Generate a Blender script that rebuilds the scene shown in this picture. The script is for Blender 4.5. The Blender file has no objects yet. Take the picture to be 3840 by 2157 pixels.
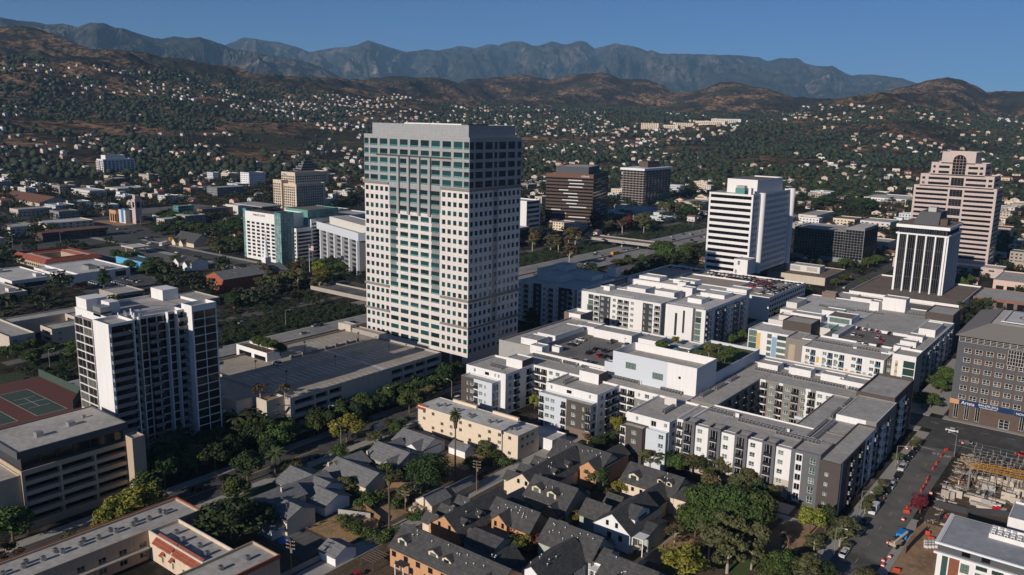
import bpy, math, random
import numpy as np
from mathutils import Vector, Matrix
random.seed(7); rng = np.random.default_rng(7)
SC = bpy.context.scene; COL = SC.collection
# ---------------------------------------------------------------- camera (x = along the avenues, y = along the streets)
FPX = 3107.88; PITCH = math.radians(11.56617); ROLL = math.radians(1.17913); YAW = math.radians(-37.65455); CH = 118.0
def _cam():
    cp, sp = math.cos(PITCH), math.sin(PITCH); c, s = math.cos(ROLL), math.sin(ROLL)
    F = np.array([0, cp, -sp]); R = np.array([1., 0, 0]); U = np.array([0, sp, cp])
    r = c*R + s*U; u = -s*R + c*U
    A = np.array([math.cos(YAW), math.sin(YAW), 0]); B = np.array([-math.sin(YAW), math.cos(YAW), 0]); Z = np.array([0, 0, 1.])
    return np.array([[q@A, q@B, q@Z] for q in (r, u, F)])
MC = _cam()
cam = bpy.data.cameras.new('camera'); camo = bpy.data.objects.new('camera', cam); COL.objects.link(camo)
cam.sensor_width = 36; cam.lens = 36*FPX/3840; cam.clip_start = 1; cam.clip_end = 60000
m3 = Matrix([[MC[0][i], MC[1][i], -MC[2][i]] for i in range(3)])
camo.matrix_world = Matrix.Translation((0, 0, CH)) @ m3.to_4x4()
SC.camera = camo
TILE = {'1': 0, '2': 960, '3': 1920, '4': 2880}; TROW = {'1': 0, '2': 540, '3': 1080, '4': 1617}
def at(t, x, y, z=0.0):            # where a sight line meets height z
    X = TILE[t[1]]+x/2.679; Y = TROW[t[0]]+y/2.679
    d = MC.T @ np.array([(X-1920)/FPX, -(Y-1078.5)/FPX, 1.0]); k = (z-CH)/d[2]
    return float(d[0]*k), float(d[1]*k)
def proj(P):
    v = (np.atleast_2d(P)-np.array([0, 0, CH])) @ MC.T
    return 1920+FPX*v[:, 0]/v[:, 2], 1078.5-FPX*v[:, 1]/v[:, 2], v[:, 2]
# ---------------------------------------------------------------- light
SUN_EL = math.radians(20.5); SUN_AZ = math.radians(1.0)      # sun stands over the -y side
sd = Vector((-math.sin(SUN_AZ)*math.cos(SUN_EL), -math.cos(SUN_AZ)*math.cos(SUN_EL), math.sin(SUN_EL)))
sun = bpy.data.lights.new('sun', 'SUN'); sun.energy = 4.8; sun.angle = math.radians(.5); sun.color = (1, .91, .81)
suno = bpy.data.objects.new('sun', sun); COL.objects.link(suno); suno.rotation_euler = sd.to_track_quat('Z', 'Y').to_euler()
W = bpy.data.worlds.new('World'); SC.world = W; W.use_nodes = True
nt = W.node_tree; sky = nt.nodes.new('ShaderNodeTexSky'); sky.sky_type = 'NISHITA'; sky.sun_disc = False
sky.sun_elevation = SUN_EL; sky.sun_rotation = math.atan2(sd.x, sd.y); sky.altitude = 3000; sky.air_density = .85; sky.dust_density = 0; sky.ozone_density = 8
bg = nt.nodes['Background']; nt.links.new(sky.outputs[0], bg.inputs[0]); bg.inputs[1].default_value = .062
SC.view_settings.view_transform = 'Standard'; SC.view_settings.look = 'None'; SC.view_settings.exposure = 0; SC.view_settings.gamma = 1
SC.render.engine = 'CYCLES'; SC.cycles.max_bounces = 5; SC.cycles.diffuse_bounces = 2; SC.cycles.glossy_bounces = 3; SC.cycles.transparent_max_bounces = 6
SC.cycles.volume_bounces = 0; SC.cycles.volume_step_rate = 10
# ---------------------------------------------------------------- materials
MATS = {}
def mat(name, col, rough=.85, var=.12, scale=.25, spec=.3, metal=0, col2=None, rand=0, bump=0, coord='Object', c2lo=.5, c2hi=.62, streak=0):
    """plain surface with soft weathering; col2 = second colour in noise patches"""
    if name in MATS: return MATS[name]
    m = bpy.data.materials.new(name); MATS[name] = m; m.use_nodes = True; n = m.node_tree; b = n.nodes['Principled BSDF']
    b.inputs['Roughness'].default_value = rough; b.inputs['Metallic'].default_value = metal; b.inputs['Specular IOR Level'].default_value = spec
    tc = n.nodes.new('ShaderNodeNewGeometry'); src = tc.outputs['Position']
    nz = n.nodes.new('ShaderNodeTexNoise'); nz.inputs['Scale'].default_value = scale; nz.inputs['Detail'].default_value = 6; nz.inputs['Roughness'].default_value = .65
    n.links.new(src, nz.inputs['Vector'])
    mx = n.nodes.new('ShaderNodeMixRGB'); mx.inputs[1].default_value = (*col, 1)
    if col2:
        r = n.nodes.new('ShaderNodeMapRange'); r.inputs[1].default_value = c2lo; r.inputs[2].default_value = c2hi
        n.links.new(nz.outputs['Fac'], r.inputs[0]); n.links.new(r.outputs[0], mx.inputs[0]); mx.inputs[2].default_value = (*col2, 1)
    else: mx.inputs[0].default_value = 0; mx.inputs[2].default_value = (*col, 1)
    out = mx.outputs[0]
    nz2 = n.nodes.new('ShaderNodeTexNoise'); nz2.inputs['Scale'].default_value = scale*5; nz2.inputs['Detail'].default_value = 5; n.links.new(src, nz2.inputs['Vector'])
    if streak:                      # rain streaks: noise squeezed along z
        mp = n.nodes.new('ShaderNodeMapping'); mp.inputs['Scale'].default_value = (1, 1, .08); n.links.new(src, mp.inputs[0]); n.links.new(mp.outputs[0], nz2.inputs['Vector'])
    r2 = n.nodes.new('ShaderNodeMapRange'); r2.inputs[1].default_value = .3; r2.inputs[2].default_value = .7; r2.inputs[3].default_value = 1-var; r2.inputs[4].default_value = 1+var
    n.links.new(nz2.outputs['Fac'], r2.inputs[0])
    hs = n.nodes.new('ShaderNodeHueSaturation'); n.links.new(out, hs.inputs['Color']); n.links.new(r2.outputs[0], hs.inputs['Value'])
    out = hs.outputs[0]
    if rand:
        oi = n.nodes.new('ShaderNodeObjectInfo'); gi = n.nodes.new('ShaderNodeNewGeometry'); ad = n.nodes.new('ShaderNodeMath'); ad.operation = 'ADD'
        fr = n.nodes.new('ShaderNodeMath'); fr.operation = 'FRACT'; n.links.new(oi.outputs['Random'], ad.inputs[0]); n.links.new(gi.outputs['Random Per Island'], ad.inputs[1]); n.links.new(ad.outputs[0], fr.inputs[0])
        r3 = n.nodes.new('ShaderNodeMapRange'); r3.inputs[3].default_value = 1-rand; r3.inputs[4].default_value = 1+rand; n.links.new(fr.outputs[0], r3.inputs[0])
        h3 = n.nodes.new('ShaderNodeHueSaturation'); n.links.new(out, h3.inputs['Color']); n.links.new(r3.outputs[0], h3.inputs['Value'])
        r4 = n.nodes.new('ShaderNodeMapRange'); r4.inputs[3].default_value = .5-rand*.06; r4.inputs[4].default_value = .5+rand*.06; n.links.new(gi.outputs['Random Per Island'], r4.inputs[0]); n.links.new(r4.outputs[0], h3.inputs['Hue'])
        out = h3.outputs[0]
    n.links.new(out, b.inputs['Base Color'])
    if bump:
        bp = n.nodes.new('ShaderNodeBump'); bp.inputs['Strength'].default_value = .5; bp.inputs['Distance'].default_value = bump; n.links.new(nz2.outputs['Fac'], bp.inputs['Height']); n.links.new(bp.outputs[0], b.inputs['Normal'])
    return m
def lined(name, col, line, bw, bh, msize=.04, rough=.8, var=.06, wallmap=True, offset=0, spec=.3, c2=None):
    """panels / boards / blocks with joints; wallmap: runs round the corners of square buildings"""
    m = mat(name, col, rough, var, .15, spec); n = m.node_tree; b = n.nodes['Principled BSDF']
    g = n.nodes.new('ShaderNodeNewGeometry'); sx = n.nodes.new('ShaderNodeSeparateXYZ'); n.links.new(g.outputs['Position'], sx.inputs[0])
    cb = n.nodes.new('ShaderNodeCombineXYZ')
    if wallmap:
        ad = n.nodes.new('ShaderNodeMath'); ad.operation = 'ADD'; n.links.new(sx.outputs[0], ad.inputs[0]); n.links.new(sx.outputs[1], ad.inputs[1])
        n.links.new(ad.outputs[0], cb.inputs[0]); n.links.new(sx.outputs[2], cb.inputs[1])
    else: n.links.new(sx.outputs[0], cb.inputs[0]); n.links.new(sx.outputs[1], cb.inputs[1])
    bt = n.nodes.new('ShaderNodeTexBrick'); bt.offset = offset; bt.inputs['Scale'].default_value = 1; bt.inputs['Brick Width'].default_value = bw; bt.inputs['Row Height'].default_value = bh
    bt.inputs['Mortar Size'].default_value = msize; bt.inputs['Mortar Smooth'].default_value = .1; bt.inputs['Color1'].default_value = (1, 1, 1, 1); c = c2 or .93; bt.inputs['Color2'].default_value = (c, c, c, 1)
    bt.inputs['Mortar'].default_value = (*[l/max(cc, .01) for l, cc in zip(line, col)], 1); n.links.new(cb.outputs[0], bt.inputs['Vector'])
    old = b.inputs['Base Color'].links[0].from_socket
    mu = n.nodes.new('ShaderNodeMixRGB'); mu.blend_type = 'MULTIPLY'; mu.inputs[0].default_value = 1; n.links.new(old, mu.inputs[1]); n.links.new(bt.outputs[0], mu.inputs[2]); n.links.new(mu.outputs[0], b.inputs['Base Color'])
    return m
def glass(name, dark, light, thr=.8, rough=.07, spec=.8):
    """window glass; a share of the panes has pale blinds behind"""
    m = bpy.data.materials.new(name); MATS[name] = m; m.use_nodes = True; n = m.node_tree; b = n.nodes['Principled BSDF']
    b.inputs['Roughness'].default_value = rough; b.inputs['Specular IOR Level'].default_value = spec
    oi = n.nodes.new('ShaderNodeObjectInfo'); gi = n.nodes.new('ShaderNodeNewGeometry'); ad = n.nodes.new('ShaderNodeMath'); ad.operation = 'ADD'
    fr = n.nodes.new('ShaderNodeMath'); fr.operation = 'FRACT'; n.links.new(oi.outputs['Random'], ad.inputs[0]); n.links.new(gi.outputs['Random Per Island'], ad.inputs[1]); n.links.new(ad.outputs[0], fr.inputs[0])
    cr = n.nodes.new('ShaderNodeValToRGB'); cr.color_ramp.interpolation = 'CONSTANT'; e = cr.color_ramp.elements; e[0].color = (*dark, 1); e[1].position = thr; e[1].color = (*light, 1)
    k = e.new(thr*.5); k.color = (*[d*1.8 for d in dark], 1)
    n.links.new(fr.outputs[0], cr.inputs[0]); n.links.new(cr.outputs[0], b.inputs['Base Color']); return m
def leafmat(name, col, var=.35, hue=.03):
    m = bpy.data.materials.new(name); MATS[name] = m; m.use_nodes = True; n = m.node_tree; b = n.nodes['Principled BSDF']
    b.inputs['Roughness'].default_value = .75; b.inputs['Specular IOR Level'].default_value = .2
    oi = n.nodes.new('ShaderNodeObjectInfo'); gi = n.nodes.new('ShaderNodeNewGeometry')
    h = n.nodes.new('ShaderNodeHueSaturation'); h.inputs['Color'].default_value = (*col, 1)
    nz = n.nodes.new('ShaderNodeTexNoise'); nz.inputs['Scale'].default_value = .5; nz.inputs['Detail'].default_value = 3; n.links.new(gi.outputs['Position'], nz.inputs['Vector'])
    ad = n.nodes.new('ShaderNodeMath'); ad.operation = 'ADD'; n.links.new(gi.outputs['Random Per Island'], ad.inputs[0]); n.links.new(oi.outputs['Random'], ad.inputs[1])
    a2 = n.nodes.new('ShaderNodeMath'); a2.operation = 'ADD'; n.links.new(ad.outputs[0], a2.inputs[0]); n.links.new(nz.outputs['Fac'], a2.inputs[1])
    r = n.nodes.new('ShaderNodeMapRange'); r.inputs[1].default_value = .5; r.inputs[2].default_value = 2.5; r.inputs[3].default_value = 1-var; r.inputs[4].default_value = 1+var*1.4; n.links.new(a2.outputs[0], r.inputs[0]); n.links.new(r.outputs[0], h.inputs['Value'])
    r2 = n.nodes.new('ShaderNodeMapRange'); r2.inputs[3].default_value = .5-hue; r2.inputs[4].default_value = .5+hue; n.links.new(oi.outputs['Random'], r2.inputs[0]); n.links.new(r2.outputs[0], h.inputs['Hue'])
    n.links.new(h.outputs[0], b.inputs['Base Color']); return m
# walls
mat('white', (.72, .70, .68), var=.05, streak=1); mat('offwhite', (.60, .57, .53), var=.06, streak=1); mat('cream', (.62, .50, .38), var=.08, streak=1, col2=(.55, .43, .32))
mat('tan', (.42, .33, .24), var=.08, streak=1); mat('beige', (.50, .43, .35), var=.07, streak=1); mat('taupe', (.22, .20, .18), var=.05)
mat('concrete', (.36, .32, .28), var=.12, streak=1); mat('concrete_dark', (.22, .20, .18), var=.12); mat('stone', (.34, .33, .31), var=.08)
mat('bluegrey', (.55, .58, .62), var=.03); lined('greyboard', (.13, .13, .14), (.09, .09, .10), .45, 50, .03); lined('brownboard', (.085, .068, .06), (.06, .048, .045), 30, .22, .02)
mat('brownbrick', (.18, .13, .105), var=.08); mat('charcoal', (.045, .045, .05), var=.1); mat('darkgrey', (.085, .088, .095), var=.08); mat('midgrey', (.22, .22, .22), var=.06)
lined('towerstone', (.68, .635, .60), (.42, .37, .33), .95, 1.0, .035, .55); lined('towergrey', (.35, .355, .355), (.20, .20, .205), .95, 1.0, .04, .45)
lined('pinkstone', (.52, .42, .385), (.38, .30, .27), 3, 50, .06, .6); mat('pinklight', (.60, .44, .37), var=.06); mat('salmon', (.48, .28, .20), var=.08)
lined('redbrick', (.36, .085, .045), (.30, .12, .08), .5, .18, .02); mat('yellow', (.62, .40, .13), var=.05); mat('skyblue', (.24, .36, .48), var=.05); mat('bluebalcony', (.02, .10, .17), var=.1)
mat('orange', (.50, .27, .14), var=.07, streak=1); mat('palecream', (.66, .55, .42), var=.05); mat('sagewall', (.40, .42, .34), var=.05)
mat('navy', (.008, .03, .095), var=.05); mat('brown', (.10, .07, .055), var=.1); mat('copper', (.16, .08, .05), var=.15, streak=1); mat('wood', (.22, .13, .07), var=.2); mat('rust', (.22, .08, .04), var=.12)
mat('railgrey', (.55, .55, .55), var=.03); mat('railblack', (.02, .02, .022), var=.03); mat('metal', (.42, .42, .41), .4, .1, metal=.6); mat('whitepaint', (.75, .75, .74), .6, .04)
mat('tealpanel', (.10, .25, .235), .2, .1, rand=.4); mat('bluetarp', (.02, .22, .55), .5, .1); mat('bluewall', (.10, .38, .62), .6, .05)
# roofs and grounds
def roofm(name, c, v=.16): return mat(name, c, .95, v, .12, .15, col2=tuple(q*.75 for q in c), c2lo=.45, c2hi=.75)
roofm('roofgrey', (.42, .395, .365)); roofm('rooflight', (.55, .53, .50)); roofm('roofwhite', (.60, .59, .57), .08); roofm('roofdark', (.10, .10, .095)); roofm('roofbrown', (.20, .16, .13)); roofm('roofbluegrey', (.34, .35, .37), .08)
lined('shingle', (.085, .083, .082), (.055, .054, .053), .9, .45, .05, .9, .2, offset=.5, c2=.7); lined('shinglegrey', (.20, .20, .20), (.14, .14, .14), .9, .5, .05, .9, .15, offset=.5, c2=.82)
lined('redtile', (.36, .10, .055), (.16, .045, .03), .4, .6, .06, .8, .2, wallmap=False); lined('browntile', (.22, .10, .065), (.10, .05, .04), .5, .8, .06, .8, .15, wallmap=False)
mat('asphalt', (.075, .072, .068), .9, .18, .06, .2, col2=(.10, .095, .088)); mat('asphaltold', (.15, .14, .13), .9, .16, .05, .2, col2=(.09, .085, .08)); mat('freeway', (.27, .255, .24), .9, .16, .05, col2=(.20, .19, .18))
mat('pavement', (.34, .32, .29), .9, .1, .2); mat('deck', (.36, .31, .255), .9, .12, .08, col2=(.30, .26, .215)); mat('deckgrey', (.19, .175, .16), .9, .14, .1, col2=(.14, .13, .12))
mat('dirt', (.33, .21, .12), .95, .2, .15, col2=(.22, .14, .085)); mat('drygrass', (.36, .23, .11), .95, .3, .3, col2=(.22, .15, .08)); mat('lawn', (.07, .10, .03), .95, .25, .3, col2=(.10, .10, .04)); mat('ivy', (.035, .05, .018), .95, .5, .4, col2=(.07, .065, .03), bump=.5)
mat('soil', (.10, .07, .045), .95, .3, .2); mat('line', (.62, .61, .58), .8, .1, 1); mat('yline', (.55, .36, .06), .8, .1, 1); mat('courtred', (.13, .052, .042), .9, .1); mat('courtgreen', (.05, .075, .06), .9, .1)
mat('tree_bark', (.12, .085, .06), .95, .2, 2); mat('palebark', (.35, .29, .23), .95, .2, 2)
glass('glass', (.012, .014, .016), (.13, .125, .11), .82); glass('glassgreen', (.025, .055, .045), (.14, .20, .17), .45, .12, .5); glass('glassteal', (.008, .022, .024), (.015, .075, .075), .6)
glass('glassblack', (.006, .006, .007), (.02, .018, .02), .85, .1, .6); glass('glassbrown', (.02, .014, .012), (.10, .06, .045), .9, .1, .6); mat('opening_shade', (.012, .012, .013), 1, .05, spec=0)  # last one: near-black fill painted as the shade inside unglazed openings
mat('chrome', (.5, .5, .5), .3, metal=.8); mat('tyre', (.01, .01, .01)); mat('lampwhite', (.7, .7, .65), .3)
# ---------------------------------------------------------------- mesh builder
class MB:
    def __init__(s): s.v = []; s.f = []; s.m = []
    def q(s, pts, m):
        i = len(s.v); s.v += [tuple(p) for p in pts]; s.f.append(tuple(range(i, i+len(pts)))); s.m.append(m)
    def box(s, x0, x1, y0, y1, z0, z1, m, bottom=True):
        if x0 > x1: x0, x1 = x1, x0
        if y0 > y1: y0, y1 = y1, y0
        i = len(s.v); s.v += [(x0, y0, z0), (x1, y0, z0), (x1, y1, z0), (x0, y1, z0), (x0, y0, z1), (x1, y0, z1), (x1, y1, z1), (x0, y1, z1)]
        fs = [(4, 5, 6, 7), (0, 1, 5, 4), (1, 2, 6, 5), (2, 3, 7, 6), (3, 0, 4, 7)]+([(3, 2, 1, 0)] if bottom else [])
        s.f += [tuple(i+k for k in f) for f in fs]; s.m += [m]*len(fs)
    def cyl(s, x, y, z0, z1, r0, r1, m, n=8, cap=True):
        i = len(s.v)
        for z, r in ((z0, r0), (z1, r1)):
            s.v += [(x+r*math.cos(2*math.pi*k/n), y+r*math.sin(2*math.pi*k/n), z) for k in range(n)]
        for k in range(n): s.f.append((i+k, i+(k+1) % n, i+n+(k+1) % n, i+n+k)); s.m.append(m)
        if cap: s.f.append(tuple(i+n+k for k in range(n))); s.m.append(m)
    def bar(s, p, q, w, m, h=None):
        p = Vector(p); q = Vector(q); d = (q-p).normalized(); up = Vector((0, 0, 1)) if abs(d.z) < .95 else Vector((1, 0, 0))
        a = d.cross(up).normalized()*w/2; b = a.cross(d).normalized()*(h or w)/2; i = len(s.v)
        for e in (p, q): s.v += [tuple(e-a-b), tuple(e+a-b), tuple(e+a+b), tuple(e-a+b)]
        for f in ((0, 1, 5, 4), (1, 2, 6, 5), (2, 3, 7, 6), (3, 0, 4, 7), (3, 2, 1, 0), (4, 5, 6, 7)): s.f.append(tuple(i+k for k in f)); s.m.append(m)
    def poly(s, pts, z0, z1, m, mt=None):
        n = len(pts)
        for k in range(n): a = pts[k]; b = pts[(k+1) % n]; s.q([(*a, z0), (*b, z0), (*b, z1), (*a, z1)], m)
        s.q([(*p, z1) for p in pts], mt or m)
    def build(s, name, parent=None, loc=None):
        ks = []
        for x in s.m:
            if x not in ks: ks.append(x)
        me = bpy.data.meshes.new(name); me.from_pydata(s.v, [], s.f)
        for k in ks: me.materials.append(MATS[k])
        me.polygons.foreach_set('material_index', [ks.index(x) for x in s.m])
        o = bpy.data.objects.new(name, me); COL.objects.link(o)
        if parent: o.parent = parent; o.matrix_parent_inverse = Matrix.Translation(-parent.location)
        if loc: o.location = loc
        return o
def tag(o, label=None, cat=None, group=None, kind=None):
    if label: o['label'] = label
    if cat: o['category'] = cat
    if group: o['group'] = group
    if kind: o['kind'] = kind
    return o
def thing(name, label, cat, x=0, y=0, z=0, group=None, rz=0):
    o = bpy.data.objects.new(name, None); COL.objects.link(o); o.location = (x, y, z); o.rotation_euler[2] = rz; o.empty_display_size = .5
    return tag(o, label, cat, group)
def dup(o, x, y, z, rz=0, label=None, group=None, sc=None):
    r = o.copy(); COL.objects.link(r); r.location = (x, y, z); r.rotation_euler = (0, 0, rz)
    if sc: r.scale = sc
    if label: r['label'] = label
    if group: r['group'] = group
    for ch in o.children:
        c = ch.copy(); COL.objects.link(c); c.parent = r
        for g in ch.children: e = g.copy(); COL.objects.link(e); e.parent = c
    return r
def structure(name, mb): return tag(mb.build(name), kind='structure')
# ---------------------------------------------------------------- walls with window holes
def wallface(mb, face, c, a0, a1, z0, z1, wins, zones, m, depth=.25):
    P = (lambda a, z, d=0: (a, c+d, z)) if face == 'F' else (lambda a, z, d=0: (c-d, a, z))
    wins = [w for w in wins if w[1] > a0+.01 and w[0] < a1-.01 and w[3] > z0+.01 and w[2] < z1-.01]
    zs = sorted({z0, z1, *[min(max(q, z0), z1) for w in list(wins)+list(zones) for q in w[2:4]]})
    for b0, b1 in zip(zs, zs[1:]):
        if b1-b0 < 1e-4: continue
        zm = (b0+b1)/2; W_ = [w for w in wins if w[2] < zm < w[3]]; Z_ = [w for w in zones if w[2] < zm < w[3]]
        xs = sorted({a0, a1, *[min(max(q, a0), a1) for w in W_+Z_ for q in w[:2]]}); run = None
        for e0, e1 in zip(xs, xs[1:]):
            am = (e0+e1)/2; mm = m
            for w in Z_:
                if w[0] < am < w[1]: mm = w[4]
            if any(w[0] < am < w[1] for w in W_): mm = None
            if run and run[2] == mm: run[1] = e1
            else:
                if run and run[2]: mb.q([P(run[0], b0), P(run[1], b0), P(run[1], b1), P(run[0], b1)], run[2])
                run = [e0, e1, mm]
        if run and run[2]: mb.q([P(run[0], b0), P(run[1], b0), P(run[1], b1), P(run[0], b1)], run[2])
    for w in wins:
        l, r, b, t = w[:4]; d = w[5] if len(w) > 5 and w[5] else depth
        mb.q([P(l, b), P(l, t), P(l, t, d), P(l, b, d)], m); mb.q([P(r, t), P(r, b), P(r, b, d), P(r, t, d)], m)
        mb.q([P(l, t), P(r, t), P(r, t, d), P(l, t, d)], m); mb.q([P(r, b), P(l, b), P(l, b, d), P(r, b, d)], m)
# window kinds: glass material (open: black sheet painted as inner shade), frame material, frame bar, mullions across, rails up, teal spandrel share
WK = {'plain': ('glass', 'whitepaint', 0, 0, 0), 'res': ('glassgreen', 'whitepaint', .09, 1, 1), 'res2': ('glassgreen', 'whitepaint', .09, 1, 0), 'teal': ('glassteal', 'charcoal', .08, 3, 2), 'tealsm': ('glassteal', 'charcoal', .08, 1, 0),
      'ribbon': ('glassblack', 'darkgrey', .06, 9, 0), 'blk': ('glassblack', 'charcoal', .07, 0, 0), 'grid': ('glassblack', 'midgrey', .1, 3, 3), 'open': ('opening_shade', 'charcoal', 0, 0, 0), 'brownw': ('glassbrown', 'offwhite', .14, 1, 1),
      'curtain': ('glassblack', 'offwhite', .12, 7, 3), 'greencurt': ('glassgreen', 'charcoal', .1, 2, 2), 'tealcurt': ('tealpanel', 'offwhite', .1, 2, 1), 'blind': ('glass', 'beige', .08, 1, 0), 'door': ('glass', 'whitepaint', .1, 1, 2), 'dark': ('glassblack', 'whitepaint', .07, 1, 0)}
WMESH = {}
def winmesh(w, h, kind, depth):
    k = (round(w, 2), round(h, 2), kind, depth)
    if k in WMESH: return WMESH[k]
    b = MB(); winparts(b, lambda x, d, z: (x, d, z), w, h, kind, depth); g, f = WK[kind][:2]
    me = bpy.data.meshes.new('window'); me.from_pydata(b.v, [], b.f); ks = [g, f, 'tealpanel']
    for q in ks: me.materials.append(MATS[q])
    me.polygons.foreach_set('material_index', [ks.index(x) for x in b.m]); WMESH[k] = me; return me
def winparts(b, T, w, h, kind, depth):
    g, f, fb, nx, nz = WK[kind]; d = depth; zb = 0
    if kind == 'teal': zb = .24*h; b.q([T(0, d, 0), T(w, d, 0), T(w, d, zb), T(0, d, zb)], 'tealpanel')
    b.q([T(0, d, zb), T(w, d, zb), T(w, d, h), T(0, d, h)], g)
    if fb:
        e = d-.05
        def r(x0, x1, z0, z1): b.q([T(x0, e, z0), T(x1, e, z0), T(x1, e, z1), T(x0, e, z1)], f)
        if kind not in ('ribbon',): r(0, fb, 0, h); r(w-fb, w, 0, h); r(fb, w-fb, 0, fb); r(fb, w-fb, h-fb, h)
        for i in range(nx): x = w*(i+1)/(nx+1); r(x-fb/2, x+fb/2, fb, h-fb)
        e = d-.04
        for i in range(nz): z = zb+(h-zb)*(i+1)/(nz+1) if nz > 1 else h*.4; r(fb, w-fb, z-fb*.4, z+fb*.4)
OCC = []
class Bld:
    def __init__(s, name, label, cat, group=None, cap=100):
        s.name = name; s.label = label; s.cat = cat; s.group = group; s.wall = MB(); s.roof = MB(); s.wins = []; s.parts = []; s.cap = cap; s.org = None; s.bal = []
    def mass(s, x0, x1, y0, y1, z0, z1, m='white', F=(), R=(), zf=(), zr=(), roof='roofgrey', par=.8, depth=.25, pm=None, L=(), pt=.3):
        if x0 > x1: x0, x1 = x1, x0
        if y0 > y1: y0, y1 = y1, y0
        OCC.append((x0-3, x1+3, y0-3, y1+3))
        if s.org is None: s.org = ((x0+x1)/2, (y0+y1)/2, z0)
        F = [w if len(w) > 4 else (*w, 'plain') for w in F]; R = [w if len(w) > 4 else (*w, 'plain') for w in R]
        wallface(s.wall, 'F', y0, x0, x1, z0, z1, F, zf, m, depth); wallface(s.wall, 'R', x1, y0, y1, z0, z1, R, zr, m, depth)
        s.wins += [('F', y0, w, depth) for w in F]+[('R', x1, w, depth) for w in R]
        s.wall.q([(x1, y1, z0), (x0, y1, z0), (x0, y1, z1), (x1, y1, z1)], m); s.wall.q([(x0, y1, z0), (x0, y0, z0), (x0, y0, z1), (x0, y1, z1)], m)
        if roof is None: return s
        if par <= 0: s.roof.q([(x0, y0, z1), (x1, y0, z1), (x1, y1, z1), (x0, y1, z1)], roof); return s
        t = pt; pm = pm or m; a0, a1, b0, b1 = x0+t, x1-t, y0+t, y1-t; zr_ = z1-par
        for P in ([(x0, y0), (x1, y0), (a1, b0), (a0, b0)], [(x1, y0), (x1, y1), (a1, b1), (a1, b0)], [(x1, y1), (x0, y1), (a0, b1), (a1, b1)], [(x0, y1), (x0, y0), (a0, b0), (a0, b1)]):
            s.wall.q([(*p, z1) for p in P], pm)
        for p, q_ in (((a0, b0), (a1, b0)), ((a1, b0), (a1, b1)), ((a1, b1), (a0, b1)), ((a0, b1), (a0, b0))): s.wall.q([(*p, zr_), (*p, z1), (*q_, z1), (*q_, zr_)], m)
        s.roof.q([(a0, b0, zr_), (a1, b0, zr_), (a1, b1, zr_), (a0, b1, zr_)], roof)
        return s
    def finish(s):
        x, y, z = s.org; root = thing(s.name, s.label, s.cat, x, y, z, s.group); s.root = root
        s.wall.build('wall', root)
        if s.roof.f: s.roof.build('roof', root)
        for nm, mb in s.parts: mb.build(nm, root)
        for b in s.bal: balcony(root, *b)
        dist = lambda w: (w[1]-0)**2+w[2][0]**2 if w[0] == 'F' else w[1]**2+w[2][0]**2
        big = sorted(s.wins, key=lambda w: -(w[2][1]-w[2][0])*(w[2][3]-w[2][2])/dist(w))
        for fc, c, w, d in big[:s.cap]:
            d = w[5] if len(w) > 5 and w[5] else d
            o = bpy.data.objects.new('window', winmesh(w[1]-w[0], w[3]-w[2], w[4], d)); COL.objects.link(o); o.parent = root
            o.location = (w[0]-x, c-y, w[2]-z) if fc == 'F' else (c-x, w[0]-y, w[2]-z)
            if fc == 'R': o.rotation_euler[2] = math.pi/2
        if big[s.cap:]:
            b = MB()
            for fc, c, w, d in big[s.cap:]:
                d = w[5] if len(w) > 5 and w[5] else d
                T = (lambda a, e, h, c=c, w=w: (w[0]+a, c+e, w[2]+h)) if fc == 'F' else (lambda a, e, h, c=c, w=w: (c-e, w[0]+a, w[2]+h))
                winparts(b, T, w[1]-w[0], w[3]-w[2], w[4], d)
            o = b.build('window', root); o['kind'] = 'stuff'
        return root
def grid(a0, a1, n, z0, fh, nf, ww, wh, sill=.9, kind='plain', off=None, skip=()):
    out = []; p = (a1-a0)/n
    for f in range(nf):
        for i in range(n):
            if i in skip: continue
            c = a0+p*(i+.5); out.append((c-ww/2, c+ww/2, z0+f*fh+sill, z0+f*fh+sill+wh, kind))
    return out
def balcony(root, face, c, a0, a1, z, m='railblack', out=1.2, slab='offwhite'):
    """slab and three-sided railing standing out from a wall"""
    b = MB(); P = (lambda a, d, e, f: (a, e, c-f, c-d)) if face == 'F' else (lambda a, d, e, f: (c+d, c+f, a, e))
    def bx(u0, u1, d0, d1, z0, z1, mm):
        if face == 'F': b.box(u0, u1, c-d1, c-d0, z0, z1, mm)
        else: b.box(c+d0, c+d1, u0, u1, z0, z1, mm)
    bx(a0, a1, 0.02, out, z-.15, z+.05, slab); bx(a0, a1, out-.06, out, z+.06, z+1.05, m); bx(a0, a0+.06, .02, out-.06, z+.06, z+1.05, m); bx(a1-.06, a1, .02, out-.06, z+.06, z+1.05, m)
    b.build('balcony', root)
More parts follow.
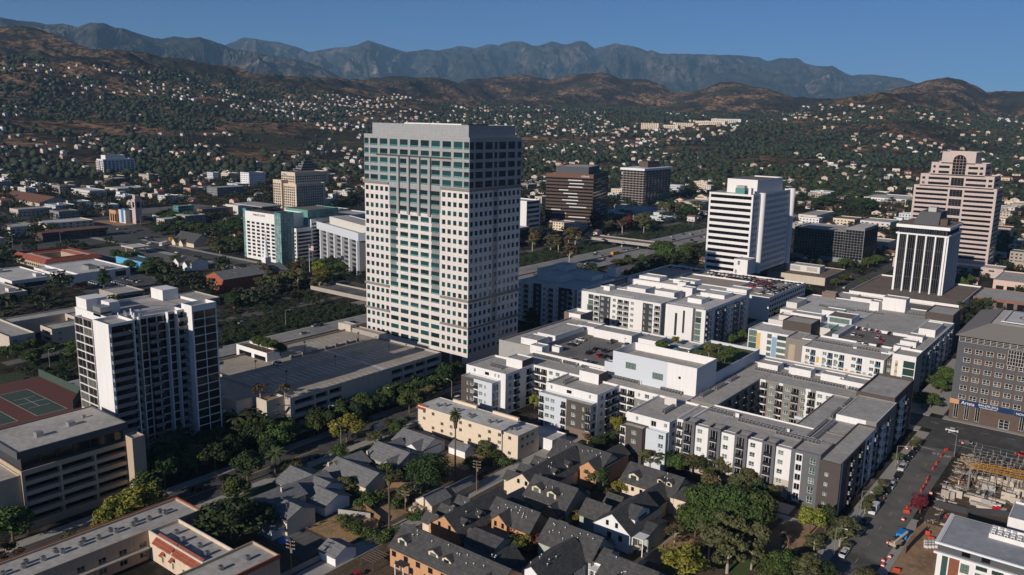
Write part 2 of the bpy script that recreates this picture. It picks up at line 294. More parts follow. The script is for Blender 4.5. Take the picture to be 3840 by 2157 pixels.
# ================================================================ land
def vnoise(x, y, seed=0):
    xi = np.floor(x).astype(np.int64); yi = np.floor(y).astype(np.int64); xf = x-xi; yf = y-yi
    def h(a, b):
        n = (a*374761393+b*668265263+seed*1442695) & 0xffffffff; n = ((n ^ (n >> 13))*1274126177) & 0xffffffff; return ((n ^ (n >> 16)) & 0xffff)/65535.0
    u = xf*xf*(3-2*xf); w = yf*yf*(3-2*yf)
    return (h(xi, yi)*(1-u)+h(xi+1, yi)*u)*(1-w)+(h(xi, yi+1)*(1-u)+h(xi+1, yi+1)*u)*w
def fbm(x, y, oct=5, seed=0, ridged=False, gain=.5):
    t = 0; a = 1; s = 0
    for o in range(oct):
        n = vnoise(x*2**o, y*2**o, seed+o*17); n = 1-abs(2*n-1) if ridged else n
        t = t+a*n; s += a; a *= gain
    return t/s
def sight(x, y, r):
    d = np.stack([(x-1920)/FPX, -(y-1078.5)/FPX, np.ones_like(x)], -1) @ MC
    k = r/np.hypot(d[..., 0], d[..., 1]); return d[..., 0]*k, d[..., 1]*k, CH+d[..., 2]*k
def heightmesh(name, X, Y, Z, mname, smooth=False):
    R, C = X.shape; v = np.stack([X, Y, Z], -1).reshape(-1, 3); i = np.arange(R*C).reshape(R, C)
    f = np.stack([i[:-1, :-1], i[:-1, 1:], i[1:, 1:], i[1:, :-1]], -1).reshape(-1, 4)
    me = bpy.data.meshes.new(name); me.vertices.add(len(v)); me.vertices.foreach_set('co', v.ravel()); me.loops.add(f.size); me.loops.foreach_set('vertex_index', f.ravel())
    me.polygons.add(len(f)); me.polygons.foreach_set('loop_start', np.arange(len(f))*4); me.polygons.foreach_set('loop_total', np.full(len(f), 4)); me.update(calc_edges=True)
    if smooth: me.polygons.foreach_set('use_smooth', np.ones(len(f), bool))
    me.materials.append(MATS[mname]); o = bpy.data.objects.new(name, me); COL.objects.link(o); return tag(o, kind='structure')
def hillmat(name, scrub, grass, lo, hi, s1, s2, rocks=None, greens=None):
    m = bpy.data.materials.new(name); MATS[name] = m; m.use_nodes = True; n = m.node_tree; b = n.nodes['Principled BSDF']; b.inputs['Roughness'].default_value = 1; b.inputs['Specular IOR Level'].default_value = 0
    g = n.nodes.new('ShaderNodeNewGeometry'); out = None
    def noise(sc, det=7, ro=.65):
        z = n.nodes.new('ShaderNodeTexNoise'); z.inputs['Scale'].default_value = sc; z.inputs['Detail'].default_value = det; z.inputs['Roughness'].default_value = ro; n.links.new(g.outputs['Position'], z.inputs['Vector']); return z.outputs['Fac']
    def rmp(sock, a, c):
        r = n.nodes.new('ShaderNodeMapRange'); r.inputs[1].default_value = a; r.inputs[2].default_value = c; n.links.new(sock, r.inputs[0]); return r.outputs[0]
    def mix(fac, c1, c2):
        x = n.nodes.new('ShaderNodeMixRGB'); n.links.new(fac, x.inputs[0])
        for k, c in ((1, c1), (2, c2)):
            if isinstance(c, tuple): x.inputs[k].default_value = (*c, 1)
            else: n.links.new(c, x.inputs[k])
        return x.outputs[0]
    c = mix(rmp(noise(s1), lo, hi), scrub, grass)
    c = mix(rmp(noise(s2, 5, .8), .44, .56), c, tuple(q*.42 for q in scrub))
    if greens: c = mix(rmp(noise(s1*.6), .55, .62), c, greens)
    if rocks: c = mix(rmp(noise(s1*2.2, 8, .75), .60, .68), c, rocks)
    n.links.new(c, b.inputs['Base Color']); return m
hillmat('hillside', (.048, .036, .025), (.27, .165, .09), .47, .58, .0042, .045, greens=(.05, .05, .028))
hillmat('mountainside', (.040, .040, .034), (.14, .11, .085), .45, .65, .0009, .006, rocks=(.26, .215, .185))
hillmat('cityground', (.060, .054, .044), (.16, .13, .10), .50, .62, .02, .10, greens=(.05, .052, .025))
g = MB(); g.q([(-20000, -3000, -.06), (20000, -3000, -.06), (20000, 22000, -.06), (-20000, 22000, -.06)], 'cityground'); structure('ground', g)
# --- inhabited hills and the brown ridges behind them
CX = np.array([-320, 0, 480, 960, 1440, 1920, 2400, 2880, 3100, 3360, 3600, 3840, 4160.])
ROWS = [  # (radius, height or screen row) for each column
 ([1150]*13, [('z', -.1)]*13),
 ([1700]*13, [('z', q) for q in (18, 18, 16, 14, 12, 12, 12, 12, 12, 12, 12, 12, 12)]),
 ([2150, 2150, 2200, 2300, 2400, 2500, 2500, 2400, 2400, 2400, 2450, 2500, 2500], [('z', q) for q in (65, 65, 68, 60, 50, 45, 45, 50, 46, 40, 36, 36, 36)]),
 ([2650, 2650, 2700, 2900, 3100, 3400, 3500, 3100, 3000, 2900, 3100, 3300, 3300], [('y', q) for q in (340, 350, 370, 400, 420, 430, 440, 450, 450, 450, 480, 497, 505)]),
 ([3050, 3050, 3100, 3400, 3700, 4300, 4600, 4000, 3400, 3300, 3600, 4000, 4000], [('y', q) for q in (215, 225, 275, 335, 372, 395, 405, 440, 428, 390, 452, 483, 490)]),
 ([3500, 3500, 3500, 3700, 4300, 5000, 5200, 4400, 4100, 3700, 4100, 4500, 4500], [('y', q) for q in (190, 205, 243, 315, 335, 385, 388, 420, 425, 402, 448, 468, 475)]),
 ([4300, 4300, 4300, 4300, 5600, 6000, 5800, 5400, 5600, 5700, 5500, 5400, 5400], None)]
RX = [-320, 0, 40, 80, 120, 160, 200, 280, 350, 400, 450, 500, 560, 620, 700, 780, 860, 960, 1060, 1120, 1180, 1230, 1290, 1340, 1400, 1450, 1490, 1530, 1560, 1600, 1640, 1690, 1720, 1750, 1840, 1920, 1960, 2010, 2060, 2120, 2170, 2260, 2290, 2330, 2420, 2480, 2530, 2600, 2640, 2700, 2770, 2830, 2880, 2960, 2980, 3060, 3140, 3200, 3300, 3400, 3480, 3550, 3600, 3660, 3700, 3760, 3840, 4160]
RY = [150, 104, 101, 97, 104, 114, 130, 167, 187, 182, 190, 205, 212, 238, 247, 252, 272, 296, 309, 310, 306, 309, 311, 316, 300, 287, 285, 286, 293, 291, 290, 305, 312, 298, 292, 284, 278, 290, 298, 288, 278, 272, 280, 297, 297, 318, 348, 342, 334, 308, 310, 326, 333, 360, 370, 376, 382, 368, 350, 325, 300, 290, 297, 322, 346, 341, 343, 350]
NC = 900; NR = 230; xs = np.linspace(-320, 4160, NC)
ctrlP = []
for k, (rr, hh) in enumerate(ROWS):
    r_ = np.interp(xs, CX, rr)
    if hh is None: y_ = np.interp(xs, RX, RY)+(fbm(xs/14., xs*0, 3, 5)-.5)*4
    elif hh[0][0] == 'y': y_ = np.interp(xs, CX, [q[1] for q in hh])
    if hh is not None and hh[0][0] == 'z':
        X, Y, Z = sight(xs, xs*0+520, r_); Z = np.interp(xs, CX, [q[1] for q in hh])
    else: X, Y, Z = sight(xs, y_, r_)
    ctrlP.append((X, Y, Z))
ctrlP = np.array(ctrlP)                                             # (7,3,NC)
tt_ = np.linspace(0, 6, NR); HXYZ = np.zeros((NR, NC, 3))
for j in range(3):
    for c in range(NC):
        p = ctrlP[:, j, c]
        if j == 2: HXYZ[:, c, j] = np.interp(tt_, np.arange(7), p)
        else: HXYZ[:, c, j] = np.interp(tt_, np.arange(7), p)
for _ in range(3): HXYZ[3:-3, :, 2] = (HXYZ[2:-4, :, 2]+2*HXYZ[3:-3, :, 2]+HXYZ[4:-2, :, 2])/4
tt2 = tt_[:, None]; RAD = np.hypot(HXYZ[..., 0], HXYZ[..., 1])
amp = np.interp(tt_, [0, .3, 1.5, 3, 4, 5, 5.75, 6], [0, 2, 6, 26, 60, 105, 50, 0])[:, None]
dz = (fbm(HXYZ[..., 0]/480, HXYZ[..., 1]/480, 6, 3, True, .52)-.62)*amp*2.0
edge = np.clip((xs-3250)/250, 0, 1)*np.clip((3900-xs)/100, 0, 1)
HXYZ[..., 2] += dz; HXYZ[0, :, 2] = -.3
back = HXYZ[-1:].copy(); back[..., :2] *= 1.12; back[..., 2] -= 160; back2 = HXYZ[-1:].copy(); back2[..., :2] *= 1.3; back2[..., 2] = -5
A_ = np.concatenate([HXYZ, back, back2]); heightmesh('hills', A_[..., 0], A_[..., 1], A_[..., 2], 'hillside')
HR = np.hypot(HXYZ[..., 0], HXYZ[..., 1]); HA = np.arctan2(HXYZ[NR//2, :, 0], HXYZ[NR//2, :, 1])   # azimuth per column (rises with column)
def zt(x, y):
    r = math.hypot(x, y)
    if r < 1150: return 0.0
    c = int(np.searchsorted(HA, math.atan2(x, y))); c = min(max(c, 0), NC-1)
    return max(0.0, float(np.interp(r, HR[:, c], HXYZ[:, c, 2])))
# --- mountains: two ranges
def spurs(name, px, py, r0, r1, yb, seed, x0, x1):
    nc, nr = 1100, 120; x = np.linspace(x0, x1, nc); yr = np.interp(x, px, py)+(fbm(x/22., x*0, 4, seed)-.5)*5
    Xr, Yr, Zr = sight(x, yr, r1+(fbm(x/180., x*0, 2, seed+3)-.5)*1500); Xb, Yb, Zb = sight(x, x*0+yb, r0); Zb = np.minimum(Zb, Zr-5); t = np.linspace(0, 1, nr)[:, None]
    X = Xb+(Xr-Xb)*t; Y = Yb+(Yr-Yb)*t; Z = Zb+(Zr-Zb)*(t**.85)
    wx = x[None]/115+fbm(x[None]/300, t*3+0*x[None], 2, seed+8)*1.6+t*.5
    n = fbm(wx, t*1.6+0*x[None], 5, seed, True, .52); n2 = fbm(X/900, Y/900, 5, seed+30, True, .55)
    Z = Z+((n-.6)*.95+(n2-.6)*.8)*(Zr-Zb)*np.sin(np.pi*np.clip(t, 0, 1))*.66
    Z = np.minimum(Z, CH+(Zr-CH)[None]*np.hypot(X, Y)/np.hypot(Xr, Yr)[None]*(.965+.035*t)); Z[-1] = Zr
    e = np.stack([np.concatenate([X, Xr[None]*1.08]), np.concatenate([Y, Yr[None]*1.08]), np.concatenate([Z, Zr[None]-500])], -1)
    heightmesh(name, e[..., 0], e[..., 1], e[..., 2], 'mountainside')
spurs('mountains', [500, 700, 790, 840, 850, 890, 915, 960, 1010, 1040, 1110, 1165, 1230, 1300, 1340, 1380, 1430, 1480, 1525, 1600, 1640, 1720, 1780, 1830, 1870, 1920, 1960, 1995, 2020, 2070, 2110, 2130, 2180, 2200, 2230, 2300, 2350, 2400, 2430, 2445, 2480, 2550, 2700, 2760, 2850, 2880, 2930, 2990, 3020, 3060, 3120, 3150, 3190, 3230, 3280, 3330, 3380, 3430, 3500, 3700, 3840, 4200],
      [175, 172, 176, 172, 168, 150, 141, 147, 155, 157, 176, 195, 182, 176, 168, 151, 168, 183, 196, 184, 190, 174, 180, 166, 170, 154, 156, 171, 171, 154, 167, 165, 151, 158, 183, 163, 170, 180, 191, 188, 202, 202, 206, 207, 216, 229, 218, 218, 238, 248, 247, 262, 284, 280, 280, 287, 293, 310, 332, 345, 350, 360], 11500, 15500, 385, 11, 450, 4200)
spurs('mountains_near', [-320, 0, 60, 130, 175, 230, 290, 340, 390, 430, 460, 530, 600, 650, 700, 750, 790, 840, 880, 960, 1000, 1060, 1110, 1160, 1200, 1260, 1310, 1400],
      [50, 64, 76, 81, 93, 88, 102, 84, 87, 104, 105, 130, 147, 135, 144, 140, 152, 168, 186, 196, 207, 213, 225, 236, 250, 280, 312, 345], 7500, 9500, 350, 41, -320, 1400)
# ================================================================ roads
def strip(name, rects, m, z=.004, marks=()):
    b = MB()
    for i, (x0, x1, y0, y1) in enumerate(rects): OCC.append((x0-3, x1+3, y0-3, y1+3)); b.q([(x0, y0, z), (x1, y0, z), (x1, y1, z), (x0, y1, z)], m)
    o = structure(name, b); return o
def lines(rects, m='line', z=.012, name='road_markings'):
    b = MB()
    for x0, x1, y0, y1 in rects: b.q([(x0, y0, z), (x1, y0, z), (x1, y1, z), (x0, y1, z)], m)
    return structure(name, b)
def dash(x, y0, y1, l=3, gap=7, w=.15): return [(x-w/2, x+w/2, y, y+l) for y in np.arange(y0, y1, l+gap)]
strip('road', [(-232, -218.5, -20, 560)], 'asphalt')                                                # street between the garage and the bungalows
strip('road', [(-57.5, -45.5, 120, 330)], 'asphaltold', .004)                                       # street beside the building site
strip('road', [(-176, -166, 350, 1050)], 'asphalt', .005)
strip('road', [(-218.5, 40, 350, 366), ], 'asphalt', .006); strip('road', [(-57.5, 60, 330, 350)], 'asphalt', .005)
strip('road', [(-1200, -400, 372, 392)], 'asphalt', .005); strip('road', [(-900, -400, 690, 706)], 'asphalt', .005)
strip('road', [(-780, -741, 120, 372), (-930, -905, 392, 720)], 'asphalt', .007); strip('road', [(-905, -741, 392, 440)], 'asphalt', .0065)
strip('alley', [(-164, -158, 90, 252)], 'pavement', .005)
strip('freeway', [(-368, -352, 120, 345), (-398, -352, 345, 1150)], 'freeway', .006); strip('road', [(-420, -412, 150, 690), (-446, -438, 560, 900)], 'asphaltold', .008)
strip('road', [(-340, -326, 560, 690)], 'asphaltold', .008)
strip('embankment', [(-399.5, -369.5, 120, 345), (-436, -400, 706, 900), (-437, -400, 392, 690)], 'ivy', .01)
lines([(-375.2, -374.8, 345, 1100), (-397, -396.8, 345, 1100), (-367.3, -367, 120, 345), (-353.2, -353, 120, 1100)]+[q for x in (-392, -387.5, -383, -379, -370, -366, -361.5, -357) for q in dash(x, 130 if x > -366 else 350, 900, 3, 9)])
mm = MB(); mm.box(-375.6, -374.4, 345, 1100, .02, 1.0, 'concrete'); tag(mm.build('median_barrier'), 'low concrete barrier running down the middle of the freeway', 'barrier')
lines([(-225.35, -225.1, 60, 180)]+dash(-225.2, 190, 340, 3, 6), 'yline'); lines(dash(-51.5, 200, 320, 3, 9, .12), 'yline', .013)
lines([(x, 40, y, y+.15) for x, y in ((-45, 341.5), (-45, 345))]+[(-48, 40, 337.9, 338.1)]+[(x, x+3, 360-1, 360-.85) for x in range(-150, 40, 9)]+[(-56.5, -52, 327.2, 327.6)], 'line', .014)
# STOP painted on the road
def text(name, s, size, loc, rot, m, parent=None, ext=.01, align='LEFT', sx=1):
    c = bpy.data.curves.new(name, 'FONT'); c.body = s; c.size = size; c.extrude = ext; c.align_x = align; o = bpy.data.objects.new(name, c); COL.objects.link(o)
    o.location = loc; o.rotation_euler = rot; o.scale = (sx, 1, 1); c.materials.append(MATS[m])
    dg = bpy.context.evaluated_depsgraph_get(); me = bpy.data.meshes.new_from_object(o.evaluated_get(dg)); r = bpy.data.objects.new(name, me); COL.objects.link(r)
    r.location = loc; r.rotation_euler = rot; r.scale = (sx, 1, 1); bpy.data.objects.remove(o)
    if not me.materials: me.materials.append(MATS[m])
    if parent: r.parent = parent; r.location = Vector(loc)-parent.location
    return r
o = text('road_markings', 'STOP', 2.6, (-52.2, 322.6, .016), (0, 0, 0), 'line', ext=.001); tag(o, kind='structure')
b = MB()
for x0, x1, y0, y1 in ((-236, -232, 20, 350), (-218.5, -214.5, 20, 350), (-61.5, -57.5, 120, 345), (-45.5, -43, 120, 262), (-166, -160, 366, 560), (-182, -176, 366, 560), (-214, -61.5, 344, 350), (-160, -62, 366, 371), (-57, 60, 366, 371), (-900, -530, 366, 372), (-741, -560, 392, 396)): b.box(x0, x1, y0, y1, 0, .13, 'pavement', False)
structure('pavement', b)
# parcels: bungalow gardens, park, building site, forecourts
def lot(name, x0, x1, y0, y1, m, z=.02): OCC.append((x0, x1, y0, y1)); b = MB(); b.q([(x0, y0, z), (x1, y0, z), (x1, y1, z), (x0, y1, z)], m); return structure(name, b)
lot('garden', -214.5, -164, 120, 216, 'soil'); lot('lawn', -214.5, -207, 128, 205, 'lawn', .03); lot('lawn', -188, -179, 160, 170, 'lawn', .03)
lot('dry_yard', -182, -166, 140, 156, 'drygrass', .03); lot('dry_yard', -181, -166, 157, 166, 'dirt', .03); lot('dry_yard', -187, -173, 200, 213, 'drygrass', .03); lot('dry_yard', -186, -182, 173, 183, 'drygrass', .03)
lot('car_park', -198, -168, 128, 139, 'asphaltold', .025)
lot('courtyard_ground', -158, -96, 110, 243, 'soil'); lot('park_ground', -96, -61.5, 150, 246, 'soil'); lot('park_path', -97.5, -96, 150, 240, 'pavement', .04); lot('park_path', -96, -78, 213, 216, 'pavement', .04)
lot('park_sand', -97, -88, 188, 207, 'dirt', .05); lot('park_sand', -76, -66, 214, 238, 'dirt', .035); lot('lawn', -84, -72, 196, 212, 'lawn', .045); lot('park_path', -95, -72, 236, 239, 'pavement', .05); lot('terrace', -92, -76, 240, 247, 'pavement', .04)
lot('building_site', -43, 20, 262, 332, 'soil'); lot('building_site', -43, -20, 225, 262, 'dirt', .022)
lot('forecourt', -72, -57.5, 371, 470, 'pavement'); lot('car_park', -600, -530, 250, 306, 'asphalt'); lot('car_park', -800, -640, 120, 240, 'asphaltold')
lot('church_yard', -900, -845, 425, 470, 'dirt'); lot('car_park', -740, -650, 396, 425, 'asphaltold'); lot('car_park', -720, -610, 300, 366, 'asphaltold'); lot('sports_field', -980, -930, 470, 600, 'asphaltold')
lot('lawn', -352, -330, 300, 340, 'soil'); lot('lawn', -500, -470, 400, 425, 'lawn')
# ================================================================ towers
def turned(b, deg):
    r = b.finish(); r.rotation_euler[2] = math.radians(deg); return r
# --- the tall stone tower in the middle
b = Bld('office_tower', 'tallest tower, pale stone below and grey glazed storeys above, in the middle of the picture', 'tower')
U0, U1, V0, V1 = -318.5, -248.5, 288.5, 327.5; F = []; R = []
zone_c = (U0+17.5, U1-17.5)
for k in range(5):                                                  # five grey upper storeys, eleven broad windows each
    z = 86.0+k*4.35; xs_ = [U0+.15]+[U0+3.5+7*i+.85 for i in range(9)]+[U1-3.3]
    h = 3.4 if k == 4 else 2.9
    for i, x in enumerate(xs_):
        F.append((x, x+(3.1 if i in (0, 10) else 5.4), z, z+h, 'teal'))
    for y, w in ((V0+.15, 3.1), (V0+4.3, 5.5), (V0+11.3, 5.5), (V0+18, 2.4), (V0+21.5, 5.5), (V0+28.5, 5.5), (V1-3.2, 3.1)): R.append((y, y+w, z, z+h, 'grid'))
rows = [84.4-4.3*(k+1)+.9 for k in range(12)]+[32.4-4.33*(k+1)+1 for k in range(3)]+[19.4-4.33*(k+1)+1 for k in range(3)]
for j, z in enumerate(rows):
    for i in range(5):
        F.append((U0+3.5*i+.75, U0+3.5*i+2.85, z, z+2.25, 'tealsm')); F.append((U1-17.5+3.5*i+.75, U1-17.5+3.5*i+2.85, z, z+2.25, 'tealsm'))
        R.append((V0+3.45*i+.9, V0+3.45*i+2.9, z, z+2.25, 'tealsm')); R.append((V0+21.7+3.45*i+.5, V0+21.7+3.45*i+2.5, z, z+2.25, 'tealsm'))
        F.append((U0+17.5+7*i+.7, U0+17.5+7*i+6.2, z-(.35 if j < 12 else 0), z+2.25, 'teal' if j < 14 else 'tealsm'))
    R.append((V0+18.3, V0+20.7, z, z+2.25, 'blk'))
zf = [(U0, U1, 84.6, 109, 'towergrey')]+[(zone_c[0], zone_c[1], 73, 84.6, 'towergrey')]
for z in rows[1:12]: zf += [(zone_c[0]+.7, zone_c[0]+5, z+2.25, z+4, 'midgrey'), (zone_c[1]-6, zone_c[1]-.7, z+2.25, z+4, 'midgrey')]
b.mass(U0, U1, V0, V1, 0, 108.9, 'towerstone', F, R, zf, [(V0, V1, 84.6, 109, 'towergrey'), (V0+17.4, V0+21.6, 20, 84.6, 'towergrey')], par=1, depth=.35, pm='midgrey')
b.mass(U0+3, U1-3.2, V0+3, V1-1, 107.9, 114.3, 'towergrey', roof='roofwhite', par=1.2)
for z0, z1 in ((84.5, 85.6), (32.4, 33.5), (19.4, 20.4)):
    m_ = MB(); m_.box(U0-.5, zone_c[0], V0-.6, V0-.01, z0, z1, 'concrete_dark'); b.parts.append(('cornice', m_))
    m_ = MB(); m_.box(zone_c[1], U1+.6, V0-.6, V0-.01, z0, z1, 'concrete_dark'); m_.box(U1+.01, U1+.6, V0-.01, V1+.3, z0, z1, 'concrete_dark'); b.parts.append(('cornice', m_))
m_ = MB(); m_.box(U0+9, U1-11, V0-.5, V0-.01, 98.7, 99.3, 'brown'); b.parts.append(('cornice', m_))
m_ = MB()
for i in range(4): x = zone_c[0]+7*(i+1); m_.box(x-.75, x+.75, V0-1.0, V0, 71, 98.6, 'towergrey')
b.parts.append(('pilaster', m_))
m_ = MB(); m_.box(-300, -262, V0+10, V0+16, 113.1, 114.7, 'white'); b.parts.append(('roof_plant', m_)); m_ = MB(); m_.box(-258, -254, V0+5, V0+20, 113.1, 114.8, 'darkgrey'); b.parts.append(('roof_plant', m_))
for x0, x1 in ((-266.5, -260), (-258.5, -252)):
    m_ = MB(); m_.box(x0, x1, V0-.04, V0-.01, .1, 5.6, 'brown'); b.parts.append(('garage_door', m_))
b.finish()
for x, h in ((-305, 6), (-292, 7), (-283, 5)):
    m_ = MB(); m_.cyl(x, V0+10, 113.1, 113.1+h, .12, .05, 'metal', 6); o = m_.build('antenna'); tag(o, 'thin metal antenna mast on the roof of the tallest stone tower', 'antenna', 'masts on the tallest tower')
# --- dark twin tower just behind it
b = Bld('office_tower', 'dark banded tower mostly hidden behind the right edge of the tallest tower', 'tower')
b.mass(-500, -462, 567, 603, 0, 97, 'midgrey', grid(-500, -462, 1, 4, 4.2, 22, 34, 2.2, kind='ribbon'), grid(567, 603, 6, 4, 4.2, 22, 5, 2.4, kind='blk'), par=1); b.finish()
# --- residential tower with white fins at the left
b = Bld('apartment_tower', 'apartment tower with white blank wall, dark glass bays and stacked corner balconies at the left', 'tower')
X0, X1 = -285.3, -253.6; zt_ = 52; nf = 17; fh = 2.95
def bay(a0, a1, z0=1.0, n=1, kind='blk'):
    w = (a1-a0)/n; return [(a0+i*w+.12, a0+(i+1)*w-.12, z0+f*fh+.15, z0+f*fh+fh-.12, kind) for f in range(nf) for i in range(n)]
b.mass(-263.8, -253.6, 122, 130.5, 0, 52, 'white', (), [w for w in bay(122.8, 130.2) if True], roof='roofgrey', par=.9, depth=1.2)
b.mass(-281, -269, 124, 130, 8, 50, 'white', bay(-281, -269, 9, 2, 'blind')[:28], bay(124, 126.4, 9)[:14], par=.5)
b.mass(-285.3, -263.8, 126.5, 160, 0, 52, 'white', (), (), par=.9)
b.mass(-263.8, -258.3, 130.5, 150.5, 0, 51.4, 'white', (), bay(130.6, 150.4, n=6), par=.9, depth=.5)
b.mass(-260, -253.6, 150.6, 160, 0, 53.2, 'white', (), bay(151, 159.7, n=2), par=1.2, depth=.3)
for y in (130.5, 134, 143.9, 147.2): m_ = MB(); m_.box(-258.3, -256.8, y-.15, y+.15, 0, 51.6, 'white'); b.parts.append(('fin', m_))
for q in ((-285.2, -278, 127, 134, 51.2, 55.5), (-276, -270.5, 131, 134.5, 51.2, 55), (-284, -276, 153, 159, 51.2, 55)): m_ = MB(); m_.box(*q, 'white'); b.parts.append(('roof_house', m_))
m_ = MB(); m_.box(-272.5, -267.5, 126.5, 130, 51.2, 54.4, 'metal'); m_.box(-272.7, -267.3, 126.4, 130.1, 52.2, 52.8, 'darkgrey'); b.parts.append(('cooling_tower', m_))
r = b.finish()
for f in range(14):
    z = 48.0-f*fh; balcony(r, 'R', -253.6, 122.2, 128.6, z, 'midgrey', 1.1, 'midgrey')
    balcony(r, 'R', -258.3, 130.8, 133.8, z, 'midgrey', 1.2, 'midgrey'); balcony(r, 'R', -258.3, 137.4, 140.6, z, 'midgrey', 1.4, 'midgrey'); balcony(r, 'R', -258.3, 147.4, 150.3, z, 'midgrey', 2.0, 'midgrey')
for k in range(14):
    if k % 2 == 0: balcony(r, 'R', -253.6, 160.1, 161.6, 48-k*fh/1.0, 'midgrey', .2, 'offwhite')
for k in range(9): m_ = MB(); m_.cyl(-266+k*1.1, 131.5+(k*7 % 5)*.8, 51.1, 52.2+(k % 3)*.6, .28, .22, 'metal' if k % 2 else 'whitepaint', 8); m_.build('vent_pipe', r)
m_ = MB(); n_ = 28
for k in range(n_):
    a = 2*math.pi*k/n_; a2 = 2*math.pi*(k+1)/n_; c = lambda q, rr: (-268+rr*math.cos(q), 145+rr*math.sin(q), 51.13)
    m_.q([c(a, 4.2), c(a2, 4.2), c(a2, 4.6), c(a, 4.6)], 'courtred')
for x0, x1, y0, y1 in ((-277, -259.5, 136, 136.3), (-277, -259.5, 154, 154.3), (-277, -276.7, 136, 154.3)): m_.q([(x0, y0, 51.13), (x1, y0, 51.13), (x1, y1, 51.13), (x0, y1, 51.13)], 'courtred')
m_.build('helipad_marking', r)
# --- white tower with dark ribbons
b = Bld('office_tower', 'white tower with broad dark window ribbons and a round white column, beside the crowded deck', 'tower')
F = grid(-255.9, -222.8, 1, 12, 4.35, 13, 30.6, 2.3, .6, 'ribbon'); R = []
for f in range(13):
    for y in [566+i*3.4 for i in range(3)]+[583+i*3.15 for i in range(17)]: R.append((y, y+1.7, 12+f*4.35+.7, 12+f*4.35+2.9, 'blk'))
b.mass(-255.9, -222.8, 563.4, 641, 11, 68.5, 'white', F, R, par=1.2, depth=.5)
b.mass(-252, -229, 585, 636, 67.3, 77.5, 'white', roof='roofbrown', par=.8)
m_ = MB(); m_.cyl(-222.3, 579.5, 11, 69, 2.3, 2.3, 'white', 20); b.parts.append(('column', m_)); m_ = MB(); m_.cyl(-222.6, 639.5, 11, 69.2, 2.6, 2.6, 'white', 20); b.parts.append(('column', m_))
m_ = MB(); m_.box(-240, -233, 572, 578, 67.6, 72, 'tealpanel'); m_.box(-239.5, -233.5, 572.4, 577.6, 72, 73.6, 'metal'); m_.box(-231, -229, 574, 578, 67.6, 72, 'white'); b.parts.append(('roof_plant', m_))
b.finish()
b = Bld('stair_house', 'small white lift house standing against the ribboned white tower on the parking deck', 'stair house')
b.mass(-227.5, -217.5, 549, 563, 14, 24.5, 'white', [(-224.8, -223.2, 20.5, 23.4, 'door'), (-226.5, -225, 14.2, 17, 'door')], par=.4); b.finish()
# --- black and white tower
b = Bld('office_tower', 'black glass tower with white piers and a sloping grey roof house before the pink tower', 'tower')
x0, x1, y0, y1 = -138.2, -106.9, 616, 659
b.mass(x0, x1, y0, y1, 5, 45.0, 'charcoal', [(x0+1.2+i*5.9, x0+1.2+i*5.9+5.3, 6, 44.6, 'grid') for i in range(5)], [(y0+1.2+i*6.9, y0+1.2+i*6.9+6.2, 6, 44.6, 'grid') for i in range(6)], roof=None, depth=.3)
b.mass(x0+.5, x1-.5, y0+.5, y1-.5, 45, 49.6, 'charcoal', [(x0+1+i*1.45, x0+1+i*1.45+1.15, 46, 49.2, 'blk') for i in range(20)], [(y0+1+i*2, y0+1+i*2+1.6, 46, 49.2, 'blk') for i in range(20)], roof=None)
for i in range(6):
    m_ = MB(); x = x0-.4+i*5.9+.6; m_.box(x, x+(.9 if i not in (0, 5) else 1.3), y0-.9, y0, 5, 45.3, 'whitepaint'); b.parts.append(('pier', m_))
for i in range(7): m_ = MB(); y = y0+i*6.9; m_.box(x1, x1+.9, y, y+.7, 5, 45.3, 'whitepaint'); b.parts.append(('pier', m_))
m_ = MB(); m_.box(x0-1, x1+1, y0-1, y1+1, 45.0, 46, 'whitepaint'); m_.box(x0-1.2, x1+1.2, y0-1.2, y1+1.2, 49.7, 51.8, 'whitepaint'); b.parts.append(('cornice', m_))
m_ = MB(); m_.box(x0-.6, x1+.6, y0-.6, y1+.6, 51.85, 52.0, 'roofbrown'); b.parts.append(('roof', m_))
m_ = MB(); i = 0
A4 = [(-130.5, 622), (-114.5, 622), (-114.5, 650), (-130.5, 650)]; B4 = [(-127.5, 626), (-114.5, 626), (-114.5, 646), (-127.5, 646)]
for k in range(4): p, q, p2, q2 = A4[k], A4[(k+1) % 4], B4[k], B4[(k+1) % 4]; m_.q([(*p, 52), (*q, 52), (*q2, 60.5), (*p2, 60.5)], 'darkgrey')
m_.q([(*p, 60.5) for p in B4], 'roofdark'); m_.box(-123, -118, 628, 636, 60.5, 63.5, 'metal'); m_.box(-114, -109.5, 624, 634, 52, 56.3, 'brown'); b.parts.append(('roof_house', m_))
b.finish()
